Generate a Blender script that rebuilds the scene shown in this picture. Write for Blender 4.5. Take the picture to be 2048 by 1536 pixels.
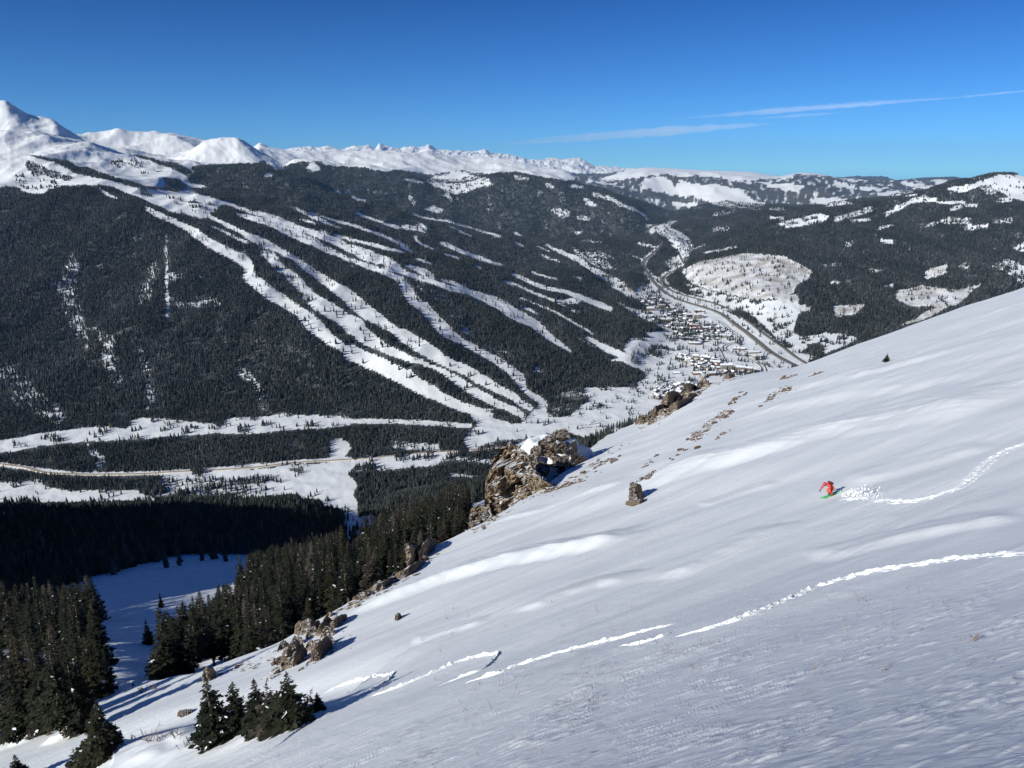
import bpy, bmesh, math, random
import numpy as np
from mathutils import Vector, Matrix

for o in list(bpy.data.objects):
    bpy.data.objects.remove(o)
scn = bpy.context.scene
COL = scn.collection
RNG = np.random.default_rng(7)
random.seed(7)

# ------------------------------------------------------------------ camera
PITCH = math.radians(15.9)            # looking down
FPX = 1518.0                          # focal length in pixels of the 2048 px wide photograph
CP, SP = math.cos(PITCH), math.sin(PITCH)
cam_d = bpy.data.cameras.new('camera')
cam_d.sensor_width = 36.0
cam_d.lens = 36.0 * FPX / 2048.0
cam_d.clip_start = 0.5
cam_d.clip_end = 200000.0
cam = bpy.data.objects.new('camera', cam_d)
COL.objects.link(cam)
cam.location = (0, 0, 0)
cam.rotation_euler = (math.pi / 2 - PITCH, 0, 0)
scn.camera = cam

# ------------------------------------------------------------------ light
SUN_AZ, SUN_EL = math.radians(-130.0), math.radians(25.0)   # azimuth from the view direction, left is negative
world = bpy.data.worlds.new('World')
scn.world = world
world.use_nodes = True
wn, wl = world.node_tree.nodes, world.node_tree.links
wn.clear()
w_out = wn.new('ShaderNodeOutputWorld')
w_bg = wn.new('ShaderNodeBackground')
w_sky = wn.new('ShaderNodeTexSky')
w_sky.sky_type = 'NISHITA'
w_sky.sun_disc = False
w_sky.sun_elevation = SUN_EL
w_sky.sun_rotation = SUN_AZ % (2 * math.pi)
w_sky.altitude = 3400
w_sky.air_density = 1.0
w_sky.dust_density = 0.15
w_sky.ozone_density = 3.0
w_bg.inputs['Strength'].default_value = 0.115
# thin high-altitude air: the sky is deeper and bluer overhead than near the horizon
w_sep = wn.new('ShaderNodeSeparateXYZ'); w_map = wn.new('ShaderNodeMapRange')
w_ramp = wn.new('ShaderNodeValToRGB'); w_mul = wn.new('ShaderNodeMix'); w_mul.data_type = 'RGBA'; w_mul.blend_type = 'MULTIPLY'
w_tc = wn.new('ShaderNodeTexCoord')
wl.new(w_tc.outputs['Generated'], w_sep.inputs[0]); wl.new(w_sep.outputs['Z'], w_map.inputs['Value'])
w_map.inputs['From Min'].default_value = 0.0; w_map.inputs['From Max'].default_value = 0.4
wl.new(w_map.outputs[0], w_ramp.inputs['Fac'])
w_ramp.color_ramp.elements[0].position = 0.0; w_ramp.color_ramp.elements[0].color = (0.24, 0.55, 0.88, 1)
w_ramp.color_ramp.elements[1].position = 0.75; w_ramp.color_ramp.elements[1].color = (0.0, 0.170, 0.47, 1)
w_mul.inputs['Factor'].default_value = 1.0
wl.new(w_sky.outputs[0], w_mul.inputs['A']); wl.new(w_ramp.outputs[0], w_mul.inputs['B'])
wl.new(w_mul.outputs['Result'], w_bg.inputs[0])
wl.new(w_bg.outputs[0], w_out.inputs[0])

sun_d = bpy.data.lights.new('sun', 'SUN')
sun_d.energy = 5.0
sun_d.angle = math.radians(0.53)
sun_d.color = (0.985, 0.98, 0.92)
sun = bpy.data.objects.new('sun', sun_d)
COL.objects.link(sun)
SUNV = Vector((math.sin(SUN_AZ) * math.cos(SUN_EL), math.cos(SUN_AZ) * math.cos(SUN_EL), math.sin(SUN_EL)))
sun.rotation_euler = SUNV.to_track_quat('Z', 'Y').to_euler()

scn.view_settings.view_transform = 'Standard'
scn.view_settings.look = 'None'
scn.view_settings.exposure = 0.18
scn.view_settings.gamma = 1.0
scn.view_settings.use_curve_mapping = False
scn.cycles.max_bounces = 4
scn.cycles.diffuse_bounces = 2
scn.cycles.glossy_bounces = 1
scn.cycles.transmission_bounces = 2
scn.cycles.transparent_max_bounces = 12
scn.cycles.volume_bounces = 0

# ------------------------------------------------------------------ helpers
def tag(o, label=None, cat=None, group=None, kind=None):
    if label: o['label'] = label
    if cat: o['category'] = cat
    if group: o['group'] = group
    if kind: o['kind'] = kind
    return o

def link_mesh(name, me, mats, parent=None):
    o = bpy.data.objects.new(name, me)
    COL.objects.link(o)
    for m in (mats if isinstance(mats, (list, tuple)) else [mats]):
        me.materials.append(m)
    if parent is not None:
        o.parent = parent
    return o

def mesh_np(name, V, F, mat_idx=None, smooth=False):
    """mesh from an (n,3) array and an (m,3) or (m,4) index array, or a list of such arrays"""
    V = np.asarray(V, np.float32)
    Fs = F if isinstance(F, list) else [F]
    Fs = [np.asarray(f, np.int32) for f in Fs if len(f)]
    loops = np.concatenate([f.ravel() for f in Fs])
    tot = np.concatenate([np.full(len(f), f.shape[1], np.int32) for f in Fs])
    start = np.concatenate([[0], np.cumsum(tot)[:-1]]).astype(np.int32)
    me = bpy.data.meshes.new(name)
    me.vertices.add(len(V)); me.vertices.foreach_set('co', V.ravel())
    me.loops.add(len(loops)); me.loops.foreach_set('vertex_index', loops)
    me.polygons.add(len(tot)); me.polygons.foreach_set('loop_start', start); me.polygons.foreach_set('loop_total', tot)
    if mat_idx is not None:
        me.polygons.foreach_set('material_index', np.asarray(mat_idx, np.int32))
    me.polygons.foreach_set('use_smooth', np.full(len(tot), bool(smooth)))
    me.update(calc_edges=True)
    return me

def add_attr(me, name, vals):
    a = me.attributes.new(name, 'FLOAT', 'POINT')
    a.data.foreach_set('value', np.asarray(vals, np.float32).ravel())

def smooth01(a, b, x):
    t = np.clip((x - a) / (b - a), 0, 1)
    return t * t * (3 - 2 * t)

def _hash(ix, iy, seed):
    h = (ix.astype(np.int64) * 374761393 + iy.astype(np.int64) * 668265263 + seed * 1442695041) & 0xFFFFFFFF
    h = ((h ^ (h >> 13)) * 1274126177) & 0xFFFFFFFF
    h = ((h ^ (h >> 16)) * 2246822519) & 0xFFFFFFFF
    return (h ^ (h >> 15)) & 0xFFFFFFFF

def gnoise(x, y, seed=0):
    ix, iy = np.floor(x), np.floor(y)
    fx, fy = (x - ix), (y - iy)
    ix = ix.astype(np.int64); iy = iy.astype(np.int64)
    u = fx * fx * fx * (fx * (fx * 6 - 15) + 10); v = fy * fy * fy * (fy * (fy * 6 - 15) + 10)
    def g(dx, dy):
        a = _hash(ix + dx, iy + dy, seed) * (2 * np.pi / 4294967296.0)
        return np.cos(a) * (fx - dx) + np.sin(a) * (fy - dy)
    n0 = g(0, 0) * (1 - u) + g(1, 0) * u
    n1 = g(0, 1) * (1 - u) + g(1, 1) * u
    return (n0 * (1 - v) + n1 * v) * 1.5

def fbm(x, y, octv=4, seed=0, gain=0.5):
    s = 0; a = 1.0
    for k in range(octv):
        s = s + a * gnoise(x * 2 ** k + 17.3 * k, y * 2 ** k - 9.1 * k, seed + k)
        a *= gain
    return s

def ridged(x, y, octv=4, seed=0, gain=0.5):
    s = 0; a = 1.0
    for k in range(octv):
        s = s + a * (1 - 2 * np.abs(gnoise(x * 2 ** k + 5.3 * k, y * 2 ** k + 3.7 * k, seed + k)))
        a *= gain
    return s

def pdir(px, py):
    """ray through a pixel of the photograph; its component along the optical axis is 1"""
    u = (np.asarray(px, float) - 1024) / FPX
    v = (768 - np.asarray(py, float)) / FPX
    return u, CP + v * SP, -SP + v * CP

def project(x, y, z):
    dep = y * CP - z * SP
    dep = np.where(dep > 1e-3, dep, 1e-3)
    return 1024 + FPX * x / dep, 768 - FPX * (y * SP + z * CP) / dep, dep

def pchip(xs, ys, xq):
    """monotone cubic through (xs, ys), constant outside"""
    xs = np.asarray(xs, float); ys = np.asarray(ys, float)
    h = np.diff(xs); d = np.diff(ys) / h
    m = np.zeros_like(ys)
    if len(xs) > 2:
        w1 = 2 * h[1:] + h[:-1]; w2 = h[1:] + 2 * h[:-1]
        ok = d[1:] * d[:-1] > 0
        with np.errstate(divide='ignore', invalid='ignore'):
            mm = (w1 + w2) / (w1 / d[:-1] + w2 / d[1:])
        m[1:-1] = np.where(ok, mm, 0)
    m[0], m[-1] = d[0], d[-1]
    xq = np.clip(xq, xs[0], xs[-1])
    i = np.clip(np.searchsorted(xs, xq, side='right') - 1, 0, len(xs) - 2)
    t = (xq - xs[i]) / h[i]
    return ((1 + 2 * t) * (1 - t) ** 2 * ys[i] + t * (1 - t) ** 2 * h[i] * m[i]
            + t * t * (3 - 2 * t) * ys[i + 1] + t * t * (t - 1) * h[i] * m[i + 1])

# node helpers
def new_mat(name):
    m = bpy.data.materials.new(name)
    m.use_nodes = True
    nt = m.node_tree
    b = nt.nodes['Principled BSDF']
    return m, nt.nodes, nt.links, b

def nd(nodes, t, **kw):
    n = nodes.new(t)
    for k, v in kw.items():
        setattr(n, k, v)
    return n

def simple_mat(name, col, rough=0.7, noise=0.0, nscale=3.0, metallic=0.0):
    m, N, L, b = new_mat(name)
    b.inputs['Roughness'].default_value = rough
    b.inputs['Metallic'].default_value = metallic
    b.inputs['Base Color'].default_value = (*col, 1)
    if noise:
        tc = nd(N, 'ShaderNodeTexCoord'); t = nd(N, 'ShaderNodeTexNoise')
        t.inputs['Scale'].default_value = nscale; t.inputs['Detail'].default_value = 5
        L.new(tc.outputs['Object'], t.inputs['Vector'])
        r = nd(N, 'ShaderNodeValToRGB')
        r.color_ramp.elements[0].position = 0.3; r.color_ramp.elements[1].position = 0.7
        r.color_ramp.elements[0].color = (*[c * (1 - noise) for c in col], 1)
        r.color_ramp.elements[1].color = (*[min(1, c * (1 + noise)) for c in col], 1)
        L.new(t.outputs['Fac'], r.inputs['Fac']); L.new(r.outputs[0], b.inputs['Base Color'])
    return m
# ------------------------------------------------------------------ land use of the far side, traced on the photograph
# keys: origin and scale of the enlargement the coordinates were read in
ZK = {'f': (0, 0, 1), '1': (0, 180, .3418), '2': (680, 240, .3418), '3': (1348, 240, .3418), '4': (0, 680, .3418),
      '5': (680, 640, .3418), '7': (0, 1011, .3418), 'a': (0, 300, .2539), 'b': (380, 340, .2539), 'c': (700, 480, .2539),
      'd': (880, 330, .2539), 'e': (0, 190, .20508), 'g': (500, 270, .20508), 'v': (1180, 540, .22461),
      'w': (1200, 420, .14648), 'n': (1040, 700, .20508), 'r': (900, 840, .20508)}
# lines: key, density of trees (0 snow .. 1 forest), p = polygon / s = stroke (x,y,width), points
LAND = """
f 0 p 400,-100 520,-100 520,322 490,325 470,327 440,328 400,326
e 0 p 0,-200 2048,-200 2048,680 1900,680 1850,710 1950,790 2048,800 2048,850 1900,800 1800,770 1850,860 2048,890 1820,910 1800,950 1900,960 2048,990 2048,1150 2000,1200 1850,1170 1720,1140 1640,1130 1570,1080 1500,1060 1430,1030 1330,980 1240,960 1150,920 1030,890 950,880 880,880 850,870 700,880 600,880 470,920 430,960 320,960 210,930 150,890 60,880 0,900
e .92 p 1180,540 1300,570 1450,610 1600,640 1740,660 1830,710 1900,760 2048,800 2048,850 1900,830 1830,800 1770,760 1660,710 1560,680 1450,640 1330,600
e .6 p 1060,640 1130,620 1180,610 1190,680 1170,720 1090,690
e .3 p 1235,625 1300,600 1400,640 1430,690 1340,720 1240,700
e .35 p 1310,740 1400,735 1480,730 1440,780 1360,770
e .85 p 1590,800 1700,810 1780,830 1830,900 1720,950 1600,920
e .8 s 1500,740,22 1560,750,22
e .97 p 260,580 400,590 550,620 680,640 760,700 850,700 950,740 1100,790 1300,840 1400,880 1600,900 1640,925 1500,925 1300,900 1180,860 1000,820 850,790 750,770 640,710 500,650 330,610
e .5 s 770,600,9 1080,690,9
e .6 s 940,520,18 1060,550,18
e .75 p 240,625 310,640 420,690 600,760 730,800 660,840 560,820 400,780 270,740
e .2 p 100,780 260,730 640,860 600,900 420,930 200,920
e .5 s 120,610,14 240,620,14
e .5 s 0,520,18 120,550,12
e .85 p 1350,910 1420,920 1490,970 1490,1000 1380,970
e .97 p 940,860 1000,870 1100,890 1200,940 1340,990 1430,1040 1440,1100 1300,1060 1150,1010 1000,930
e 0 s 960,920,20 1050,970,26 1140,1005,14
e .12 p 1600,960 1900,1000 2048,1030 2048,1120 1880,1090 1700,1060
e 0 s 1420,1100,30 1500,1150,45 1600,1190,50 1700,1230,50 1800,1280,60 1900,1330,60 2000,1400,60 2048,1430,60
b 0 s 0,475,60 60,510,70 130,560,75 220,610,80 300,650,80 380,690,80 450,730,90 465,790,110 470,840,120 520,880,110 580,930,110 640,980,110 700,1010,110 780,1060,100 860,1110,80 930,1170,130 980,1220,140 1040,1280,110 1100,1330,90 1180,1380,80 1260,1430,90 1340,1480,90 1420,1520,90
c 0 s 0,880,130 100,930,130 200,970,130 300,1020,130 380,1060,130 450,1090,150 540,1150,120 620,1190,120 700,1230,90 800,1280,90 900,1320,80 1000,1345,60 1100,1380,80
b 0 s 0,200,90 100,230,60 200,245,40 300,265,30 400,300,30 480,330,25 560,345,40 640,375,60 720,400,50 800,430,45 880,470,45 960,490,50 1050,520,60 1140,560,60 1220,600,60 1300,640,55 1380,680,60 1450,700,60 1550,740,80 1620,760,80
b .15 p 0,200 120,230 240,280 200,330 100,310 0,320
b 0 s 100,320,30 180,380,30 260,420,30 350,460,35 430,500,45 500,540,60 560,560,70 620,590,70 680,620,50 740,650,45 800,680,45 850,710,50 880,740,60 930,780,60 990,820,60 1050,860,80 1120,910,90 1200,960,110 1280,1020,110 1350,1070,100 1420,1120,90 1500,1180,70 1580,1230,50 1650,1290,60 1720,1320,80 1800,1370,100 1880,1430,90 1960,1480,90 2048,1520,70
b .1 s 560,580,80 600,640,110 650,700,90 700,760,80 760,810,90 830,860,100 880,920,90 930,980,110 990,1040,130 1080,1090,130
b .02 s 1080,1090,130 1160,1140,130 1240,1190,130 1320,1230,130 1350,1290,130 1420,1340,120 1500,1390,80 1580,1420,60 1680,1460,50 1760,1500,40 1830,1510,30
b 0 s 160,435,12 240,470,15 320,510,15 400,550,18 450,570,15
c 0 s 0,460,100 60,530,110 130,570,110 200,620,90 270,660,70 350,710,70 420,750,110 500,800,120 580,850,120 660,900,110 740,950,90 830,990,80 920,1030,80 1000,1080,90 1090,1130,80 1180,1180,70 1280,1230,60 1350,1290,60 1420,1320,50
c .01 s 0,680,120 80,720,120 150,770,110 220,820,90 300,860,80 380,900,60 450,930,40 540,950,40 600,980,30 680,1010,25 760,1050,40 820,1090,60 900,1140,70 970,1190,70 1050,1230,70 1120,1270,70 1200,1310,70 1290,1350,70 1360,1390,60
c 0 s 340,280,40 400,320,80 440,370,100 480,440,100 520,490,90 590,530,90 620,580,100 680,640,110 740,700,110 800,750,80 880,800,60 960,840,50 1030,880,50 1100,920,60 1180,960,70 1240,1010,70 1290,1050,90 1340,1090,80 1360,1150,60 1400,1200,40 1470,1240,50 1530,1290,60
c 0 s 0,55,35 80,90,45 150,130,70 220,150,90 300,190,120 380,230,60 440,260,40 520,290,40 600,310,40 680,340,40 760,370,40 840,390,40 920,400,50 1000,430,60 1080,460,80 1150,490,90 1220,530,100 1290,580,100 1370,620,90 1440,650,80 1500,700,70 1570,760,60 1640,810,40 1700,850,25 1740,875,12
c 0 s 440,200,30 520,220,40 600,260,60 660,290,40
c 0 s 720,310,25 800,330,25 860,355,25 920,385,25
c 0 s 0,155,35 90,185,30 180,215,30 260,245,30 330,275,30
c .9 p 215,185 275,190 275,215 220,210
c 0 s 1280,265,30 1340,290,30 1420,330,35 1500,365,35 1580,385,30 1680,400,30 1760,430,35 1840,460,40 1920,490,50 2000,520,50 2048,540,40
c 0 s 1215,320,20 1270,340,25 1310,350,15 1380,385,22 1450,415,22 1530,445,18 1600,475,22
c .1 p 1620,470 1760,460 1830,480 1780,495 1680,520 1620,490
c 0 s 1420,250,18 1500,275,18 1580,295,15 1640,310,10
c 0 s 1330,515,15 1400,540,20 1480,580,18
c 0 s 1300,440,10 1400,475,12 1500,520,12 1580,550,15 1680,600,14 1780,660,14 1910,735,14
c .1 s 1740,545,20 1820,580,40 1880,600,45 1920,650,20 2020,715,25
c 0 s 1860,770,25 1930,800,35 1990,840,50 2048,870,60
c 0 s 1790,770,9 1950,855,9
b 0 s 370,345,20 450,370,35 540,390,50 620,410,60 680,440,60 740,470,70 820,500,70 900,540,70 980,570,60 1060,620,50 1140,650,45 1220,690,35 1300,720,30 1400,760,45 1480,780,40 1560,820,40 1640,850,50
b 0 s 830,300,20 880,330,30 960,365,30 1040,400,25 1100,425,15 1200,460,12
b .1 s 840,380,12 980,415,15
b 0 s 950,335,12 1050,365,12 1180,405,22 1280,430,25 1380,465,25 1460,490,25 1540,520,30 1620,560,30 1690,600,45 1750,640,25
b 0 s 1140,510,18 1220,530,25 1320,560,20 1420,580,25 1520,610,25 1600,625,30 1680,650,15
b .1 s 1010,470,12 1100,495,12
b 0 s 1250,585,15 1350,620,18 1450,655,25
b 0 s 1310,340,12 1400,375,20 1480,400,15 1560,430,20 1640,450,30
b .25 p 1640,445 1700,430 1760,440 1800,415 1840,420 1890,470 1860,490 1780,470 1700,470
b 0 s 1770,530,25 1800,575,25 1860,600,20 1920,625,15
b 0 s 1760,690,15 1840,715,18 1900,735,12
b 0 s 1750,350,12 1850,380,15 1940,390,15 2048,405,12
b 0 p 575,45 620,30 655,32 650,50 600,52
d 0 s 0,610,30 80,640,35 160,680,35 250,710,35 330,740,35 420,770,30 490,790,20
d 0 s 20,435,12 120,460,14 230,490,14 330,520,14 400,540,22 470,560,22
d 0 s 80,485,12 160,520,18 240,555,14
d 0 s 590,530,12 650,553,14
d 0 s 590,605,14 660,640,12
d 0 s 0,690,12 80,710,14 160,740,14
d 0 s 270,785,20 320,815,20
d .45 p 875,335 920,340 1010,360 1030,400 960,405 900,380
d .5 p 1080,400 1170,400 1170,430 1080,430
d .3 p 1060,510 1120,530 1090,550
d .6 s 1110,590,25 1270,605,25
d .3 s 1200,235,25 1290,245,30 1370,285,25 1440,315,20 1530,350,20 1600,385,22 1650,430,8
d .1 s 1130,265,15 1200,290,15
d .1 s 1150,300,15 1215,320,18
d .3 s 830,150,25 900,175,15
d .1 s 1040,165,20 1120,170,25
d .4 s 590,95,25 690,110,20
d .35 s 1160,115,18 1280,140,18 1440,175,15
d .45 p 1040,640 1110,690 1180,680 1310,720 1320,770 1380,820 1250,810 1170,760 1060,700
d .06 s 830,625,20 900,660,22 980,700,30 1060,730,40 1130,770,50 1170,810,30 1230,850,40 1300,880,60 1370,900,50 1420,940,60 1480,990,60 1530,1020,30
d .3 s 790,710,18 940,760,18
d .3 s 760,635,14 860,680,14
d 0 s 1320,945,14 1440,990,20
d 0 s 1050,880,12 1120,890,14
d .1 s 1090,910,16 1200,960,22
d .1 s 1410,1080,12 1480,1120,30 1560,1160,40 1640,1200,40
d .2 s 1540,605,15 1600,630,25 1700,640,20
d .4 s 1240,675,12 1370,735,12
d .5 s 1430,690,12 1590,740,12
d 0 s 1150,1360,18 1230,1400,30 1320,1440,50 1420,1490,60 1500,1530,60
d .03 p 1490,1365 1600,1370 1720,1370 1800,1400 2048,1420 2048,1560 1580,1560 1520,1510 1540,1480 1500,1410
g 0 p 0,-600 2048,-600 2048,345 1980,340 1900,360 1820,375 1780,365 1600,345 1400,335 1330,355 1200,325 1100,315 1000,305 820,300 740,280 700,260 560,255 470,260 400,280 370,300 300,310 320,340 240,330 180,280 140,260 40,270 0,300
g 0 p 550,300 590,270 640,270 690,320 670,340 600,350 540,320
g .12 p 1710,440 1800,400 1900,390 1960,360 2048,340 2048,570 1960,560 1800,500
g .3 s 1500,430,14 1560,440,20 1690,465,14
g .5 s 1560,600,40 1620,690,30
g .35 s 1910,570,40 1970,640,30
g .1 p 1700,715 1800,690 1900,730 1860,755 1760,740
g 0 s 810,535,14 890,570,18
g .2 s 920,560,25 965,540,20
g 0 s 990,605,14 1050,625,20 1140,640,14
2 0 p 0,-300 1520,-300 1500,280 1340,290 1370,345 1330,355 1250,340 1130,320 1080,310 1000,300 900,310 800,310 720,290 650,295 560,315 450,300 330,285 280,300 150,280 0,265
2 .2 p 500,350 560,330 640,340 680,310 720,305 800,330 880,340 900,370 830,390 760,415 690,430 620,400 540,375
2 .1 p 1520,345 1600,320 1680,290 1760,275 1850,270 2048,280 2048,330 1950,320 1830,315 1780,330 1700,340 1620,345 1560,360
2 .35 p 1760,360 1830,330 1900,340 1960,380 2048,400 2048,450 1960,440 1880,420 1790,400
3 0 p -100,-300 1760,-300 1760,340 1560,335 1060,352 980,340 900,325 690,330 680,345 500,345 350,355 280,340 150,325 0,310
3 .95 p 690,322 800,318 900,325 980,340 1060,352 1560,335 1760,345 1760,370 1000,370 700,345
3 .3 p 20,350 140,380 300,385 400,410 440,460 540,490 500,530 400,510 250,500 130,450 30,440
3 .35 p 470,360 640,370 760,385 700,420 640,410 560,390
3 .2 p 780,460 960,455 1060,490 900,510 830,490
3 .1 s 950,378,20 1040,388,20
3 .4 s 1080,400,15 1220,400,15
3 .2 p 1180,430 1300,415 1420,420 1420,440 1250,450
3 .4 s 1340,370,20 1490,395,20
3 .3 p 1510,350 1600,345 1600,365 1550,378
3 0 s 980,342,10 1060,354,6
3 .2 s 400,365,10 450,365,10
3 .3 s 560,520,18 640,520,18
3 .5 s 240,640,30 310,630,30
3 .5 s 240,550,25 350,540,25
3 .3 s 0,490,18 110,500,18
3 .2 s 180,775,14 370,740,14
3 .3 s 720,305,10 880,320,10
3 .5 s 870,850,15 970,845,15
3 .5 s 1150,880,18 1220,880,18
3 .5 s 920,950,20 970,950,20
3 .4 s 1010,725,25 1040,725,25
3 .2 p 600,600 700,580 850,545 910,560 880,590 740,625 660,630
3 .1 s 560,570,15 640,575,15
3 .3 s 950,580,30 1050,550,30 1150,520,30
3 .1 s 1040,590,12 1140,580,12
3 .2 s 1240,550,22 1300,520,22 1360,490,22 1430,465,22 1530,465,22
3 .03 p 1600,400 1750,375 1900,320 2300,320 2300,475 2048,475 1960,450 1880,400 1800,380 1700,420 1640,415
3 .7 p 1780,390 1860,370 1900,420 1830,440
3 0 s 1550,485,12 1700,480,12
3 .15 s 1620,520,22 1700,500,22 1770,500,22
3 .3 s 1440,620,20 1530,605,20
3 .4 s 1580,585,35 1730,590,35 1730,620,35
3 .2 s 1710,635,20 1830,615,20
3 .3 s 1870,590,30 1970,585,30
3 .1 s 1190,635,15 1280,615,15
3 .05 s 1210,705,18 1280,710,18
3 .2 s 1900,470,25 1970,465,25
3 .22 p 60,960 400,1050 560,1060 720,1050 750,1120 720,1200 900,1250 1100,1260 1000,1320 850,1380 760,1420 700,1430 600,1270 450,1130 250,1060 100,1010
3 .06 p 430,1130 560,1080 700,1070 750,1120 700,1160 560,1130 480,1150
3 1 p 730,1130 840,1120 1000,1160 960,1220 820,1260 740,1270 690,1240
3 .9 p 970,1240 1100,1180 1280,1210 1200,1270 1050,1270
3 .95 p 770,1310 850,1300 880,1340 850,1380 800,1380
3 .4 p 1850,850 1950,810 2048,850 2048,960 1960,900
3 .2 p 1980,750 2048,710 2048,770
3 .5 p 1650,860 1740,820 1720,870
3 .4 p 1230,970 1300,950 1270,980
w .08 p 620,190 800,195 980,135 1070,145 960,220 1100,310 1200,380 1260,440 1280,540 1240,560 1110,590 1040,540 960,440 900,370 800,330 770,300 700,360 650,300 640,230
w .1 s 1260,540,20 1440,470,14
w .2 p 870,700 1000,640 1090,600 1240,560 1200,640 1170,740 1050,820 980,800 900,760
w .1 p 560,700 600,640 700,560 790,480 850,420 790,390 860,430 850,480 720,620 650,690 640,760 700,860 800,920 860,860 1000,800 1180,740 1100,790 960,860 900,920 980,1060 1180,1160 1500,1200 1900,1365 1450,1365 1200,1280 1000,1200 860,1120 720,1000 640,940 480,1080 500,1140 760,1240 900,1320 700,1400 520,1230 540,1150 620,930 580,800
w .8 p 700,1030 780,1060 840,1110 830,1160 740,1100
w .9 p 960,1180 1130,1200 1350,1280 1300,1330 1100,1280
4 .1 p 0,590 200,550 440,520 600,500 740,520 770,470 820,455 950,460 1100,480 1250,490 1290,520 1330,455 1540,450 1640,430 1780,440 2048,445 2048,500 1940,510 1700,525 1500,545 1300,545 1200,550 1000,560 800,580 600,590 400,600 230,620 80,650 0,660
5 .05 s 0,590,28 300,592,24 500,600,24 760,620,24
4 .35 s 520,630,40 600,700,40 560,760,40
4 .03 s 0,730,22 200,755,18 500,785,14 850,780,18 1000,775,22 1300,755,24 1700,715,20 2048,695,18
4 .05 p 950,790 1100,770 1300,765 1550,755 1700,735 1980,715 1960,760 2010,840 1970,880 2030,920 2048,980 1960,985 1880,970 1870,930 1760,930 1740,890 1690,830 1600,800 1500,790 1300,800
4 .3 p 950,800 1300,790 1600,780 1680,830 1500,870 1300,900 1000,900 950,850
4 .75 p 1110,840 1300,830 1500,780 1650,790 1600,820 1300,880 1120,880
4 .9 p 1690,750 1780,740 1780,770 1700,775
4 .9 p 1120,750 1190,755 1190,790 1120,790
4 .06 p 0,830 120,840 230,815 270,860 400,885 560,880 800,880 850,910 1000,930 1350,920 1500,870 1560,840 1700,820 1740,900 1400,925 1200,935 900,940 650,945 0,955
4 .7 p 860,880 1000,870 1330,880 1300,915 900,915
5 0 p -60,700 10,690 70,740 30,800 80,850 50,900 100,960 75,1020 110,1080 105,1140 -60,1000
5 .04 p 20,1100 110,1140 170,1130 230,1150 200,1200 60,1290 20,1260
7 .02 p 300,560 380,480 560,410 700,380 850,340 1040,290 1240,280 1400,285 1520,290 1590,310 1500,350 1380,400 1330,440 1280,450 1180,480 1050,540 960,610 920,700 920,830 850,880 700,980 660,1020 640,900 600,800 540,720 520,690 700,640 690,580 600,520 450,540
7 0 p 480,1020 700,1000 950,980 1000,1060 1200,1000 1400,980 1400,1100 1200,1536 0,1536 0,1340 300,1310 480,1250
7 .0 p 110,1130 250,1130 250,1200 130,1200
5 .03 p 780,530 890,520 890,570 1000,600 1080,590 1120,540 1200,460 1210,540 1250,570 1330,570 1440,480 1480,430 1700,370 1800,340 1780,300 1650,240 1540,240 1700,210 1720,200 1700,110 1900,110 2048,140 2100,400 1740,640 1430,690 1300,640 1200,720 1000,740 860,720 760,770 720,700 800,620 760,560
5 .95 p 890,510 960,520 1060,570 1060,605 1000,605 900,575
5 .8 p 1230,480 1300,420 1400,390 1480,430 1380,470 1370,510 1340,570 1250,570
5 .5 p 1300,430 1480,400 1590,390 1600,420 1460,450
5 .97 p 1590,370 1740,360 1750,410 1680,450 1600,440
5 .95 p 1770,385 1830,390 1820,440 1770,440
5 .6 p 1470,485 1560,480 1580,520 1480,510
5 .9 p 1790,165 1830,180 1850,210 1800,200
5 .5 p 1760,110 1900,140 1920,190 1840,160
5 .6 p 1850,220 1900,225 1900,250 1860,245
5 .35 s 330,730,40 560,745,40
5 .35 s 600,800,25 900,830,25
5 .2 s 650,905,16 900,930,16
5 .5 s 240,850,60 560,820,60
5 .85 p 850,720 950,700 1080,690 1130,690 1000,740 940,760 760,780
1 .55 s 430,1000,80 390,1150,120 420,1280,110 450,1380,90 520,1480,70
1 .55 s 840,1220,90 900,1050,70
1 .08 s 970,840,10 975,1100,18 980,1330,20
1 .5 s 1050,1260,50 1200,1230,60 1280,1250,60
1 .5 s 1000,1090,50 1060,1080,50
1 .5 s 560,1400,60 620,1500,60
1 .4 s 1440,1480,16 1560,1460,16
4 .55 s 640,0,70 620,80,80 690,250,70
4 .5 s 830,60,40 860,200,50 890,330,60 850,420,40
4 .62 s 60,200,130 150,330,150 330,430,120
4 .5 s 1400,180,50 1500,260,60 1540,400,50
4 .3 s 1020,105,8 1250,110,8
c .6 s 520,340,60 720,450,80
c .6 s 860,680,60 950,740,40
c .55 s 800,600,40 860,610,30
c .5 s 1150,860,60 1280,930,40
c .4 s 1450,1015,40 1500,1030,40
v .1 p 0,-40 300,100 420,230 560,60 640,60 700,170 1100,340 1360,560 1860,850 1950,1000 700,1158 0,1158 -60,1050 480,1040 500,920 380,800 300,700 340,600 640,600 660,520 520,450 350,370 270,290 480,360
v 1 p -100,330 0,320 170,370 420,430 560,490 660,530 630,600 330,610 200,570 -100,480
v .0 p 470,560 660,540 700,600 640,620
v .95 p -100,80 60,70 160,130 300,230 430,260 520,340 500,370 340,330 200,250 0,180
v .8 p 480,690 560,690 620,760 590,780 500,730
v .6 p 480,640 640,650 700,710 560,700
v .6 p 640,570 760,560 800,620 700,640
v .5 p 1080,330 1180,370 1280,440 1200,430
v .03 s 700,220,60 1050,330,70 1300,470,110 1500,600,140 1700,760,140 1950,900,150
5 .25 p 40,840 100,800 240,795 420,785 560,770 700,760 640,820 420,860 240,850 100,885
v .4 p 540,400 760,390 860,420 1080,470 1180,520 1240,570 1100,640 960,650 840,620 760,560 660,500 560,460
v .35 p 430,250 560,240 700,290 820,350 900,385 800,420 680,380 520,330
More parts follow.
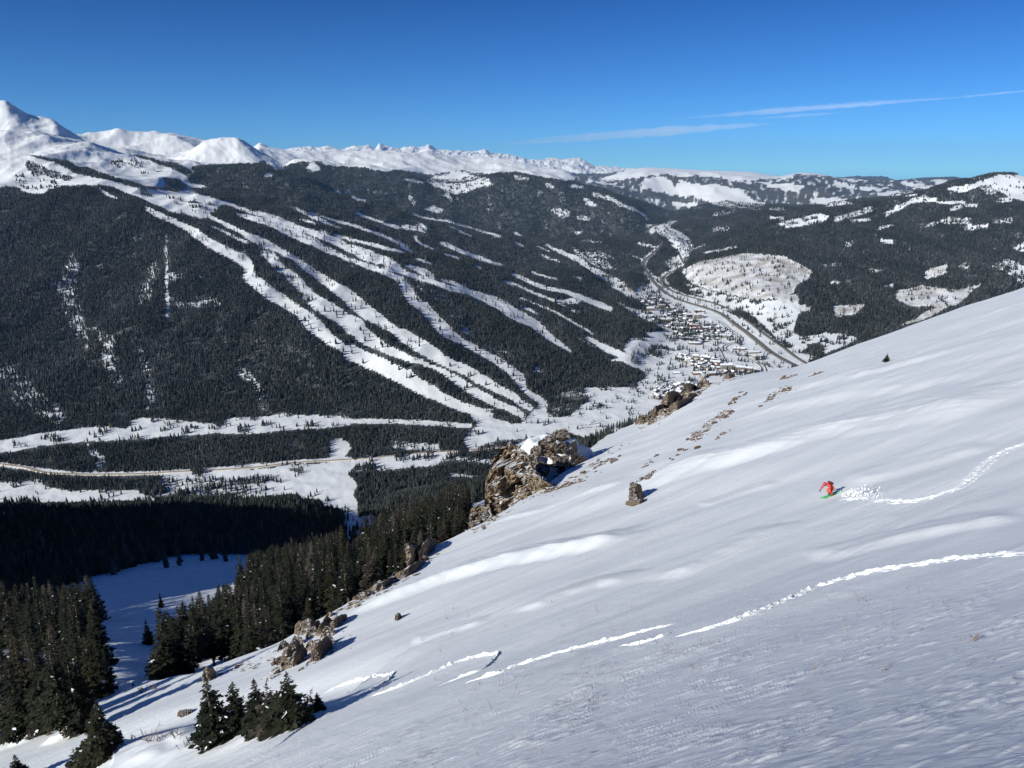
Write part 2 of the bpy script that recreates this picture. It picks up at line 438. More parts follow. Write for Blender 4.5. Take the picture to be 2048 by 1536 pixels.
v .35 p 780,770 830,760 960,790 1130,820 1330,860 1460,880 1440,910 1180,950 1000,960 960,890 860,850
n .4 p 1290,400 1340,350 1530,320 1700,330 1750,370 1600,430 1480,430 1380,480 1300,480
"""
ASPEN = """
3 p 40,880 150,830 300,800 430,780 560,790 660,800 740,850 810,880 800,920 720,960 700,1010 600,1040 480,1050 330,1020 200,990 100,950
3 p 1300,1000 1450,970 1650,1000 1800,960 1650,1080 1400,1090 1290,1040
3 p 1460,890 1600,840 1600,890 1480,930
3 p 930,1090 1120,1080 1050,1140 940,1150
3 p 1300,1210 1480,1120 1600,1050 1620,1080 1480,1160
3 p 600,1030 720,1020 740,1050 620,1075
3 p 720,1090 760,1080 800,1110 740,1120
"""
MW, MH = 2048, 1536
YY, XX = np.mgrid[0:MH, 0:MW].astype(np.float32)

def fill_poly(img, pts, val):
    x0, x1 = int(max(0, pts[:, 0].min() - 1)), int(min(MW, pts[:, 0].max() + 2))
    y0, y1 = int(max(0, pts[:, 1].min() - 1)), int(min(MH, pts[:, 1].max() + 2))
    if x1 <= x0 or y1 <= y0:
        return
    X, Y = XX[y0:y1, x0:x1], YY[y0:y1, x0:x1]
    ins = np.zeros(X.shape, bool)
    n = len(pts)
    for i in range(n):
        ax, ay = pts[i]; bx, by = pts[(i + 1) % n]
        if ay == by:
            continue
        c = (Y < max(ay, by)) & (Y >= min(ay, by))
        ins ^= c & (X < (bx - ax) * (Y - ay) / (by - ay) + ax)
    img[y0:y1, x0:x1][ins] = val

def fill_stroke(img, pts, val):
    for i in range(len(pts) - 1):
        a, b = pts[i], pts[i + 1]
        m = max(a[2], b[2]) / 2 + 1
        x0, x1 = int(max(0, min(a[0], b[0]) - m)), int(min(MW, max(a[0], b[0]) + m + 1))
        y0, y1 = int(max(0, min(a[1], b[1]) - m)), int(min(MH, max(a[1], b[1]) + m + 1))
        if x1 <= x0 or y1 <= y0:
            continue
        X, Y = XX[y0:y1, x0:x1], YY[y0:y1, x0:x1]
        d = b[:2] - a[:2]
        t = np.clip(((X - a[0]) * d[0] + (Y - a[1]) * d[1]) / max(1e-6, d @ d), 0, 1)
        dist = np.hypot(X - a[0] - t * d[0], Y - a[1] - t * d[1])
        img[y0:y1, x0:x1][dist <= (a[2] + (b[2] - a[2]) * t) / 2] = val

TREES = np.ones((MH, MW), np.float32)
for ln in LAND.strip().splitlines():
    k, dens, op, *ps = ln.split()
    ox, oy, sc = ZK[k]
    P = np.array([[float(q) for q in p.split(',')] for p in ps])
    P[:, 0] = ox + P[:, 0] * sc; P[:, 1] = oy + P[:, 1] * sc
    if op == 'p':
        fill_poly(TREES, P, float(dens))
    else:
        P[:, 2] *= sc * (0.88 if k in 'bcd' else 1.0)
        fill_stroke(TREES, P, float(dens))
# the thin stands on the left face of the ski mountain have no hard outline
_x0, _x1, _y0, _y1 = 0, 700, 470, 835
_b = np.pad(TREES[_y0:_y1, _x0:_x1], 12, mode='edge')
for _ax in (0, 1):
    for _ in range(2):
        _b = sum(np.roll(_b, k, _ax) for k in range(-6, 7)) / 13.0
_b = _b[12:-12, 12:-12]; _t = TREES[_y0:_y1, _x0:_x1]
_far = sum(np.roll(_t < .25, k, 1) for k in (-14, -7, 0, 7, 14)) == 0
TREES[_y0:_y1, _x0:_x1] = np.where((_t > .25) & _far, np.clip(_b * 1.08, 0, 1), _t)
BARE = np.zeros((MH, MW), np.float32)
for ln in ASPEN.strip().splitlines():
    k, op, *ps = ln.split()
    ox, oy, sc = ZK[k]
    P = np.array([[float(q) for q in p.split(',')] for p in ps])
    P[:, 0] = ox + P[:, 0] * sc; P[:, 1] = oy + P[:, 1] * sc
    fill_poly(BARE, P, 1.0)
TREES[BARE > 0.5] = 0.05
TREES[:, 0] = TREES[:, 1] = TREES[:, 2]; TREES[:, -1] = TREES[:, -2] = TREES[:, -3]

def sample(img, px, py):
    return img[np.clip(np.round(py).astype(int), 0, MH - 1), np.clip(np.round(px).astype(int), 0, MW - 1)]
# ------------------------------------------------------------------ terrain
# near slope: a steep planar snowfield that rolls over below the camera
SA, SB, SC = 0.3624, -0.3553, -12.0
def slope_base(x, y):
    r = np.sqrt(x * x + y * y + 4.0)
    z = SC + SA * x + SB * y + 10.3 * np.exp(-r / 20.0)
    z = z - 0.00010 * np.maximum(r - 120, 0) ** 2
    return z

def march(px, py, f, t0=3.0, t1=900.0, n=700):
    """depth along the optical axis at which the rays through pixels meet z = f(x, y) (nan: never)"""
    px = np.atleast_1d(np.asarray(px, float)); py = np.atleast_1d(np.asarray(py, float))
    dx, dy, dz = pdir(px, py)
    ts = np.geomspace(t0, t1, n)
    T = ts[None, :]
    h = dz[:, None] * T - f(dx[:, None] * T, dy[:, None] * T)
    below = h < 0
    hit = below.any(1)
    k = np.argmax(below, 1)
    k0 = np.maximum(k - 1, 0)
    i = np.arange(len(px))
    h0, h1 = h[i, k0], h[i, k]
    w = np.where(h0 != h1, h0 / (h0 - h1 + 1e-12), 0)
    t = ts[k0] + (ts[k] - ts[k0]) * np.clip(w, 0, 1)
    return np.where(hit, t, np.nan)

# the edge of the near slope, where it rolls over towards the valley (pixels)
EDGE = [(-700, 1400), (-300, 1385), (0, 1372), (200, 1362), (330, 1356), (400, 1345), (470, 1318), (550, 1290), (620, 1252), (700, 1203),
        (760, 1168), (800, 1142), (870, 1088), (910, 1072), (936, 1060), (966, 1045), (1005, 1022), (1055, 995), (1096, 969), (1132, 943), (1158, 920), (1185, 893), (1215, 872),
        (1250, 855), (1290, 838), (1330, 812), (1365, 790), (1400, 771), (1460, 753), (1530, 742), (1600, 733), (1650, 716), (1700, 695), (1800, 659), (1900, 623),
        (1975, 598), (2048, 574), (2200, 520), (2500, 420)]
ep = np.array(EDGE, float)
et = march(ep[:, 0], ep[:, 1], slope_base)
et = np.where(np.isnan(et), 330.0, np.minimum(et, 330.0))
edx, edy, edz = pdir(ep[:, 0], ep[:, 1])
E_AZ = np.arctan2(edx, edy); E_R = np.hypot(edx, edy) * et
def edge_r(az):
    return np.interp(az, E_AZ, E_R)
# the slope is bent a little so that its edge passes exactly through the traced skyline
E_DZ = edz * et - slope_base(edx * et, edy * et)
# evenly resampled and smoothed, so that the crest line has no kinks
_az = np.linspace(E_AZ[0], E_AZ[-1], 900)
_k = np.exp(-np.linspace(-2.5, 2.5, 21) ** 2 / 2); _k /= _k.sum()
_sm = lambda v: np.convolve(np.pad(np.interp(_az, E_AZ, v), 10, mode='edge'), _k, 'valid')
E_R = np.exp(_sm(np.log(E_R))); E_DZ = _sm(E_DZ); E_AZ = _az
print('edge', [(int(a), round(float(b)), round(float(c), 1)) for a, b, c in zip(ep[:, 0], et, edz * et - slope_base(edx * et, edy * et))])
def slope_z(x, y):
    az = np.arctan2(x, np.maximum(y, 1e-3)); r = np.hypot(x, y)
    re = edge_r(az)
    q = np.clip(r / re, 0, 1)
    z = slope_base(x, y) + np.interp(az, E_AZ, E_DZ) * q ** 3
    over = np.maximum(r - re, 0)
    return z - over * over / (over + 6.0) * 0.62

# feature lines of the country behind, nearest first: (px, py, depth) or (px, py, 'z', height)
def Z(px, py, z):
    d = pdir(px, py)
    return (px, py, z / d[2])
LINES = [
 [(-700, 1480, 58), (0, 1480, 58), (200, 1475, 58), (330, 1470, 58), (420, 1460, 60), (550, 1400, 66), (700, 1330, 75), (900, 1220, 90), (1000, 1150, 110), (1130, 1060, 170), (1300, 1000, 220), (1600, 920, 220), (2048, 800, 220), (2500, 700, 220)],
 [(-700, 1345, 88), (0, 1350, 86), (200, 1340, 86), (330, 1332, 90), (420, 1305, 96), (550, 1266, 98), (700, 1192, 108), (800, 1142, 116), (900, 1090, 128), (1000, 1040, 160), (1130, 970, 250), (1300, 900, 330), (1600, 810, 330), (2048, 690, 330), (2500, 570, 330)],
 [(-700, 1230, 200), (0, 1250, 180), (150, 1245, 180), (250, 1232, 190), (330, 1222, 190), (420, 1215, 180), (550, 1195, 175), (700, 1135, 190), (800, 1095, 200), (900, 1050, 220), (1000, 1010, 280), (1130, 940, 420), (1300, 870, 520), (1600, 780, 520), (2048, 660, 520), (2500, 545, 520)],
 [(-700, 1165, 390), (0, 1192, 370), (150, 1184, 370), (300, 1165, 380), (420, 1150, 380), (500, 1135, 390), (560, 1128, 390), (700, 1112, 380), (800, 1075, 400), (900, 1030, 420), (1000, 990, 480), (1130, 930, 600), (1300, 865, 700), (1600, 775, 700), (2048, 655, 700), (2500, 540, 700)],
 [(-700, 1110, 560), (0, 1120, 560), (150, 1118, 560), (300, 1108, 570), (420, 1104, 575), (520, 1100, 580), (600, 1098, 600), (700, 1095, 700), (800, 1062, 650), (900, 1035, 650), (1000, 980, 700), (1130, 930, 800), (1300, 860, 850), (1600, 770, 850), (2048, 652, 850), (2500, 540, 850)],
 [(-700, 1015, 930), (0, 1016, 930), (300, 1018, 930), (500, 1010, 960), (600, 1008, 960), (650, 1025, 930), (690, 1062, 950), (715, 1068, 1050), (745, 1060, 1050), (800, 1050, 900), (900, 1020, 900), (1000, 975, 950), (1100, 930, 1000), (1300, 850, 1100), (1600, 760, 1200), (2048, 648, 1300), (2500, 540, 1300)],
 [(-700, 1018, 1240), (0, 1020, 1240), (300, 1022, 1240), (500, 1016, 1240), (600, 1012, 1240), (650, 1028, 1200), (700, 1044, 1250), (735, 1038, 1250), (800, 1010, 1200), (900, 985, 1250), (1000, 955, 1300), (1100, 910, 1350), (1300, 835, 1500), (1600, 750, 1700), (2048, 645, 1700), (2500, 540, 1700)],
 [Z(-700, 1003, -698), Z(0, 1004, -698), Z(300, 999, -700), Z(600, 1003, -700), Z(700, 1006, -700), Z(745, 1000, -702), Z(800, 950, -704), Z(900, 937, -705), Z(1000, 925, -706), Z(1100, 903, -708), Z(1300, 850, -713), Z(1500, 790, -716), Z(1700, 742, -712), Z(2048, 660, -690), (2500, 600, 3200)],
 [Z(-700, 890, -698), Z(0, 884, -698), Z(200, 866, -698), Z(400, 848, -698), Z(600, 838, -700), Z(800, 843, -702), Z(950, 848, -704), Z(1050, 835, -706), Z(1100, 815, -708), Z(1200, 785, -709), Z(1260, 768, -710), Z(1300, 740, -712), Z(1350, 722, -714), Z(1450, 702, -716), Z(1560, 702, -714), Z(1620, 708, -710), Z(1700, 695, -697), Z(1800, 675, -684), Z(2048, 612, -660), (2500, 560, 3650)],
 [(-700, 640, 3000), (0, 640, 2950), (300, 640, 2900), (600, 650, 2800), (800, 680, 2700), (950, 725, 2600), (1050, 755, 2520), (1100, 752, 2580), (1200, 727, 2780), (1260, 695, 2950), (1300, 658, 3280), (1350, 640, 3550), (1450, 640, 3550), (1550, 655, 3380), (1650, 642, 3450), (1750, 628, 3550), (1850, 610, 3650), (2048, 560, 3900), (2500, 510, 3950)],
 [(-700, 405, 4200), (0, 405, 4050), (200, 402, 4050), (400, 440, 3900), (600, 500, 3700), (800, 560, 3500), (1000, 632, 3280), (1100, 645, 3320), (1200, 625, 3600), (1250, 592, 4050), (1300, 562, 4720), (1340, 566, 4650), (1400, 587, 4180), (1450, 588, 4040), (1550, 556, 4050), (1650, 550, 4100), (1800, 530, 4250), (2048, 475, 4450), (2500, 435, 4450)],
 [(-700, 365, 4450), (0, 366, 4450), (200, 364, 4450), (300, 383, 4350), (430, 404, 4350), (600, 428, 4400), (800, 482, 4400), (950, 528, 4300), (1050, 552, 4300), (1150, 547, 4500), (1230, 560, 4700), (1270, 545, 5000), (1310, 530, 5300), (1350, 543, 5000), (1400, 535, 4700), (1500, 505, 4700), (1650, 488, 4750), (1800, 466, 4900), (2048, 415, 5100), (2500, 395, 5100)],
 [(-700, 330, 5000), (0, 322, 5000), (150, 335, 5000), (300, 368, 4900), (400, 392, 4900), (500, 412, 5000), (600, 434, 5000), (800, 488, 5000), (950, 535, 4900), (1050, 559, 4900), (1150, 552, 5000), (1230, 551, 5100), (1280, 536, 5300), (1310, 520, 5600), (1350, 526, 5500), (1400, 520, 5000), (1500, 490, 5150), (1650, 462, 5200), (1800, 440, 5300), (2048, 395, 5450), (2500, 375, 5450)],
 [(-700, 280, 6000), (0, 272, 6000), (60, 272, 6000), (150, 288, 6000), (230, 312, 5900), (300, 326, 5800), (380, 334, 5900), (470, 332, 6000), (540, 343, 6000), (580, 355, 6000), (640, 375, 6100), (700, 397, 6200), (740, 408, 6200), (800, 428, 6200), (900, 458, 6200), (1000, 475, 6300), (1100, 490, 6300), (1200, 485, 6500), (1270, 489, 6500), (1310, 475, 6800), (1340, 465, 7200), (1370, 497, 6000), (1400, 488, 5800), (1450, 476, 5600), (1500, 462, 5600), (1600, 436, 5650), (1700, 420, 5650), (1800, 398, 5700), (1850, 388, 5750), (1900, 372, 5800), (1950, 360, 5850), (1990, 354, 5900), (2048, 355, 5900), (2200, 350, 5900), (2500, 340, 5900)],
 [(-700, 290, 6900), (0, 282, 6900), (150, 298, 6900), (300, 336, 6700), (540, 352, 6700), (640, 383, 6800), (740, 413, 6900), (900, 455, 6900), (1000, 474, 7000), (1100, 482, 7200), (1200, 478, 7300), (1270, 478, 7300), (1310, 465, 7600), (1340, 459, 7700), (1380, 482, 6700), (1450, 480, 6300), (1600, 444, 6300), (1800, 406, 6400), (1900, 380, 6500), (2048, 363, 6600), (2500, 350, 6600)],
 [(-700, 240, 8400), (-100, 225, 8500), (-30, 212, 8500), (8, 208, 8500), (30, 218, 8500), (60, 236, 8500), (85, 243, 8500), (106, 244, 8500), (125, 254, 8500), (150, 268, 8500), (175, 283, 8450), (210, 296, 8400), (260, 308, 8200), (330, 315, 8000), (370, 310, 8000), (395, 298, 8000), (412, 288, 8000), (440, 285, 8000), (470, 284, 8000), (495, 293, 8000), (530, 315, 8000), (570, 335, 8000), (590, 326, 8000), (620, 323, 8000), (645, 325, 8000), (680, 333, 8000), (740, 336, 8000), (770, 342, 8000), (800, 350, 8000), (880, 368, 8200), (960, 356, 8400), (1030, 345, 8500), (1090, 352, 8500), (1140, 362, 8500), (1200, 378, 8500), (1260, 410, 8300), (1300, 436, 8300), (1340, 450, 8300), (1390, 452, 8000), (1450, 440, 8000), (1540, 418, 8000), (1620, 420, 8000), (1700, 408, 8200), (1800, 396, 8300), (1900, 385, 8400), (2048, 372, 8500), (2500, 360, 8500)],
 [(-700, 255, 9400), (0, 250, 9400), (100, 262, 9400), (200, 300, 9300), (330, 318, 9200), (430, 312, 9200), (500, 312, 9200), (570, 340, 9300), (700, 338, 9300), (800, 352, 9300), (880, 366, 9400), (1030, 352, 9600), (1140, 370, 9600), (1200, 386, 9600), (1260, 410, 9600), (1340, 436, 9500), (1450, 420, 9300), (1540, 412, 9300), (1650, 410, 9300), (1800, 394, 9400), (1900, 384, 9500), (2048, 374, 9600), (2500, 362, 9600)],
 [(-700, 262, 11000), (0, 260, 11000), (100, 268, 11000), (150, 274, 11000), (180, 269, 11000), (210, 266, 11000), (240, 262, 11000), (262, 268, 11000), (290, 270, 11000), (340, 271, 11000), (380, 280, 11200), (410, 287, 11400), (440, 284, 11800), (480, 292, 12000), (505, 296, 12000), (520, 288, 12000), (535, 292, 12000), (560, 299, 12000), (600, 303, 12500), (640, 306, 12800), (700, 307, 13000), (780, 308, 13000), (850, 309, 13000), (900, 314, 13000), (960, 318, 13000), (1020, 326, 12800), (1080, 338, 12500), (1130, 346, 12000), (1160, 357, 12000), (1200, 360, 12000), (1260, 348, 12000), (1300, 342, 12000), (1340, 346, 12000), (1400, 350, 12000), (1480, 356, 12000), (1540, 362, 12000), (1600, 356, 12000), (1650, 360, 12000), (1700, 366, 12000), (1800, 366, 12000), (1900, 364, 12000), (2048, 368, 12000), (2500, 362, 12000)],
 [(-700, 300, 15000), (0, 290, 15000), (300, 290, 15000), (500, 302, 15000), (700, 314, 15500), (900, 320, 15500), (1100, 345, 15500), (1200, 366, 15500), (1300, 348, 15500), (1500, 358, 15500), (1600, 357, 15500), (1800, 367, 15500), (2048, 369, 15500), (2500, 365, 15500)],
 [(-700, 300, 18000), (0, 290, 18000), (300, 290, 18000), (500, 304, 18000), (700, 312, 18000), (900, 320, 18000), (1100, 345, 18000), (1180, 352, 18000), (1240, 342, 18000), (1300, 335, 18000), (1360, 338, 18000), (1420, 341, 18000), (1500, 344, 18000), (1560, 352, 18000), (1590, 347, 18000), (1608, 345, 18000), (1645, 349, 18000), (1690, 358, 18000), (1740, 364, 18000), (1800, 360, 18000), (1850, 355, 18000), (1895, 354, 18000), (1945, 360, 18000), (2048, 368, 18000), (2500, 366, 18000)],
 [(-700, 310, 22000), (0, 300, 22000), (300, 296, 22000), (500, 304, 22000), (700, 312, 22000), (900, 320, 22000), (1100, 340, 22000), (1200, 356, 22000), (1300, 342, 22000), (1500, 356, 22000), (1700, 366, 22000), (2048, 370, 22000), (2500, 368, 22000)],
 [(-700, 310, 28000), (0, 300, 28000), (300, 294, 28000), (480, 300, 28000), (540, 303, 28000), (590, 302, 28000), (612, 299, 28000), (640, 301, 28000), (655, 296, 28000), (668, 300, 28000), (685, 305, 28000), (700, 298, 28000), (715, 295, 28000), (738, 296, 28000), (750, 301, 28000), (760, 293, 28000), (770, 296, 28000), (782, 299, 28000), (800, 299, 28000), (812, 295, 28000), (825, 296, 28000), (838, 301, 28000), (850, 296, 28000), (858, 292, 28000), (864, 296, 28000), (875, 302, 28000), (895, 305, 28000), (920, 307, 28000), (950, 308, 28000), (962, 306, 28000), (972, 304, 28000), (982, 309, 28000), (1000, 312, 28000), (1030, 316, 28000), (1060, 322, 28000), (1080, 325, 28000), (1105, 321, 28000), (1130, 322, 28000), (1160, 320, 28000), (1172, 326, 28000), (1190, 334, 28000), (1220, 338, 28000), (1300, 345, 28000), (1500, 358, 28000), (1690, 357, 28000), (1720, 355, 28000), (1760, 355, 28000), (1800, 362, 28000), (2048, 370, 28000), (2500, 368, 28000)],
 [(-700, 345, 36000), (0, 345, 36000), (700, 345, 36000), (1100, 360, 36000), (1200, 376, 36000), (2500, 380, 36000)],
 [(-700, 400, 60000), (0, 400, 60000), (2500, 400, 60000)],
]
def build_country():
    az = np.concatenate([np.radians(np.arange(-100, -38, 0.6)), np.radians(np.linspace(-38, 38, 1450)), np.radians(np.arange(38.6, 50, 0.6))])
    r = np.concatenate([np.geomspace(38, 520, 330), np.geomspace(524, 9600, 640), np.geomspace(9650, 60000, 200)])
    NL = len(LINES)
    LR = np.zeros((NL, len(az))); LZ = np.zeros((NL, len(az)))
    for k, ln in enumerate(LINES):
        p = np.array(ln, float)
        dx, dy, dz = pdir(p[:, 0], p[:, 1])
        a = np.arctan2(dx, dy)
        LR[k] = pchip(a, np.hypot(dx, dy) * p[:, 2], az)
        LZ[k] = pchip(a, dz * p[:, 2], az)
    H = np.zeros((len(r), len(az)))
    for j in range(len(az)):
        rr = np.maximum.accumulate(LR[:, j] + np.arange(NL) * 0.5)
        H[:, j] = pchip(rr, LZ[:, j], r)
    A, R = np.meshgrid(az, r)
    X, Y = R * np.sin(A), R * np.cos(A)
    # relief: gullies and spurs that grow with distance, flat in the valley floor and on far crests
    floor = smooth01(-690, -610, H)
    n1 = ridged(X / 620, Y / 1900, 3, 3) * (17 + 13 * smooth01(0, 500, -X)) + fbm(X / 170, Y / 300, 3, 11) * 6
    H = H + n1 * smooth01(1300, 2600, R) * (0.04 + 0.96 * floor) * (1 - smooth01(6800, 9000, R))
    H = H + fbm(X / 60, Y / 60, 3, 23) * 1.6 * smooth01(300, 900, R) * (1 - smooth01(6000, 9000, R))
    H = H + (ridged(X / 1500, Y / 2600, 4, 31) - 0.5) * 46 * smooth01(7000, 9500, R) * (1 - smooth01(15000, 19000, R))
    H = H + (ridged(X / 1100, Y / 2000, 6, 41, 0.6) - 0.6) * 85 * smooth01(21000, 25000, R) * (1 - smooth01(29000, 34000, R))
    high = smooth01(-60, 40, H) * smooth01(4200, 5200, R) * (1 - smooth01(15000, 19000, R))
    H = H + (ridged(X / 560 + Y / 1400, Y / 1500, 5, 35, 0.47) - 0.65) * 17 * high
    H = H + fbm(X / 14, Y / 14, 3, 51) * 0.5 * (1 - smooth01(300, 1200, R))
    # the shoulder of the camera's own ridge, left of the frame: its shadow falls into the near basin
    cr = np.array([(-300, -160, 40), (-360, 20, 16), (-384, 78, 2), (-430, 190, -42), (-500, 350, -96), (-608, 514, -172), (-720, 650, -300)], float)
    best = np.full(X.shape, -1e9)
    for i in range(len(cr) - 1):
        a, b = cr[i], cr[i + 1]
        d = b[:2] - a[:2]
        t = np.clip(((X - a[0]) * d[0] + (Y - a[1]) * d[1]) / (d @ d), 0, 1)
        dist = np.hypot(X - a[0] - t * d[0], Y - a[1] - t * d[1])
        best = np.maximum(best, a[2] + (b[2] - a[2]) * t - dist * 0.75 + fbm(X / 60, Y / 60, 3, 77) * 5)
    H = np.where(R < 1500, np.maximum(H, best), H)
    return az, r, A, R, X, Y, H

C_AZ, C_R, GA, GR, GX, GY, GH = build_country()
C_LR = np.log(C_R)
def country_z(x, y):
    x = np.asarray(x, float); y = np.asarray(y, float)
    a = np.arctan2(x, y); lr = np.log(np.maximum(np.hypot(x, y), C_R[0]))
    j = np.clip(np.searchsorted(C_AZ, a) - 1, 0, len(C_AZ) - 2); i = np.clip(np.searchsorted(C_LR, lr) - 1, 0, len(C_R) - 2)
    u = np.clip((a - C_AZ[j]) / (C_AZ[j + 1] - C_AZ[j]), 0, 1); v = np.clip((lr - C_LR[i]) / (C_LR[i + 1] - C_LR[i]), 0, 1)
    return (GH[i, j] * (1 - u) + GH[i, j + 1] * u) * (1 - v) + (GH[i + 1, j] * (1 - u) + GH[i + 1, j + 1] * u) * v

def near_z(x, y):
    """near slope, or far below once past its skirt"""
    az = np.arctan2(x, np.maximum(y, 1e-3)); r = np.hypot(x, y)
    return np.where(r < edge_r(az) * 1.5, slope_z(x, y), -5000.0)
def ground_z(x, y):
    return np.maximum(near_z(x, y), country_z(x, y))
def on_near(px, py):
    """point of the near slope seen at a pixel"""
    t = march(px, py, slope_z, 3.0, 420.0, 1400)
    dx, dy, dz = pdir(np.atleast_1d(px), np.atleast_1d(py))
    return np.stack([dx * t, dy * t, dz * t], -1), t
def on_country(px, py, t0=60.0, t1=30000.0):
    t = march(px, py, country_z, t0, t1, 3000)
    dx, dy, dz = pdir(np.atleast_1d(px), np.atleast_1d(py))
    return np.stack([dx * t, dy * t, dz * t], -1), t

# which grid points the photograph shows, and what grows there
EL = np.arctan2(GH, GR)
near_el = np.arctan2(slope_z(np.sin(C_AZ) * edge_r(C_AZ), np.cos(C_AZ) * edge_r(C_AZ)), edge_r(C_AZ))
RUN = np.maximum.accumulate(np.maximum(EL, np.where((GR > edge_r(GA)) | (GR > 60), near_el[None, :], -2)), axis=0)
SEEN = (EL >= RUN - 0.0009)
PX, PY, PD = project(GX, GY, GH)
LGR = np.log(GR)
jx = fbm(GA * 90, LGR * 34, 3, 5) * 2.4; jy = fbm(GA * 90, LGR * 34, 3, 6) * 1.3
fj = 1 + 1.6 * smooth01(5000, 9000, GR)
jx = jx * fj; jy = jy * fj
WOOD = sample(TREES, PX + jx, PY + jy)
HAZEL = sample(BARE, PX + jx * 6, PY + jy * 5)
default_wood = np.where(GR < 10500, 1.0, 0.0)
infr = (PX > -500) & (PX < MW + 10) & (PY > -10) & (PY < MH + 10)
WOOD = np.where(SEEN & infr, WOOD, default_wood)
WOOD = np.where((WOOD > .08) & (GR > 3000), np.clip(WOOD + (0.22 + 0.2 * smooth01(8500, 10500, GR)) * fbm(GA * 150, LGR * 26, 4, 15, .6), 0, 1), WOOD)
WOOD = np.where(GR < 450, np.minimum(WOOD, 0.15), WOOD)
HAZEL = np.where(SEEN & infr, HAZEL, 0.0)
WOOD = np.where(GR > 20000, np.where((EL < np.radians(-0.35)) & (GA > 0.07), 1.0, 0.0), WOOD)

def country_mesh():
    n, m = GH.shape
    V = np.stack([GX, GY, GH], -1).reshape(-1, 3)
    i = np.arange(n - 1)[:, None] * m + np.arange(m - 1)[None, :]
    F = np.stack([i, i + 1, i + m + 1, i + m], -1).reshape(-1, 4)
    me = mesh_np('valley_ground', V, F, smooth=True)
    add_attr(me, 'wood', WOOD); add_attr(me, 'bare', HAZEL)
    return me

def snow_nodes(m, N, L, b, scale, strength, dist):
    tc = nd(N, 'ShaderNodeTexCoord')
    return tc

def country_material():
    m, N, L, b = new_mat('snow_and_forest_floor')
    b.inputs['Roughness'].default_value = 0.6
    b.inputs['Specular IOR Level'].default_value = 0.2
    tc = nd(N, 'ShaderNodeTexCoord')
    aw = nd(N, 'ShaderNodeAttribute'); aw.attribute_name = 'wood'
    ab = nd(N, 'ShaderNodeAttribute'); ab.attribute_name = 'bare'
    n1 = nd(N, 'ShaderNodeTexNoise'); n1.inputs['Scale'].default_value = 0.035; n1.inputs['Detail'].default_value = 6; n1.inputs['Roughness'].default_value = 0.7
    L.new(tc.outputs['Object'], n1.inputs['Vector'])
    # forest floor: painted dark so gaps between trees read as forest, broken by snow
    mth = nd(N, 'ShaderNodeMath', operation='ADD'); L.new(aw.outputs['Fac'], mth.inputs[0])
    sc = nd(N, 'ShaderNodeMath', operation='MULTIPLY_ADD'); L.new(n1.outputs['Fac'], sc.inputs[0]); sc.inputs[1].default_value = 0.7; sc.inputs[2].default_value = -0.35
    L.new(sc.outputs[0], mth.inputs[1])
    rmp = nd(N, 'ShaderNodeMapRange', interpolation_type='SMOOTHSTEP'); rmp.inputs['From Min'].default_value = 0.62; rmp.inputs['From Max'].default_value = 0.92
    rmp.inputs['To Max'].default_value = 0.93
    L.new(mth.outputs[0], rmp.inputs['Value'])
    snow = nd(N, 'ShaderNodeMix', data_type='RGBA'); snow.inputs['A'].default_value = (0.84, 0.86, 0.86, 1); snow.inputs['B'].default_value = (0.89, 0.90, 0.895, 1)
    L.new(n1.outputs['Fac'], snow.inputs['Factor'])
    n2 = nd(N, 'ShaderNodeTexNoise'); n2.inputs['Scale'].default_value = 0.012; n2.inputs['Detail'].default_value = 8; n2.inputs['Roughness'].default_value = 0.65
    L.new(tc.outputs['Object'], n2.inputs['Vector'])
    br = nd(N, 'ShaderNodeValToRGB')
    br.color_ramp.elements[0].position = 0.38; br.color_ramp.elements[0].color = (0.46, 0.43, 0.385, 1)
    br.color_ramp.elements[1].position = 0.56; br.color_ramp.elements[1].color = (0.80, 0.81, 0.82, 1)
    L.new(n2.outputs['Fac'], br.inputs['Fac'])
    mb = nd(N, 'ShaderNodeMix', data_type='RGBA'); L.new(ab.outputs['Fac'], mb.inputs['Factor']); L.new(snow.outputs['Result'], mb.inputs['A']); L.new(br.outputs[0], mb.inputs['B'])
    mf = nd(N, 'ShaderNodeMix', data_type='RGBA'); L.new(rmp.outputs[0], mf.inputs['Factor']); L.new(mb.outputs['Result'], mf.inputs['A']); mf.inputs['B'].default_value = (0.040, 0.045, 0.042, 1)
    L.new(mf.outputs['Result'], b.inputs['Base Color'])
    n3 = nd(N, 'ShaderNodeTexNoise'); n3.inputs['Scale'].default_value = 0.22; n3.inputs['Detail'].default_value = 4
    L.new(tc.outputs['Object'], n3.inputs['Vector'])
    bp = nd(N, 'ShaderNodeBump'); bp.inputs['Strength'].default_value = 0.5; bp.inputs['Distance'].default_value = 1.2
    L.new(n3.outputs['Fac'], bp.inputs['Height']); L.new(bp.outputs[0], b.inputs['Normal'])
    return m

ground = link_mesh('terrain', country_mesh(), country_material())
tag(ground, 'snowy valley floor, forested slopes and far white mountains', 'terrain', kind='structure')
# ------------------------------------------------------------------ near slope: wind-worked snow
WIND = (0.86, 0.51)
def polyline_dist(x, y, pts):
    """signed distance to a polyline (positive on its far/left side) and position along it, 0..1"""
    best = np.full(x.shape, 1e9); sgn = np.zeros(x.shape); along = np.zeros(x.shape)
    n = len(pts) - 1
    for i in range(n):
        a, b = pts[i], pts[i + 1]
        d = b - a; L2 = d @ d
        t = np.clip(((x - a[0]) * d[0] + (y - a[1]) * d[1]) / L2, 0, 1)
        ex, ey = x - a[0] - t * d[0], y - a[1] - t * d[1]
        dist = np.hypot(ex, ey); k = dist < best
        best = np.where(k, dist, best)
        sgn = np.where(k, np.sign(d[0] * ey - d[1] * ex), sgn)
        along = np.where(k, (i + t) / n, along)
    return best * sgn, along

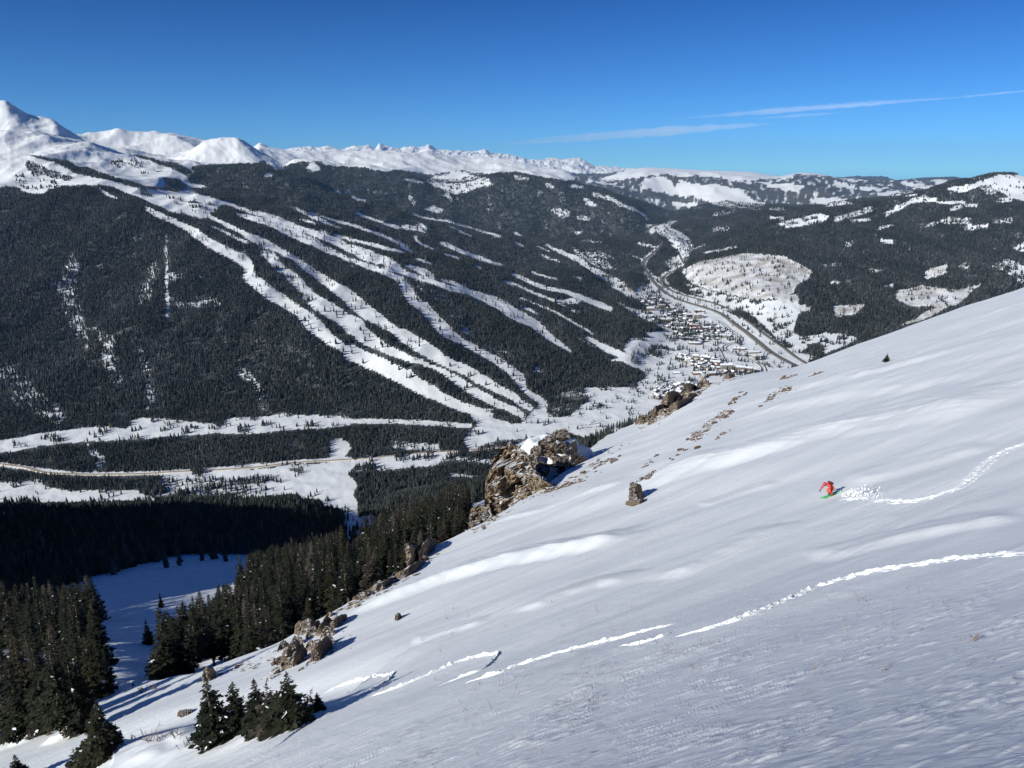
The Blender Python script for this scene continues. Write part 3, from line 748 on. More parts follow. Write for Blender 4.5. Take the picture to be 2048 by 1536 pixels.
def on_slope_xy(pts):
    p = np.array(pts, float)
    q, t = on_near(p[:, 0], p[:, 1])
    return q[~np.isnan(t)][:, :2]

# wind lips: crest in pixels, height in metres, width of the sunny face
LIPS = [
 ([(690, 1228), (800, 1190), (900, 1155), (1000, 1128), (1100, 1110), (1180, 1095), (1300, 1066)], 0.85, 3.2),
 ([(1270, 968), (1350, 945), (1450, 925), (1560, 895), (1650, 868), (1750, 845), (1850, 828), (1950, 810), (2060, 788)], 0.9, 6.0),
 ([(1050, 1228), (1120, 1195), (1200, 1165), (1270, 1158)], 0.20, 1.2),
 ([(1340, 1155), (1420, 1112), (1500, 1078), (1580, 1038)], 0.25, 1.6),
 ([(1640, 1112), (1740, 1085), (1840, 1060), (1940, 1040), (2060, 1016)], 0.22, 1.5),
 ([(1690, 965), (1800, 935), (1900, 905), (2000, 880)], 0.18, 2.0),
 ([(1400, 1010), (1480, 985), (1560, 962)], 0.15, 1.5),
 ([(980, 1045), (1080, 1020), (1180, 985), (1270, 960)], 0.30, 2.5),
 ([(1500, 790), (1620, 770), (1760, 742), (1900, 705), (2040, 660)], 0.5, 5.0),
 ([(1440, 850), (1560, 815), (1700, 790), (1850, 760), (2040, 725)], 0.4, 5.0),
 ([(820, 1290), (900, 1262), (980, 1240)], 0.12, 0.9),
]
LIPS = [(on_slope_xy(p), h, w) for p, h, w in LIPS]
# the drift in front of the small spruces at lower left: low bank, trees stand in the hollow behind it
BANK = on_slope_xy([(150, 1560), (200, 1524), (250, 1500), (300, 1492), (370, 1486), (430, 1476), (480, 1462), (540, 1448), (600, 1438), (660, 1418), (720, 1402)])
MOUNDS = [(452, 1452, 0.55, 0.75), (474, 1450, 0.5, 0.45), (158, 1462, 0.8, 0.7), (8, 1478, 1.1, 0.8), (122, 1476, 0.9, 0.45), (60, 1478, 1.3, 0.5), (225, 1508, 0.8, 0.45)]
MOUND_P = [(on_slope_xy([(m[0], m[1])]), m[2], m[3]) for m in MOUNDS]

def snow_detail(x, y):
    r = np.hypot(x, y)
    s = x * WIND[0] + y * WIND[1]; t = -x * WIND[1] + y * WIND[0]
    z = fbm(x / 38, y / 30, 3, 101) * 0.55 * smooth01(10, 50, r)
    z = z + fbm(s / 16, t / 4.2, 3, 103) * 0.13 * smooth01(6, 25, r)
    patch = smooth01(-0.25, 0.35, fbm(s / 14, t / 5, 3, 107))
    z = z + ridged(s / 3.4, t / 0.62, 3, 109) * 0.016 * (0.12 + patch)
    nearw = 1 - smooth01(14, 34, r)
    z = z + ridged(s / 0.95, t / 0.20, 3, 111, 0.6) * 0.014 * (0.1 + 1.1 * smooth01(-0.1, 0.5, fbm(s / 3.2, t / 1.2, 3, 113))) * nearw
    z = z + np.maximum(fbm(s / 0.85, t / 0.13, 2, 117) - 0.25, 0) * 0.038 * nearw
    for pts, h, w in LIPS:
        d, al = polyline_dist(x, y, pts)
        wob = fbm(x / 9, y / 9, 2, 119) * w * 0.25
        d = d + wob
        fade = smooth01(0, 0.15, al) * (1 - smooth01(0.8, 1.0, al))
        up = smooth01(-w, 0.15 * w, d) * np.exp(-np.maximum(d, 0) / (w * 1.7)) * (1 - smooth01(1.1 * w, 2.0 * w, np.abs(d)))
        z = z + h * up * fade * (1 + 0.07 * gnoise(s / 0.9, t / 3.0, 121)) 
    d, al = polyline_dist(x, y, BANK)
    fade = smooth01(0, 0.1, al) * (1 - smooth01(0.75, 1.0, al))
    z = z + fade * np.exp(-(d / 2.6) ** 2) * 0.55 * (1 + 0.35 * fbm(x / 2.2, y / 2.2, 2, 123)) - fade * np.exp(-((d - 4.0) / 3.0) ** 2) * 0.6
    for p, rad, h in MOUND_P:
        dd = np.hypot(x - p[0, 0], y - p[0, 1]) / rad
        z = z + h * np.exp(-dd ** 4 * 0.9) * (1 + 0.2 * fbm(x * 1.3, y * 1.3, 2, 127))
    return z

def snow_z(x, y):
    return slope_z(x, y) + snow_detail(x, y)

NEAR = {}
def near_mesh():
    az = np.concatenate([np.radians(np.linspace(-75, -41, 90, endpoint=False)), np.radians(np.linspace(-41, 41, 1400)), np.radians(np.linspace(41.5, 70, 60))])
    n1 = 980
    q = np.linspace(0, 1, n1)
    A, Q = np.meshgrid(az, q)
    R = 3.0 * (edge_r(A) / 3.0) ** Q
    ext = np.linspace(1.004, 1.5, 70)
    A2, Q2 = np.meshgrid(az, ext)
    A = np.concatenate([A, A2]); R = np.concatenate([R, edge_r(A2) * Q2])
    X, Y = R * np.sin(A), R * np.cos(A)
    H = snow_z(X, Y)
    NEAR.update(az=az, n1=n1, H=H, E=edge_r(az))
    n, m = A.shape
    i = np.arange(n - 1)[:, None] * m + np.arange(m - 1)[None, :]
    return mesh_np('snow_slope', np.stack([X, Y, H], -1).reshape(-1, 3), np.stack([i, i + 1, i + m + 1, i + m], -1).reshape(-1, 4), smooth=True)

def snow_material():
    m, N, L, b = new_mat('wind_packed_snow')
    b.inputs['Roughness'].default_value = 0.55
    b.inputs['Specular IOR Level'].default_value = 0.25
    tc = nd(N, 'ShaderNodeTexCoord')
    mp = nd(N, 'ShaderNodeMapping'); mp.inputs['Rotation'].default_value = (0, 0, -math.atan2(WIND[1], WIND[0])); mp.inputs['Scale'].default_value = (0.35, 1.6, 1.0)
    L.new(tc.outputs['Object'], mp.inputs['Vector'])
    n1 = nd(N, 'ShaderNodeTexNoise'); n1.inputs['Scale'].default_value = 0.25; n1.inputs['Detail'].default_value = 5
    L.new(mp.outputs[0], n1.inputs['Vector'])
    mx = nd(N, 'ShaderNodeMix', data_type='RGBA'); mx.inputs['A'].default_value = (0.825, 0.85, 0.85, 1); mx.inputs['B'].default_value = (0.88, 0.89, 0.885, 1)
    L.new(n1.outputs['Fac'], mx.inputs['Factor']); L.new(mx.outputs['Result'], b.inputs['Base Color'])
    n2 = nd(N, 'ShaderNodeTexNoise'); n2.inputs['Scale'].default_value = 3.0; n2.inputs['Detail'].default_value = 7; n2.inputs['Roughness'].default_value = 0.62
    L.new(mp.outputs[0], n2.inputs['Vector'])
    bp = nd(N, 'ShaderNodeBump'); bp.inputs['Strength'].default_value = 0.32; bp.inputs['Distance'].default_value = 0.08
    L.new(n2.outputs['Fac'], bp.inputs['Height']); L.new(bp.outputs[0], b.inputs['Normal'])
    return m
M_SNOW = snow_material()
near_slope = link_mesh('snow_slope', near_mesh(), M_SNOW)
def slope_behind():
    """the same snowfield under and behind the viewer"""
    out_v, out_f, n0 = [], [], 0
    for a0, a1, na, r0, r1, nr in ((-180, 180, 180, .15, 3.05, 24), (69, 286, 320, 3.0, 160, 160)):
        A, R = np.meshgrid(np.radians(np.linspace(a0, a1, na)), np.geomspace(r0, r1, nr))
        X, Y = R * np.sin(A), R * np.cos(A)
        H = slope_base(X, Y) + snow_detail(X, Y) - .02
        i = np.arange(nr - 1)[:, None] * na + np.arange(na - 1)[None, :]
        out_f.append(np.stack([i, i + 1, i + na + 1, i + na], -1).reshape(-1, 4) + n0)
        out_v.append(np.stack([X, Y, H], -1).reshape(-1, 3)); n0 += X.size
    o = link_mesh('snow_slope', mesh_np('snow_slope', np.concatenate(out_v), np.concatenate(out_f), smooth=True), M_SNOW)
    tag(o, 'snow slope under and behind the viewer, outside the photo', 'snow slope', kind='structure')
slope_behind()
tag(near_slope, 'steep wind-packed snow slope falling away from the viewer', 'snow slope', kind='structure')

def snow_grid(x, y):
    """height of the finished near snow, read back from its grid"""
    a = np.arctan2(x, np.maximum(y, 1e-3)); r = np.hypot(x, y)
    az, n1, H, E = NEAR['az'], NEAR['n1'], NEAR['H'], NEAR['E']
    fj = np.interp(a, az, np.arange(len(az))); j = np.minimum(fj.astype(int), len(az) - 2); u = fj - j
    e = E[j] * (1 - u) + E[j + 1] * u
    q = np.log(np.maximum(r, 3.0) / 3.0) / np.log(e / 3.0)
    fi = np.where(q <= 1, q * (n1 - 1), n1 - 1 + np.clip((r / e - 1.0) / 0.5, 0, 1) * 70)
    i = np.minimum(fi.astype(int), H.shape[0] - 2); v = fi - i
    return (H[i, j] * (1 - u) + H[i, j + 1] * u) * (1 - v) + (H[i + 1, j] * (1 - u) + H[i + 1, j + 1] * u) * v

def put(px, py):
    """point on the detailed near snow seen at a pixel, and metres per pixel there"""
    t = march(px, py, snow_grid, 3.0, 420.0, 2400)
    dx, dy, dz = pdir(np.atleast_1d(px), np.atleast_1d(py))
    P = np.stack([dx * t, dy * t, dz * t], -1)
    return P, t / FPX
# ------------------------------------------------------------------ conifers
def needle_material(name, dark, light, frost=False):
    m, N, L, b = new_mat(name)
    b.inputs['Roughness'].default_value = 0.75
    b.inputs['Specular IOR Level'].default_value = 0.15
    oi = nd(N, 'ShaderNodeObjectInfo')
    r = nd(N, 'ShaderNodeValToRGB')
    e = r.color_ramp.elements
    e[0].position = 0.0; e[0].color = (*dark, 1)
    e[1].position = 0.72; e[1].color = (*light, 1)
    x = e.new(0.86); x.color = (light[0] * 1.25, light[1] * 0.95, light[2] * 0.9, 1)
    x = e.new(0.97); x.color = (0.085, 0.072, 0.062, 1)
    L.new(oi.outputs['Random'], r.inputs['Fac'])
    tc = nd(N, 'ShaderNodeTexCoord'); t = nd(N, 'ShaderNodeTexNoise'); t.inputs['Scale'].default_value = 2.2; t.inputs['Detail'].default_value = 3
    L.new(tc.outputs['Object'], t.inputs['Vector'])
    mp = nd(N, 'ShaderNodeMapRange'); mp.inputs['From Min'].default_value = 0.3; mp.inputs['From Max'].default_value = 0.7
    mp.inputs['To Min'].default_value = 0.6; mp.inputs['To Max'].default_value = 1.4
    L.new(t.outputs['Fac'], mp.inputs['Value'])
    mx = nd(N, 'ShaderNodeVectorMath', operation='SCALE'); L.new(r.outputs[0], mx.inputs[0]); L.new(mp.outputs[0], mx.inputs['Scale'])
    if not frost:
        L.new(mx.outputs[0], b.inputs['Base Color'])
        return m
    # stands of grey, rimed or dead trees in broad streaks down the mountainside
    mp2 = nd(N, 'ShaderNodeMapping'); mp2.inputs['Scale'].default_value = (0.0055, 0.0018, 0.0)
    L.new(oi.outputs['Location'], mp2.inputs['Vector'])
    t2 = nd(N, 'ShaderNodeTexNoise'); t2.inputs['Scale'].default_value = 1.0; t2.inputs['Detail'].default_value = 5; t2.inputs['Roughness'].default_value = .6
    L.new(mp2.outputs[0], t2.inputs['Vector'])
    m3 = nd(N, 'ShaderNodeMapRange'); m3.inputs['From Min'].default_value = .44; m3.inputs['From Max'].default_value = .70; m3.inputs['To Max'].default_value = .42
    L.new(t2.outputs['Fac'], m3.inputs['Value'])
    m4 = nd(N, 'ShaderNodeMath', operation='MULTIPLY'); L.new(m3.outputs[0], m4.inputs[0])
    rr = nd(N, 'ShaderNodeMapRange'); rr.inputs['To Min'].default_value = 0.2; rr.inputs['To Max'].default_value = 1.6; L.new(oi.outputs['Random'], rr.inputs['Value']); L.new(rr.outputs[0], m4.inputs[1])
    m5 = nd(N, 'ShaderNodeMix', data_type='RGBA'); L.new(m4.outputs[0], m5.inputs['Factor']); L.new(mx.outputs[0], m5.inputs['A']); m5.inputs['B'].default_value = (0.105, 0.105, 0.11, 1)
    L.new(m5.outputs['Result'], b.inputs['Base Color'])
    return m
M_NEEDLE_FAR = needle_material('needles_far', (0.012, 0.017, 0.016), (0.026, 0.033, 0.028), frost=True)
M_NEEDLE = needle_material('needles', (0.012, 0.016, 0.010), (0.029, 0.032, 0.018))
M_BARK = simple_mat('bark', (0.16, 0.125, 0.10), 0.9, 0.4, 6)
M_SNOWCLUMP = simple_mat('snow_clump', (0.86, 0.88, 0.92), 0.6)
M_TWIG = simple_mat('bare_twigs', (0.30, 0.265, 0.22), 0.9, 0.3, 2)

def far_conifer(seed, layers=5, sides=7, slim=0.17, spiky=0.3):
    """unit-height spruce made of ragged overlapping skirts; about 60 faces"""
    g = np.random.default_rng(seed)
    V, F = [], []
    for k in range(layers):
        f = k / layers
        z0 = 0.04 + 0.86 * f + g.uniform(-.02, .02)
        z1 = min(1.0, z0 + 1.25 * (0.96 - z0) / (layers - k) + 0.12)
        if k == layers - 1: z1 = 1.0
        rad = slim * (1 - f) ** 0.85 * g.uniform(0.85, 1.15) + 0.012
        if k == 0: rad *= 0.8
        a0 = g.uniform(0, 6.28); base = len(V)
        for s in range(sides):
            a = a0 + 6.283 * (s + g.uniform(-.25, .25)) / sides
            rr = rad * (1 + g.uniform(-spiky, spiky)) * (1.15 if s % 2 else 0.75)
            V.append((rr * math.cos(a), rr * math.sin(a), z0 - g.uniform(0, .05)))
        V.append((g.uniform(-.008, .008), g.uniform(-.008, .008), z1)); top = len(V) - 1
        V.append((0, 0, z0 + 0.03)); mid = len(V) - 1
        for s in range(sides):
            F.append((base + s, base + (s + 1) % sides, top)); F.append((base + (s + 1) % sides, base + s, mid))
    b = len(V)
    for s in range(3):
        a = 2.1 * s; V.append((0.012 * math.cos(a), 0.012 * math.sin(a), -0.06))
    V.append((0, 0, 0.2))
    for s in range(3): F.append((b + s, b + (s + 1) % 3, b + 3))
    return mesh_np('far_spruce', np.array(V), np.array(F))

def bare_tree(seed):
    """leafless aspen: a pale stem with a loose crown of upward twigs"""
    g = np.random.default_rng(seed); V, F = [], []
    def stick(p, q, w):
        p = np.array(p); q = np.array(q); b = len(V)
        for a in (0, 2.1, 4.2):
            V.append(p + w * np.array([math.cos(a), math.sin(a), 0]))
        V.append(q)
        for s in range(3): F.append((b + s, b + (s + 1) % 3, b + 3))
    stick((0, 0, -0.05), (0, 0, 1), 0.014)
    for k in range(26):
        z = g.uniform(.35, .92); a = g.uniform(0, 6.28); ln = g.uniform(.12, .3) * (1.1 - z * .6)
        stick((0, 0, z), (ln * math.cos(a) * .6, ln * math.sin(a) * .6, z + ln * .8), 0.008)
    return mesh_np('bare_aspen', np.array(V), np.array(F))

def scatter(name, P, S, Rz, idx, protos, label, cat):
    """one stuff object: a mesh of points that carries a copy of one of PROTOS (lists of linked-nowhere objects) at each"""
    me = bpy.data.meshes.new(name)
    me.vertices.add(len(P)); me.vertices.foreach_set('co', np.asarray(P, np.float32).ravel())
    a = me.attributes.new('siz', 'FLOAT_VECTOR', 'POINT'); a.data.foreach_set('vector', np.asarray(S, np.float32).ravel())
    rv = np.zeros((len(P), 3), np.float32); rv[:, 2] = Rz
    a = me.attributes.new('rot', 'FLOAT_VECTOR', 'POINT'); a.data.foreach_set('vector', rv.ravel())
    a = me.attributes.new('pick', 'INT', 'POINT'); a.data.foreach_set('value', np.asarray(idx, np.int32))
    o = bpy.data.objects.new(name, me); COL.objects.link(o)
    c = bpy.data.collections.new(name + '_kinds')
    for k, (pm, mats) in enumerate(protos):
        po = bpy.data.objects.new('%s_kind_%02d' % (name, k), pm)
        if not pm.materials:
            for mm in mats: pm.materials.append(mm)
        c.objects.link(po)
    ng = bpy.data.node_groups.new(name, 'GeometryNodeTree')
    ng.interface.new_socket('Geometry', in_out='INPUT', socket_type='NodeSocketGeometry')
    ng.interface.new_socket('Geometry', in_out='OUTPUT', socket_type='NodeSocketGeometry')
    N, L = ng.nodes, ng.links
    gi = N.new('NodeGroupInput'); go = N.new('NodeGroupOutput')
    ci = N.new('GeometryNodeCollectionInfo'); ci.inputs['Collection'].default_value = c
    ci.inputs['Separate Children'].default_value = True; ci.inputs['Reset Children'].default_value = True
    ip = N.new('GeometryNodeInstanceOnPoints'); ip.inputs['Pick Instance'].default_value = True
    def attr(nm, t):
        n = N.new('GeometryNodeInputNamedAttribute'); n.data_type = t; n.inputs['Name'].default_value = nm; return n.outputs['Attribute']
    L.new(gi.outputs[0], ip.inputs['Points']); L.new(ci.outputs[0], ip.inputs['Instance'])
    L.new(attr('pick', 'INT'), ip.inputs['Instance Index']); L.new(attr('rot', 'FLOAT_VECTOR'), ip.inputs['Rotation'])
    L.new(attr('siz', 'FLOAT_VECTOR'), ip.inputs['Scale']); L.new(ip.outputs[0], go.inputs[0])
    md = o.modifiers.new('trees', 'NODES'); md.node_group = ng
    return tag(o, label, cat, kind='stuff')

def grid_lookup(x, y, G):
    a = np.arctan2(x, y); lr = np.log(np.maximum(np.hypot(x, y), C_R[0]))
    j = np.clip(np.round(np.interp(a, C_AZ, np.arange(len(C_AZ)))).astype(int), 0, len(C_AZ) - 1)
    i = np.clip(np.round(np.interp(lr, C_LR, np.arange(len(C_R)))).astype(int), 0, len(C_R) - 1)
    return G[i, j]

def candidates(r0, r1, n, az0=-39.5, az1=39.5):
    r = np.sqrt(RNG.uniform(r0 * r0, r1 * r1, n)); a = np.radians(RNG.uniform(az0, az1, n))
    return r * np.sin(a), r * np.cos(a), r, a

VIS = EL - RUN
def forest_points(r0, r1, spacing, hmin, hmax, slack_px=14.0):
    area = 0.5 * (r1 * r1 - r0 * r0) * math.radians(79)
    n = int(area / (spacing * spacing))
    x, y, r, a = candidates(r0, r1, n)
    vis = grid_lookup(x, y, VIS)
    keep = (vis > -(hmax * 1.2 / r) - 0.004) & (r > edge_r(a) * 1.02)
    x, y, r, a = x[keep], y[keep], r[keep], a[keep]
    z = country_z(x, y)
    # patchy stands
    big = fbm(x / 90, y / 90, 3, 61)
    h = (hmin + (hmax - hmin) * RNG.beta(2.2, 2.0, len(x))) * (1 + 0.18 * big)
    px, py, dp = project(x, y, z)
    tx, ty, _ = project(x, y, z + h * 0.85)
    mx, my, _ = project(x, y, z + h * 0.45)
    jx = fbm(a * 90, np.log(r) * 34, 3, 5) * 1.6
    rj = np.clip(RNG.standard_normal(len(x)), -2, 2); jx = jx + 1.9 * rj; jy = np.clip(RNG.standard_normal(len(x)), -2, 2) * 0.9
    s0 = sample(TREES, px + jx, py + jy); s1 = sample(TREES, tx + jx, ty + jy); s2 = sample(TREES, mx + jx, my + jy)
    seen = grid_lookup(x, y, VIS) > -0.0009
    dens = np.where(seen, np.minimum(np.minimum(s0, s1), s2), np.minimum(s1, s2))
    dens = np.where(s0 < 0.02, np.minimum(dens, s0), dens)
    inf = (px > -600) & (px < MW + 600) & (py > 0) & (py < MH)
    dens = np.where(inf, dens, 0.9)
    clump = smooth01(0.05, 0.5, fbm(x / 55, y / 55, 3, 67))
    low = dens * np.where(dens < 0.3, 3.4 * clump, 0.55 + 0.9 * clump)
    prob = np.where(dens > 0.85, np.where(big < -0.40, 0.5, 1.0), low)
    prob = np.where((s0 < .02) & (px < 1120) & (px > 200) & (py > 420) & (py < 840) & (r > 1900), 0.026, prob)
    k = RNG.random(len(x)) < prob
    return x[k], y[k], z[k], h[k], r[k], px[k], py[k]

FAR_PROTOS = [(far_conifer(s, layers=l, sides=sd, slim=sl), [M_NEEDLE_FAR]) for s, l, sd, sl in
              ((1, 5, 7, .15), (2, 6, 6, .13), (3, 5, 8, .17), (4, 6, 7, .12), (5, 4, 6, .19), (6, 6, 7, .145))]
def make_forest(name, r0, r1, spacing, hmin, hmax, cond, label, fat=1.0):
    x, y, z, h, r, px, py = forest_points(r0, r1, spacing, hmin, hmax)
    k = cond(x, y, z, r, px, py)
    x, y, z, h = x[k], y[k], z[k], h[k]
    w = h * RNG.uniform(0.85, 1.3, len(x)) * fat
    S = np.stack([w, w, h], -1)
    o = scatter(name, np.stack([x, y, z - 0.2], -1), S, RNG.uniform(0, 6.28, len(x)), RNG.integers(0, len(FAR_PROTOS), len(x)), FAR_PROTOS, label, 'forest')
    print(name, len(x))
    return o
right = lambda x, y: np.arctan2(x, y) > 0.205
make_forest('basin_forest', 430, 1500, 4.6, 9, 19, lambda x, y, z, r, px, py: z > -690, 'dark conifer forest on the knoll above the near basin')
make_forest('valley_forest', 1200, 3400, 5.6, 9, 17, lambda x, y, z, r, px, py: (z <= -690) & ~right(x, y), 'conifer woods on the flat valley floor along the road')
make_forest('ski_hill_forest', 1900, 5000, 7.0, 12, 24, lambda x, y, z, r, px, py: (z > -690) & ~right(x, y), 'conifer forest on the ski mountain between white runs')
make_forest('hillside_forest', 2300, 6300, 8.2, 12, 24, lambda x, y, z, r, px, py: right(x, y), 'conifer forest on the hillside right of the highway')
make_forest('distant_forest', 5000, 10500, 12.5, 12, 21, lambda x, y, z, r, px, py: ~right(x, y) | (r > 6300), 'far conifer forest on the hills before the white ranges', fat=1.55)

# leafless aspens on the pale hill
def aspen_grove():
    x, y, r, a = candidates(2300, 5200, 260000, 4, 39)
    hz = grid_lookup(x, y, HAZEL)
    k = (hz > 0.5) & (fbm(x / 120, y / 120, 3, 71) + 0.35 * RNG.standard_normal(len(x)) > 0.05)
    x, y = x[k], y[k]
    h = RNG.uniform(6, 11, len(x)); z = country_z(x, y)
    protos = [(bare_tree(s), [M_TWIG]) for s in (11, 12, 13)]
    print('aspen', len(x))
    return scatter('aspen_grove', np.stack([x, y, z], -1), np.stack([h, h, h], -1), RNG.uniform(0, 6.28, len(x)), RNG.integers(0, 3, len(x)), protos,
                   'pale leafless aspen trees on the snowy rounded hill', 'aspen grove')
aspen_grove()
# ------------------------------------------------------------------ near spruces
M_SPRUCE_SNOW = M_SNOWCLUMP
def spruce_crown(seed, slim=0.2, bare=0.04, levels=26, per=6, droop=0.35, snow=0.05, fine=1.0, lopsided=0.0, ragged=0.25):
    """unit-height crown: whorls of branches, each a row of ragged needle sprays"""
    g = np.random.default_rng(seed)
    V, F, M = [], [], []
    def spray(c, ax, side, ln, wd, mat):
        b = len(V)
        up = np.cross(ax, side)
        tilt = g.uniform(-.5, .5)
        sd = side * math.cos(tilt) + up * math.sin(tilt)
        V.extend([c - ax * ln * .5, c + sd * wd * .5 + up * g.uniform(-.1, .1) * ln - ax * ln * .1, c + ax * ln * .62 + up * g.uniform(-.16, .08) * ln, c - sd * wd * .5 + up * g.uniform(-.1, .1) * ln + ax * ln * .05])
        F.append((b, b + 1, b + 2)); F.append((b, b + 2, b + 3)); M.extend([mat, mat])
    la = g.uniform(0, 6.28)
    for k in range(levels):
        f = (k + g.uniform(-.3, .3)) / levels
        f = min(max(f, 0), .98)
        z = bare + (0.985 - bare) * f
        L0 = slim * (1 - f) ** 0.9 * (0.78 if f < .06 else 1) + 0.012
        npb = max(3, int(round(per * (1 - 0.45 * f))))
        a0 = g.uniform(0, 6.28)
        for s in range(npb):
            a = a0 + 6.283 * (s + g.uniform(-.3, .3)) / npb
            L1 = L0 * g.uniform(1 - ragged * 1.6, 1 + ragged) * (1 + lopsided * math.cos(a - la))
            if g.random() < 0.05: continue
            rad = np.array([math.cos(a), math.sin(a), 0]); tang = np.array([-math.sin(a), math.cos(a), 0])
            rise = 0.25 * (f - 0.25)
            n = max(2, int(round((2 + 4 * L1 / slim) * fine)))
            for q in range(n):
                tq = (q + 0.7) / n
                dz = L1 * (rise * tq - droop * tq * tq + 0.18 * tq ** 3) + g.normal(0, .004)
                c = rad * L1 * tq + np.array([0, 0, z + dz])
                ax = rad + np.array([0, 0, rise - 2 * droop * tq * .6]); ax /= np.linalg.norm(ax)
                ln = max(.022, L1 * (0.52 - .12 * tq)) * g.uniform(.8, 1.25) / max(1, fine ** .5)
                wd = ln * g.uniform(.55, .95)
                mat = 1 if (g.random() < snow and f < .92) else 0
                spray(c, ax, tang, ln, wd, mat)
                if tq > .2:
                    for sg in (-1, 1):
                        a2 = rad * .6 + tang * sg * .8 + np.array([0, 0, -.15 + g.normal(0, .1)]); a2 /= np.linalg.norm(a2)
                        c2 = c + a2 * ln * .5
                        spray(c2, a2, np.cross(a2, [0, 0, 1.0]), ln * .8, wd * .7, 1 if g.random() < snow * .7 else 0)
    for q in range(5):
        c = np.array([0, 0, .955 + .009 * q]); a = g.uniform(0, 6.28)
        spray(c, np.array([0, 0, 1.0]), np.array([math.cos(a), math.sin(a), 0]), .04, .016, 0)
    me = mesh_np('crown', np.array(V), np.array(F), mat_idx=M)
    for m in (M_NEEDLE, M_SPRUCE_SNOW): me.materials.append(m)
    return me

def trunk_mesh(seed, w=0.018, lean=0.0):
    g = np.random.default_rng(seed); V, F = [], []
    zs = [-.05, 0, .04, .2, .5, .8, .97]; n = 7
    for k, z in enumerate(zs):
        rr = w * (1.5 if k == 0 else 1.25 if k == 1 else 1) * (1 - max(z, 0)) ** .8 + .001
        for s in range(n):
            a = 6.283 * s / n
            V.append((rr * math.cos(a) * g.uniform(.9, 1.1), rr * math.sin(a), z))
    for k in range(len(zs) - 1):
        for s in range(n):
            F.append((k * n + s, k * n + (s + 1) % n, (k + 1) * n + (s + 1) % n, (k + 1) * n + s))
    # dead stubs on the bare lower stem
    for k in range(14):
        z = g.uniform(.03, .4); a = g.uniform(0, 6.28); b = len(V); d = np.array([math.cos(a), math.sin(a), g.uniform(-.3, .2)]); L = g.uniform(.03, .08)
        V.extend([(0, 0, z - .004), (0, 0, z + .004), tuple(d * L + np.array([0, 0, z]))])
        F.append((b, b + 1, b + 2, b + 2))
    F4 = [f for f in F if f[2] != f[3]]; F3 = [f[:3] for f in F if f[2] == f[3]]
    me = mesh_np('trunk', np.array(V), [np.array(F4), np.array(F3)])
    me.materials.append(M_BARK)
    return me

# kinds: bushy foreground trees, then stand trees
CROWNS = {
 'bushy': [spruce_crown(201, .31, .02, 28, 8, .32, .02, 1.6, .12), spruce_crown(202, .30, .02, 26, 7, .32, .04, 1.4, .2)],
 'medium': [spruce_crown(211, .24, .03, 28, 7, .34, .003, 1.2, .15), spruce_crown(212, .22, .03, 28, 6, .36, .003, 1.2, .1, .35), spruce_crown(213, .27, .03, 26, 6, .3, .03, 1.2, .2, .4)],
 'open': [spruce_crown(221, .22, .04, 17, 5, .25, .02, 1.1, .25, .45), spruce_crown(222, .30, .04, 12, 4, .2, .0, 1.0, .3, .5)],
 'tall': [spruce_crown(231, .135, .08, 34, 6, .4, .003, .8), spruce_crown(232, .12, .16, 32, 6, .42, .003, .8, .15, .3), spruce_crown(233, .15, .05, 34, 6, .4, .003, .8), spruce_crown(234, .11, .22, 30, 5, .42, .003, .8, .2, .35), spruce_crown(235, .16, .03, 32, 6, .38, .003, .8)],
}
TRUNKS = [trunk_mesh(301, .016), trunk_mesh(302, .02), trunk_mesh(303, .013)]
def near_tree(kind, var, P, h, label, group=None, rz=None, lean=(0, 0), w=1.0, cat='spruce'):
    e = bpy.data.objects.new('spruce_tree', None); COL.objects.link(e)
    e.location = P; e.empty_display_size = 0.3
    rz = RNG.uniform(0, 6.28) if rz is None else rz
    e.rotation_euler = (lean[0], lean[1], 0)
    c = bpy.data.objects.new('crown', CROWNS[kind][var % len(CROWNS[kind])]); COL.objects.link(c)
    t = bpy.data.objects.new('trunk', TRUNKS[var % 3]); COL.objects.link(t)
    for o in (c, t):
        o.parent = e; o.scale = (h * w, h * w, h); o.rotation_euler = (0, 0, rz)
    t.scale = (h, h, h)
    return tag(e, label, cat, group)

# foreground trees: kind, variant, base px, top py, width factor, lean right, label
FORE = [
 ('bushy', 0, 205, 1512, 1388, 1.05, .05, 'big dark bushy spruce rising from the snow bank at the lower left'),
 ('medium', 0, 40, 1562, 1500, 1.3, 0, 'small spruce cut by the bottom edge of the photo at far left'),
 ('open', 0, 152, 1545, 1488, 1.2, .05, 'thin scraggly sapling at the left foot of the big bushy spruce'),
 ('bushy', 1, 432, 1488, 1338, 1.0, -.03, 'brownish spruce with snow-dusted lower branches, left end of the foreground row'),
 ('medium', 1, 476, 1464, 1350, 1.3, 0, 'dark spruce just right of the brownish one, behind the white snow lump'),
 ('medium', 0, 518, 1460, 1344, 1.1, 0, 'pointed dark spruce in the middle of the foreground row'),
 ('open', 0, 540, 1458, 1350, 1.2, .02, 'thin see-through spruce hiding behind the pointed one in the foreground row'),
 ('medium', 2, 582, 1450, 1328, 1.25, 0, 'dark spruce with wide upper branches in front of the lower rock outcrop'),
 ('open', 1, 604, 1444, 1362, .9, .32, 'spindly spruce leaning right beside the wide-branched one'),
 ('medium', 1, 636, 1420, 1380, 1.35, 0, 'little conical spruce at the right end of the foreground row'),
 ('bushy', 1, 560, 1454, 1412, 1.2, 0, 'low dark juniper-like spruce clump under the wide-branched spruce'),
 ('medium', 0, 1773, 724, 706, 1.5, 0, 'lone tiny spruce standing in the smooth upper snow slope at right'),
 ('medium', 1, 266, 1372, 1364, 1.3, 0, 'tiny seedling spruce on the lit snow between shadow streaks'),
]
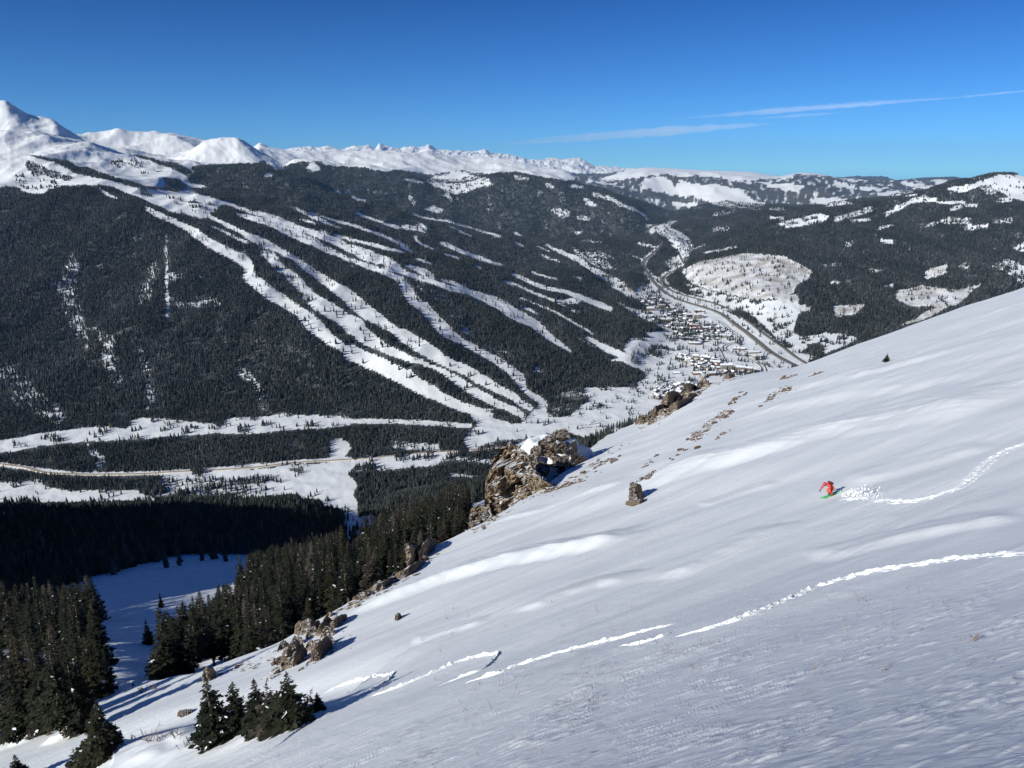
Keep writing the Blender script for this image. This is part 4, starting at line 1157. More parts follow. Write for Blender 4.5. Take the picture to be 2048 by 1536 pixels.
for kind, var, px, py, top, w, lean, lab in FORE:
    P, mpp = put(px, py)
    near_tree(kind, var, tuple(P[0]), (py - top) * mpp[0] * 1.04, lab, None, rz=var * 1.3 + px, lean=(0, lean), w=w)

STAND = [('tall', 4, 14, 1470, 1250), ('tall', 2, 44, 1470, 1292), ('medium', 0, 72, 1466, 1412), ('tall', 1, 98, 1470, 1262), ('tall', 3, 131, 1474, 1250),
         ('tall', 0, 160, 1464, 1284), ('tall', 2, 176, 1456, 1300), ('tall', 4, 112, 1456, 1310), ('tall', 0, 62, 1448, 1240), ('tall', 1, 28, 1444, 1262),
         ('tall', 2, 2, 1450, 1300), ('medium', 2, 84, 1462, 1430), ('tall', 0, 148, 1438, 1262), ('tall', 3, 84, 1440, 1250), ('tall', 4, 190, 1398, 1250), ('tall', 2, 208, 1392, 1262),
         ('tall', 1, 168, 1396, 1240), ('tall', 0, 128, 1400, 1225), ('tall', 4, 46, 1404, 1230), ('tall', 2, 90, 1398, 1235), ('tall', 3, 12, 1400, 1220), ('tall', 0, 218, 1372, 1285)]
for kind, var, px, py, top in STAND:
    P, mpp = put(px, py)
    if np.isnan(P).any(): continue
    near_tree(kind, var, tuple(P[0]), (py - top) * mpp[0] * 1.02, 'tall dark spruce in the front stand at the lower left corner', 'spruces of the front left stand', w=1.15 if kind == 'tall' else 1.2)
for px, py, top, lab, kind, var in ((323, 1216, 1182, 'lone slim spruce on the little rise in front of the shaded clearing', 'tall', 0), (298, 1288, 1232, 'single dark spruce left of the wooded spur, its foot in shadow', 'tall', 4),
                         (338, 1366, 1195, 'tall dark spruce at the near left tip of the wooded spur', 'tall', 2), (352, 1352, 1205, 'broad dark spruce next to the tip of the wooded spur', 'tall', 4)):
    P, t = on_country(px, py)
    near_tree(kind, var, tuple(P[0]), (py - top) * t[0] / FPX, lab, None, w=1.2)

def near_stands():
    x, y, r, a = candidates(60, 500, 26000, -39.5, 2)
    k = (r > edge_r(a) * 1.05)
    x, y, r, a = x[k], y[k], r[k], a[k]
    z = country_z(x, y)
    h = (6.0 + 7.5 * RNG.beta(2, 2, len(x))) * (0.75 + 0.25 * smooth01(80, 220, r) + 0.12 * smooth01(250, 450, r))
    px, py, dp = project(x, y, z)
    tx, ty, _ = project(x, y, z + h); mx, my, _ = project(x, y, z + h * .5)
    dens = np.minimum(np.minimum(sample(TREES, px, py), sample(TREES, tx, ty)), sample(TREES, mx, my))
    edge_row = np.interp(px, ep[:, 0], ep[:, 1])
    seen = (ty < edge_row - 4) & (py > 0) & (px > -40) & (px < 1100)
    ok = (dens > .5) & (px < 935 - 0.0 * px) & seen & (z > -420)
    ok &= ~((px > 228) & (px < 318) & (py > 1180)) & ~((px < 235) & (py > 1335))
    ok &= grid_lookup(x, y, VIS) > -0.05
    x, y, z, h, r, px, py, ty = [q[ok] for q in (x, y, z, h, r, px, py, ty)]
    # thin out to a natural spacing, biggest first
    order = np.argsort(r); cell = {}; keep = []
    for i in order:
        s = 2.6 + r[i] * 0.0055
        key = (int(x[i] / s), int(y[i] / s))
        if key in cell: continue
        cell[key] = 1; keep.append(i)
    keep = np.array(keep)
    size = (h / r)[keep]
    # those largely hidden by the near slope come last
    er = np.interp(px[keep], ep[:, 0], ep[:, 1])
    vis = np.clip((np.minimum(er, py[keep]) - ty[keep]) / np.maximum(py[keep] - ty[keep], 1), 0, 1)
    rank = np.argsort(-size * (0.25 + vis))
    n_ind = 262
    ind, rest = keep[rank[:n_ind]], keep[rank[n_ind:]]
    for i in ind:
        if px[i] < 250: lab, grp = 'dark spruce in the shaded stand between the front trees and the clearing', 'spruces of the shaded left stand'
        elif px[i] < 560: lab, grp = 'dark spruce on the wooded spur beyond the snow slope, left of the rocks', 'spruces on the wooded spur'
        elif px[i] < 770: lab, grp = 'dark spruce behind the low edge rocks, right half of the wooded spur', 'spruces behind the low edge rocks'
        else: lab, grp = 'dark spruce left of the big brown crag, below the slope edge', 'spruces left of the big crag'
        near_tree('tall', int(i), (x[i], y[i], z[i] - .15), float(h[i]), lab, grp, w=float(RNG.uniform(1.0, 1.45)))
    protos = [(m, []) for m in CROWNS['tall']]
    hh = h[rest]; w = hh * RNG.uniform(1.0, 1.45, len(hh))
    print('near stands', len(ind), len(rest))
    scatter('near_forest', np.stack([x[rest], y[rest], z[rest] - .15], -1), np.stack([w, w, hh], -1), RNG.uniform(0, 6.28, len(rest)), RNG.integers(0, len(protos), len(rest)), protos,
            'remaining dark spruces of the near stands below the snow slope', 'forest')
near_stands()
# ------------------------------------------------------------------ rocks
from mathutils import noise as mn
def rock_material(name, c0, c1, c2, snow=0.72):
    m, N, L, b = new_mat(name)
    b.inputs['Roughness'].default_value = 0.85
    b.inputs['Specular IOR Level'].default_value = 0.2
    tc = nd(N, 'ShaderNodeTexCoord')
    geo = nd(N, 'ShaderNodeNewGeometry')
    n1 = nd(N, 'ShaderNodeTexNoise'); n1.inputs['Scale'].default_value = 0.9; n1.inputs['Detail'].default_value = 9; n1.inputs['Roughness'].default_value = 0.68
    L.new(geo.outputs['Position'], n1.inputs['Vector'])
    r = nd(N, 'ShaderNodeValToRGB'); e = r.color_ramp.elements
    e[0].position = .33; e[0].color = (*c0, 1); e[1].position = .68; e[1].color = (*c2, 1); x = e.new(.5); x.color = (*c1, 1)
    L.new(n1.outputs['Fac'], r.inputs['Fac'])
    vo = nd(N, 'ShaderNodeTexVoronoi', feature='DISTANCE_TO_EDGE'); vo.inputs['Scale'].default_value = 0.8
    wr = nd(N, 'ShaderNodeVectorMath', operation='ADD'); L.new(geo.outputs['Position'], wr.inputs[0]); L.new(n1.outputs['Color'], wr.inputs[1])
    L.new(wr.outputs[0], vo.inputs['Vector'])
    # snow lies on ledges that face up
    sx = nd(N, 'ShaderNodeSeparateXYZ'); L.new(geo.outputs['Normal'], sx.inputs[0])
    n2 = nd(N, 'ShaderNodeTexNoise'); n2.inputs['Scale'].default_value = 0.55; n2.inputs['Detail'].default_value = 5
    L.new(geo.outputs['Position'], n2.inputs['Vector'])
    ad = nd(N, 'ShaderNodeMath', operation='MULTIPLY_ADD'); L.new(n2.outputs['Fac'], ad.inputs[0]); ad.inputs[1].default_value = 0.30; L.new(sx.outputs['Z'], ad.inputs[2])
    mr = nd(N, 'ShaderNodeMapRange'); mr.inputs['From Min'].default_value = snow + .15; mr.inputs['From Max'].default_value = snow + .18
    L.new(ad.outputs[0], mr.inputs['Value'])
    mx = nd(N, 'ShaderNodeMix', data_type='RGBA'); L.new(mr.outputs[0], mx.inputs['Factor']); L.new(r.outputs[0], mx.inputs['A']); mx.inputs['B'].default_value = (0.86, 0.89, 0.92, 1)
    L.new(mx.outputs['Result'], b.inputs['Base Color'])
    cr = nd(N, 'ShaderNodeMath', operation='MINIMUM'); L.new(vo.outputs['Distance'], cr.inputs[0]); cr.inputs[1].default_value = 0.12
    hm = nd(N, 'ShaderNodeMath', operation='MULTIPLY_ADD'); L.new(cr.outputs[0], hm.inputs[0]); hm.inputs[1].default_value = 2.5; L.new(n1.outputs['Fac'], hm.inputs[2])
    bp = nd(N, 'ShaderNodeBump'); bp.inputs['Strength'].default_value = 0.9; bp.inputs['Distance'].default_value = 0.35
    L.new(hm.outputs[0], bp.inputs['Height']); L.new(bp.outputs[0], b.inputs['Normal'])
    return m
M_ROCK = rock_material('weathered_rock', (0.075, 0.055, 0.038), (0.205, 0.155, 0.108), (0.36, 0.275, 0.19), .92)
M_ROCK_BROWN = rock_material('reddish_scree', (0.07, 0.048, 0.036), (0.14, 0.098, 0.072), (0.24, 0.17, 0.125), .95)

def ico(sub):
    bm = bmesh.new(); bmesh.ops.create_icosphere(bm, subdivisions=sub, radius=1.0)
    V = np.array([v.co[:] for v in bm.verts]); F = np.array([[v.index for v in f.verts] for f in bm.faces]); bm.free()
    return V, F
ICO = {k: ico(k) for k in (2, 3, 4, 5)}
def rock_mesh(seed, rad, sub=4, rough=0.5, tilt=0.35, name='rock'):
    """angular block: sphere pushed out to cracked facets and stepped ledges"""
    V, F = ICO[sub]
    g = np.random.default_rng(seed)
    planes = g.normal(size=(14, 3)); planes /= np.linalg.norm(planes, axis=1)[:, None]
    dpl = g.uniform(.55, .95, 14)
    # support distance of a random polytope gives flat faces and hard edges
    dots = V @ planes.T
    with np.errstate(divide='ignore'):
        rr = np.where(dots > .05, dpl / np.maximum(dots, .05), 9).min(1)
    rr = np.minimum(rr, 1.15)
    P = V * rr[:, None]
    off = Vector(g.uniform(-50, 50, 3))
    size = np.array(rad, float)
    mean = size.mean()
    out = P * size
    ax = np.array([math.sin(tilt), .1, math.cos(tilt)])
    for i in range(len(out)):
        p = Vector(out[i]) / mean * 1.6 + off
        d = mn.fractal(p * 1.3, 0.9, 2.0, 5) * 0.20 * rough
        v = mn.voronoi(p * 1.5)[0]
        d -= max(0, .16 - (v[1] - v[0])) * 1.2 * rough
        s = (out[i] @ ax) / mean * 5.0
        d += (0.5 - abs((s + .4 * mn.noise(p * 2)) % 1 - .5)) * 0.16 * rough
        out[i] += V[i] * d * mean
    return mesh_np(name, out, F)

def crag(pairs, label, seed, mat=None, back=0.25, rough=1.0, deep=1.0, level=None, n=70, rows=(60, 30)):
    """a rooted mass of rock: foot points on the snow and crest points above them (pixels), then a back that falls away behind"""
    A = np.array([p[0] for p in pairs], float); B = np.array([p[1] for p in pairs], float)
    FA, mpp = put(A[:, 0], A[:, 1])
    ok = ~np.isnan(mpp); A, B, FA, mpp = A[ok], B[ok], FA[ok], mpp[ok]
    if len(A) < 2: return
    t = mpp * FPX
    t = np.minimum(t, np.median(t) * 1.25)
    if level: t = np.linspace(*level, len(t))
    dx, dy, dz = pdir(A[:, 0], A[:, 1]); FA = np.stack([dx, dy, dz], -1) * t[:, None]
    hgt = np.hypot(A[:, 0] - B[:, 0], A[:, 1] - B[:, 1]) * t / FPX
    dx, dy, dz = pdir(B[:, 0], B[:, 1]); CB = np.stack([dx, dy, dz], -1) * (t + hgt * back)[:, None]
    sc = np.concatenate([[0], np.cumsum(np.hypot(*np.diff(A, axis=0).T))]); sq = np.linspace(0, sc[-1], n)
    F0 = np.stack([pchip(sc, FA[:, k], sq) for k in range(3)], -1); C0 = np.stack([pchip(sc, CB[:, k], sq) for k in range(3)], -1)
    H = np.linalg.norm(C0 - F0, axis=1); hm = max(H.max(), .3)
    fwd = F0 / np.linalg.norm(F0, axis=1)[:, None]; fwd = fwd * [1, 1, 0]; fwd /= np.linalg.norm(fwd, axis=1)[:, None]
    jag = np.array([mn.noise(Vector((q * 3.1 / max(sc[-1], 1e-3) * 2.2 + seed, 0, 0))) for q in sq]) * .12 + np.array([mn.noise(Vector((q * 9.0 / max(sc[-1], 1e-3) + seed, 5, 0))) for q in sq]) * .10
    C0 = F0 + (C0 - F0) * (1 + jag)[:, None]
    tt = np.concatenate([np.linspace(-.25, 1, rows[0]), 1 + np.linspace(.03, 1.2, rows[1])])
    P = np.zeros((len(tt), n, 3))
    for k, q in enumerate(tt):
        if q <= 1:
            P[k] = F0 + (C0 - F0) * q
            P[k] += fwd * (hm * .10 * math.sin(max(0, q) * math.pi))[..., None] if False else 0
        else:
            u = q - 1
            P[k] = C0 + fwd * (H * deep * u * 1.1 + .2 * u)[:, None] - np.array([0, 0, 1]) * (H * 1.5 * u * u + H * .15 * u)[:, None]
    # displacement along the outward direction: blocks, cracks and stepped ledges
    off = seed * 13.7; out = P.copy(); g = np.random.default_rng(seed)
    step = max(.35, hm / 6.0)
    for k in range(len(tt)):
        env = 1.0 if tt[k] < .85 else .55
        for m_ in range(n):
            p = Vector(P[k, m_]) / hm * 2.2 + Vector((off, 0, 0))
            p = p + mn.noise_vector(p * 1.7) * .22
            p.z *= 1.5
            d = -.12
            for fq, am in ((1.0, .30), (2.1, .17), (4.5, .09)):
                v = mn.voronoi(p * fq)
                c0 = v[1][0]
                d += am * mn.cell(c0 * 7.7 + Vector((fq, 3.1, 0))) + am * .5 * min(.25, v[0][1] - v[0][0])
            d += .10 * mn.fractal(p * 1.5, .9, 2.1, 4)
            side = math.sin(math.pi * min(1, max(0, m_ / (n - 1)))) ** .35
            out[k, m_] += (-fwd[m_] * .8 + np.array([-.35, 0, .15])) * (d * hm * .95 * rough * env * side)
    i = np.arange(len(tt) - 1)[:, None] * n + np.arange(n - 1)[None, :]
    Q = np.stack([i, i + 1, i + n + 1, i + n], -1).reshape(-1, 4)
    V = out.reshape(-1, 3); nv = len(V)
    # close both ends
    ends = []
    for col in (0, n - 1):
        c = nv + len(ends); ends.append(out[:, col].mean(0) + np.array([0, 0, -.3]))
        for k in range(len(tt) - 1):
            a_, b_ = k * n + col, (k + 1) * n + col
            ends_f.append((c, a_, b_) if col else (c, b_, a_))
    me = mesh_np('rock_outcrop', np.concatenate([V, np.array(ends)]), [Q, np.array(ends_f)]); ends_f.clear()
    o = tag(link_mesh('rock_outcrop', me, mat or M_ROCK), label, 'rock outcrop')
    return o
ends_f = []
CRAGS = [
 ([((966, 1046), (970, 985)), ((984, 1036), (982, 935)), ((1005, 1023), (999, 903)), ((1030, 1009), (1020, 893)), ((1055, 996), (1042, 906)), ((1082, 980), (1060, 938)), ((1100, 968), (1082, 958))], 'big steep brown rock face on the left side of the main crag', 5, 0),
 ([((936, 1060), (938, 1034)), ((948, 1060), (944, 1018)), ((962, 1052), (958, 1012)), ((976, 1044), (974, 1016)), ((986, 1036), (984, 1028))], 'rounded grey-brown boulder outcrop at the lower left foot of the main crag', 8, 0),
 ([((1062, 990), (1066, 950)), ((1080, 979), (1078, 926)), ((1098, 965), (1094, 909)), ((1116, 950), (1112, 914)), ((1130, 940), (1128, 928))], 'reddish block with an orange stain in the middle of the main crag', 12, 1),
 ([((1078, 901), (1076, 884)), ((1092, 906), (1088, 876)), ((1104, 898), (1104, 870)), ((1110, 892), (1112, 878))], 'squarish rock under the snowy summit of the main crag', 14, 0),
 ([((1100, 876), (1102, 868)), ((1116, 872), (1114, 860)), ((1130, 872), (1128, 858)), ((1140, 874), (1138, 866))], 'dark flat summit rock on the very top of the main crag', 15, 0),
 ([((1112, 902), (1110, 892)), ((1124, 904), (1122, 884)), ((1136, 898), (1136, 890))], 'small brown rock between summit and right shoulder of the main crag', 13, 0),
 ([((1142, 912), (1142, 888)), ((1156, 912), (1152, 880)), ((1168, 900), (1166, 882)), ((1176, 892), (1174, 886))], 'blocky brown rock at the right shoulder of the main crag', 16, 0),
 ([((1054, 926), (1052, 914)), ((1064, 930), (1062, 908)), ((1074, 922), (1074, 912))], 'small dark rock in the snow gap of the main crag', 17, 0),
 ([((1138, 938), (1138, 922)), ((1148, 936), (1148, 908)), ((1156, 926), (1158, 908))], 'narrow rock ledge at the right lower corner of the main crag', 18, 0),
 ([((1060, 905), (1061, 898)), ((1070, 908), (1069, 892)), ((1082, 902), (1082, 893))], 'thin dark slab on the left flank of the snowy crown of the main crag', 71, 0),
 ([((1112, 930), (1112, 920)), ((1126, 928), (1124, 912)), ((1138, 920), (1138, 912))], 'broken grey rock in the middle of the snowy crown of the main crag', 72, 0),
 ([((1150, 940), (1150, 926)), ((1162, 932), (1161, 914)), ((1172, 922), (1172, 912))], 'brown rock at the far right foot of the snowy crown of the main crag', 73, 0),
 ([((1066, 952), (1066, 934)), ((1080, 954), (1078, 924)), ((1094, 946), (1093, 928)), ((1100, 940), (1100, 930))], 'tan ledge between the big face and the reddish block of the main crag', 74, 0),
 ([((1258, 1003), (1260, 970)), ((1266, 1006), (1264, 966)), ((1276, 1003), (1275, 968)), ((1286, 995), (1284, 982))], 'lone pillar-like tan rock standing in front of the bright snow bank', 21, 0),
 ([((1250, 1009), (1252, 1002)), ((1264, 1013), (1264, 1003)), ((1278, 1009), (1279, 999)), ((1288, 1001), (1288, 995))], 'low snow-dusted stones at the foot of the lone tan pillar rock', 22, 0),
 ([((796, 1136), (797, 1110)), ((806, 1134), (804, 1096)), ((820, 1130), (818, 1090)), ((834, 1120), (832, 1094)), ((842, 1112), (841, 1102))], 'rounded grey boulder among the edge rocks below the tall trees', 24, 0),
 ([((838, 1122), (836, 1102)), ((850, 1116), (848, 1086)), ((862, 1100), (862, 1078)), ((870, 1092), (872, 1080))], 'tilted brown slab right of the rounded grey edge boulder', 25, 0),
 ([((788, 1160), (790, 1150)), ((808, 1156), (808, 1140)), ((830, 1142), (828, 1126)), ((846, 1128), (846, 1120))], 'low brown ledge under the rounded grey edge boulder', 26, 0),
 ([((732, 1192), (734, 1182)), ((752, 1186), (752, 1170)), ((772, 1174), (772, 1160)), ((786, 1162), (788, 1154))], 'long low rock ledge on the slope edge between boulder and spur', 27, 0),
 ([((588, 1268), (590, 1252)), ((604, 1270), (602, 1242)), ((624, 1264), (622, 1240)), ((640, 1252), (640, 1244))], 'upper grey rock of the lower-left outcrop, against the trees', 31, 0),
 ([((560, 1336), (561, 1318)), ((572, 1340), (572, 1298)), ((588, 1334), (587, 1286)), ((604, 1322), (603, 1292)), ((614, 1312), (614, 1302))], 'big snow-streaked brown rock of the lower-left outcrop', 32, 0),
 ([((622, 1322), (622, 1302)), ((638, 1322), (636, 1288)), ((652, 1308), (650, 1276)), ((664, 1294), (664, 1284))], 'reddish tilted rock at the right side of the lower-left outcrop', 33, 1),
 ([((652, 1262), (654, 1252)), ((668, 1260), (668, 1240)), ((684, 1246), (684, 1230)), ((694, 1238), (694, 1230))], 'thin dark ledge at the upper right end of the lower-left outcrop', 35, 0),
 ([((404, 1362), (404, 1352)), ((413, 1365), (411, 1338)), ((424, 1360), (422, 1336)), ((432, 1354), (432, 1346))], 'greyish snow-topped rock above the brownish foreground spruce', 36, 0),
 ([((354, 1433), (355, 1427)), ((364, 1435), (363, 1422)), ((376, 1430), (378, 1420)), ((384, 1426), (385, 1421))], 'little pinkish rock in the snow left of the foreground row of spruces', 38, 1),
 ([((1322, 824), (1322, 806)), ((1336, 820), (1334, 786)), ((1350, 812), (1347, 782)), ((1364, 804), (1362, 790)), ((1372, 798), (1372, 790))], 'dark jagged rock group on the skyline edge in front of the village', 41, 0),
 ([((1300, 838), (1300, 826)), ((1312, 836), (1311, 812)), ((1324, 828), (1324, 808)), ((1332, 820), (1332, 812))], 'brown edge rock left of the jagged skyline rocks', 42, 0),
 ([((1364, 796), (1364, 782)), ((1376, 790), (1375, 766)), ((1388, 780), (1388, 770)), ((1394, 776), (1394, 772))], 'tan rock on the slope edge above the jagged skyline rocks', 43, 0),
 ([((1396, 776), (1396, 768)), ((1406, 774), (1405, 758)), ((1418, 768), (1418, 762))], 'small tan edge rock under the red-walled hall', 44, 0),
 ([((1270, 850), (1272, 842)), ((1284, 850), (1284, 830)), ((1300, 842), (1300, 830)), ((1308, 838), (1308, 832))], 'low dark edge rocks at the lower left of the jagged skyline rocks', 45, 0),
 ([((1338, 824), (1338, 812)), ((1356, 820), (1354, 802)), ((1374, 808), (1374, 796)), ((1384, 798), (1384, 792))], 'snow-streaked brown ledge under the jagged skyline rocks', 46, 0),
 ([((1448, 758), (1448, 752)), ((1458, 758), (1457, 746)), ((1470, 754), (1470, 748))], 'yellowish bush-like rock on the slope edge under the peaked white condo', 47, 0),
 ([((789, 1240), (790, 1232)), ((796, 1241), (796, 1227)), ((802, 1236), (802, 1230))], 'single reddish stone alone in the smooth snow below the bright drift', 48, 1),
]
_, _m = put(np.array([1040.0, 1090.0]), np.array([1006.0, 976.0])); DC = float(np.nanmean(_m)) * FPX
DOME = (1110, 944, 88, 62, DC * 1.34, 13.0)
def on_dome(px, py):
    cx, cy, a, b, tc, rd = DOME
    return tc - rd * math.sqrt(max(.04, 1 - ((px - cx) / a) ** 2 - ((py - cy) / b) ** 2))
LEVEL = {5: (1.16, 1.02), 8: (1.0, .93)}
for prs, lab, sd, br in CRAGS:
    crag(prs, lab, sd, M_ROCK_BROWN if br else None, level=tuple(DC * q for q in LEVEL[sd]) if sd in LEVEL else tuple(on_dome(*prs[q][0]) - .4 for q in (0, -1)) if sd in (12, 13, 14, 15, 16, 17, 18, 71, 72, 73, 74) else None)
def crown():
    """rounded snow-covered back of the crag that its rock blocks stick out of"""
    cx, cy, a, b, tc, rd = DOME
    V, F = ICO[5]
    d = np.array([float(q) for q in pdir(cx, cy)]) * tc
    k = tc / FPX
    out = V * np.array([a * k, rd, b * k])
    for i in range(len(out)):
        p = Vector(out[i]) * .16
        out[i] *= 1 + .17 * mn.fractal(p * 1.9 + Vector((3, 1, 7)), .8, 2.0, 5)
    o = link_mesh('snow_dome', mesh_np('snow_dome', out, F, smooth=True), M_SNOW)
    o.location = d; o.rotation_euler = (0, .18, 0)
    tag(o, 'snow-covered crown of the main crag between its dark blocks', 'snow dome')
crown()
def ledges():
    g = np.random.default_rng(17)
    def row(pts, num, sx, sy, w0, w1, asp, lab, grp, seed):
        P = np.array(pts, float); cum = np.concatenate([[0], np.cumsum(np.hypot(*np.diff(P, axis=0).T))])
        for q in range(num):
            d = cum[-1] * (q + g.uniform(.1, .9)) / num
            x = np.interp(d, cum, P[:, 0]) + g.normal(0, sx); y = np.interp(d, cum, P[:, 1]) + g.normal(0, sy)
            w = g.uniform(w0, w1); h = w * g.uniform(*asp); sl = -w * g.uniform(.25, .6)
            prs = [((x + w * (f - .5), y + sl * (f - .5) + g.uniform(-1, 1)), (x + w * (f - .5) + g.uniform(-2, 2), y + sl * (f - .5) - h * k)) for f, k in ((0, .25), (.3, 1), (.65, .85), (1, .2))]
            o = crag(prs, lab, seed + q, None if g.random() < .7 else M_ROCK_BROWN, n=30, rows=(26, 12))
            if o: o['group'] = grp
    row([(552, 1340), (580, 1312), (620, 1300), (660, 1270), (690, 1240)], 16, 14, 12, 14, 34, (.35, .8), 'low broken ledge of the snow-streaked rock outcrop above the foreground spruces', 'ledges of the lower-left outcrop', 800)
    row([(690, 1210), (740, 1188), (790, 1162), (835, 1136), (872, 1100)], 13, 5, 4, 14, 30, (.3, .7), 'low broken ledge on the slope rim between the lower-left outcrop and main crag', 'ledges on the slope rim', 830)
    row([(1284, 848), (1320, 832), (1352, 812), (1380, 792), (1404, 776)], 13, 5, 5, 12, 26, (.4, .8), 'low broken ledge among the skyline rocks in front of the village', 'ledges among the skyline rocks', 860)
ledges()

SMALL_ROCKS = [rock_mesh(400 + k, (1, g[0], g[1]), 3, .6) for k, g in enumerate(((.7, .5), (.6, .35), (.8, .4), (.5, .5), (.9, .6), (.7, .3)))]
for mm in SMALL_ROCKS: mm.materials.append(M_ROCK_BROWN)
def bands():
    zr = lambda x, y: (900 + x * .20508, 840 + y * .20508)
    z6 = lambda x, y: (1348 + x * .3418, 640 + y * .3418)
    g = np.random.default_rng(55)
    def along(pts, n, spread, s0, s1, lab, grp):
        P = np.array(pts, float); seg = np.hypot(*np.diff(P, axis=0).T); cum = np.concatenate([[0], np.cumsum(seg)])
        out = []
        for q in range(n):
            d = g.uniform(0, cum[-1]); x = np.interp(d, cum, P[:, 0]); y = np.interp(d, cum, P[:, 1])
            out.append((x + g.normal(0, spread), y + g.normal(0, spread * .6), g.uniform(s0, s1) * (1.5 if g.random() < .15 else 1), lab, grp))
        return out
    R = []
    R += along([zr(880, 730), zr(1010, 680), zr(1140, 640), zr(1280, 600)], 26, 2.5, 4, 11, 'reddish-brown stone in the long scree strip right below the main crag', 'stones of the scree strip below the main crag')
    R += along([zr(1140, 590), zr(1250, 545), zr(1380, 490), zr(1480, 430)], 22, 5, 2.5, 7, 'small brown stone poking from the snow between main crag and the stone rows', 'stones right of the main crag')
    R += along([zr(1380, 460), zr(1450, 400), zr(1550, 400), zr(1650, 370)], 22, 4, 3, 8, 'reddish stone in the scattered patch right of the main crag', 'reddish stones of the upper patch')
    R += along([zr(300, 1075), zr(460, 950), zr(620, 780), zr(760, 750)], 12, 3, 4, 9, 'flat brown stone on the slope edge below the main crag', 'edge stones below the main crag')
    R += along([zr(1860, 590), zr(1960, 540), zr(2040, 490)], 12, 3, 4, 10, 'brown stone just behind the lone pillar rock', 'stones behind the lone pillar rock')
    R += along([zr(1880, 460), zr(1960, 400), zr(2030, 340)], 12, 4, 3, 8, 'grey stone in the row above the lone pillar rock', 'stones above the lone pillar rock')
    R += along([z6(-20, 830), z6(40, 770), z6(150, 745)], 12, 3, 4, 11, 'brown stone at the lower end of the slope rock band', 'stones at the lower end of the rock band')
    R += along([z6(100, 710), z6(170, 650), z6(240, 590), z6(320, 530)], 44, 5, 3.5, 9, 'brown stone in the dense slope rock band right of the pillar rock', 'stones of the dense slope rock band')
    R += along([z6(250, 690), z6(300, 660), z6(350, 640)], 9, 3, 3, 8, 'brown stone right beside the dense slope rock band', 'stones beside the dense rock band')
    R += along([z6(330, 500), z6(370, 450), z6(420, 425)], 12, 2.5, 4, 9, 'long tan stone above the dense slope rock band', 'tan stones above the rock band')
    R += along([z6(500, 520), z6(560, 460), z6(640, 420), z6(700, 390)], 26, 4, 3, 7, 'reddish stone in the upper scattered row on the snow slope', 'stones of the upper scattered row')
    R += along([z6(640, 350), z6(710, 325)], 9, 2, 3, 8, 'dark red stone in the small patch near the slope skyline', 'stones of the left skyline patch')
    R += along([z6(790, 330), z6(860, 310)], 8, 2, 3, 7, 'dark red stone in the farthest right patch below the skyline', 'stones of the right skyline patch')
    R += along([(690, 1205), (740, 1180), (790, 1160)], 12, 4, 3, 8, 'brown stone among the edge ledges left of the grey boulder', 'stones among the edge ledges')
    R += along([(470, 1345), (520, 1325), (560, 1300)], 10, 6, 3, 6, 'small grey stone in the snow left of the lower-left outcrop', 'stones left of the lower-left outcrop')
    R += along([(575, 1345), (620, 1330), (660, 1300)], 10, 5, 4, 9, 'brown stone at the foot of the lower-left outcrop', 'stones at the foot of the lower-left outcrop')
    R += along([(1296, 846), (1335, 828), (1375, 800), (1405, 780)], 30, 5, 3, 9, 'dark brown stone between the jagged skyline rocks', 'stones between the jagged skyline rocks')
    R += along([(1180, 915), (1230, 905), (1260, 880)], 8, 6, 2, 5, 'tiny stone in the snow above the scree strip', 'tiny stones above the scree strip')
    px = np.array([r[0] for r in R]); py = np.array([r[1] for r in R])
    P, mpp = put(px, py)
    for i, r in enumerate(R):
        if np.isnan(P[i]).any() or mpp[i] * FPX > 420: continue
        o = bpy.data.objects.new('rock', SMALL_ROCKS[int(g.integers(0, 6))]); COL.objects.link(o)
        s = r[2] * mpp[i] * .85
        o.location = P[i]; o.scale = (s, s * g.uniform(.8, 1.3), s * g.uniform(.7, 1.2)); o.rotation_euler = (g.uniform(-.3, .3), -.35 + g.uniform(-.3, .3), .78 + g.normal(0, .4))
        tag(o, r[3], 'rock', r[4])
bands()

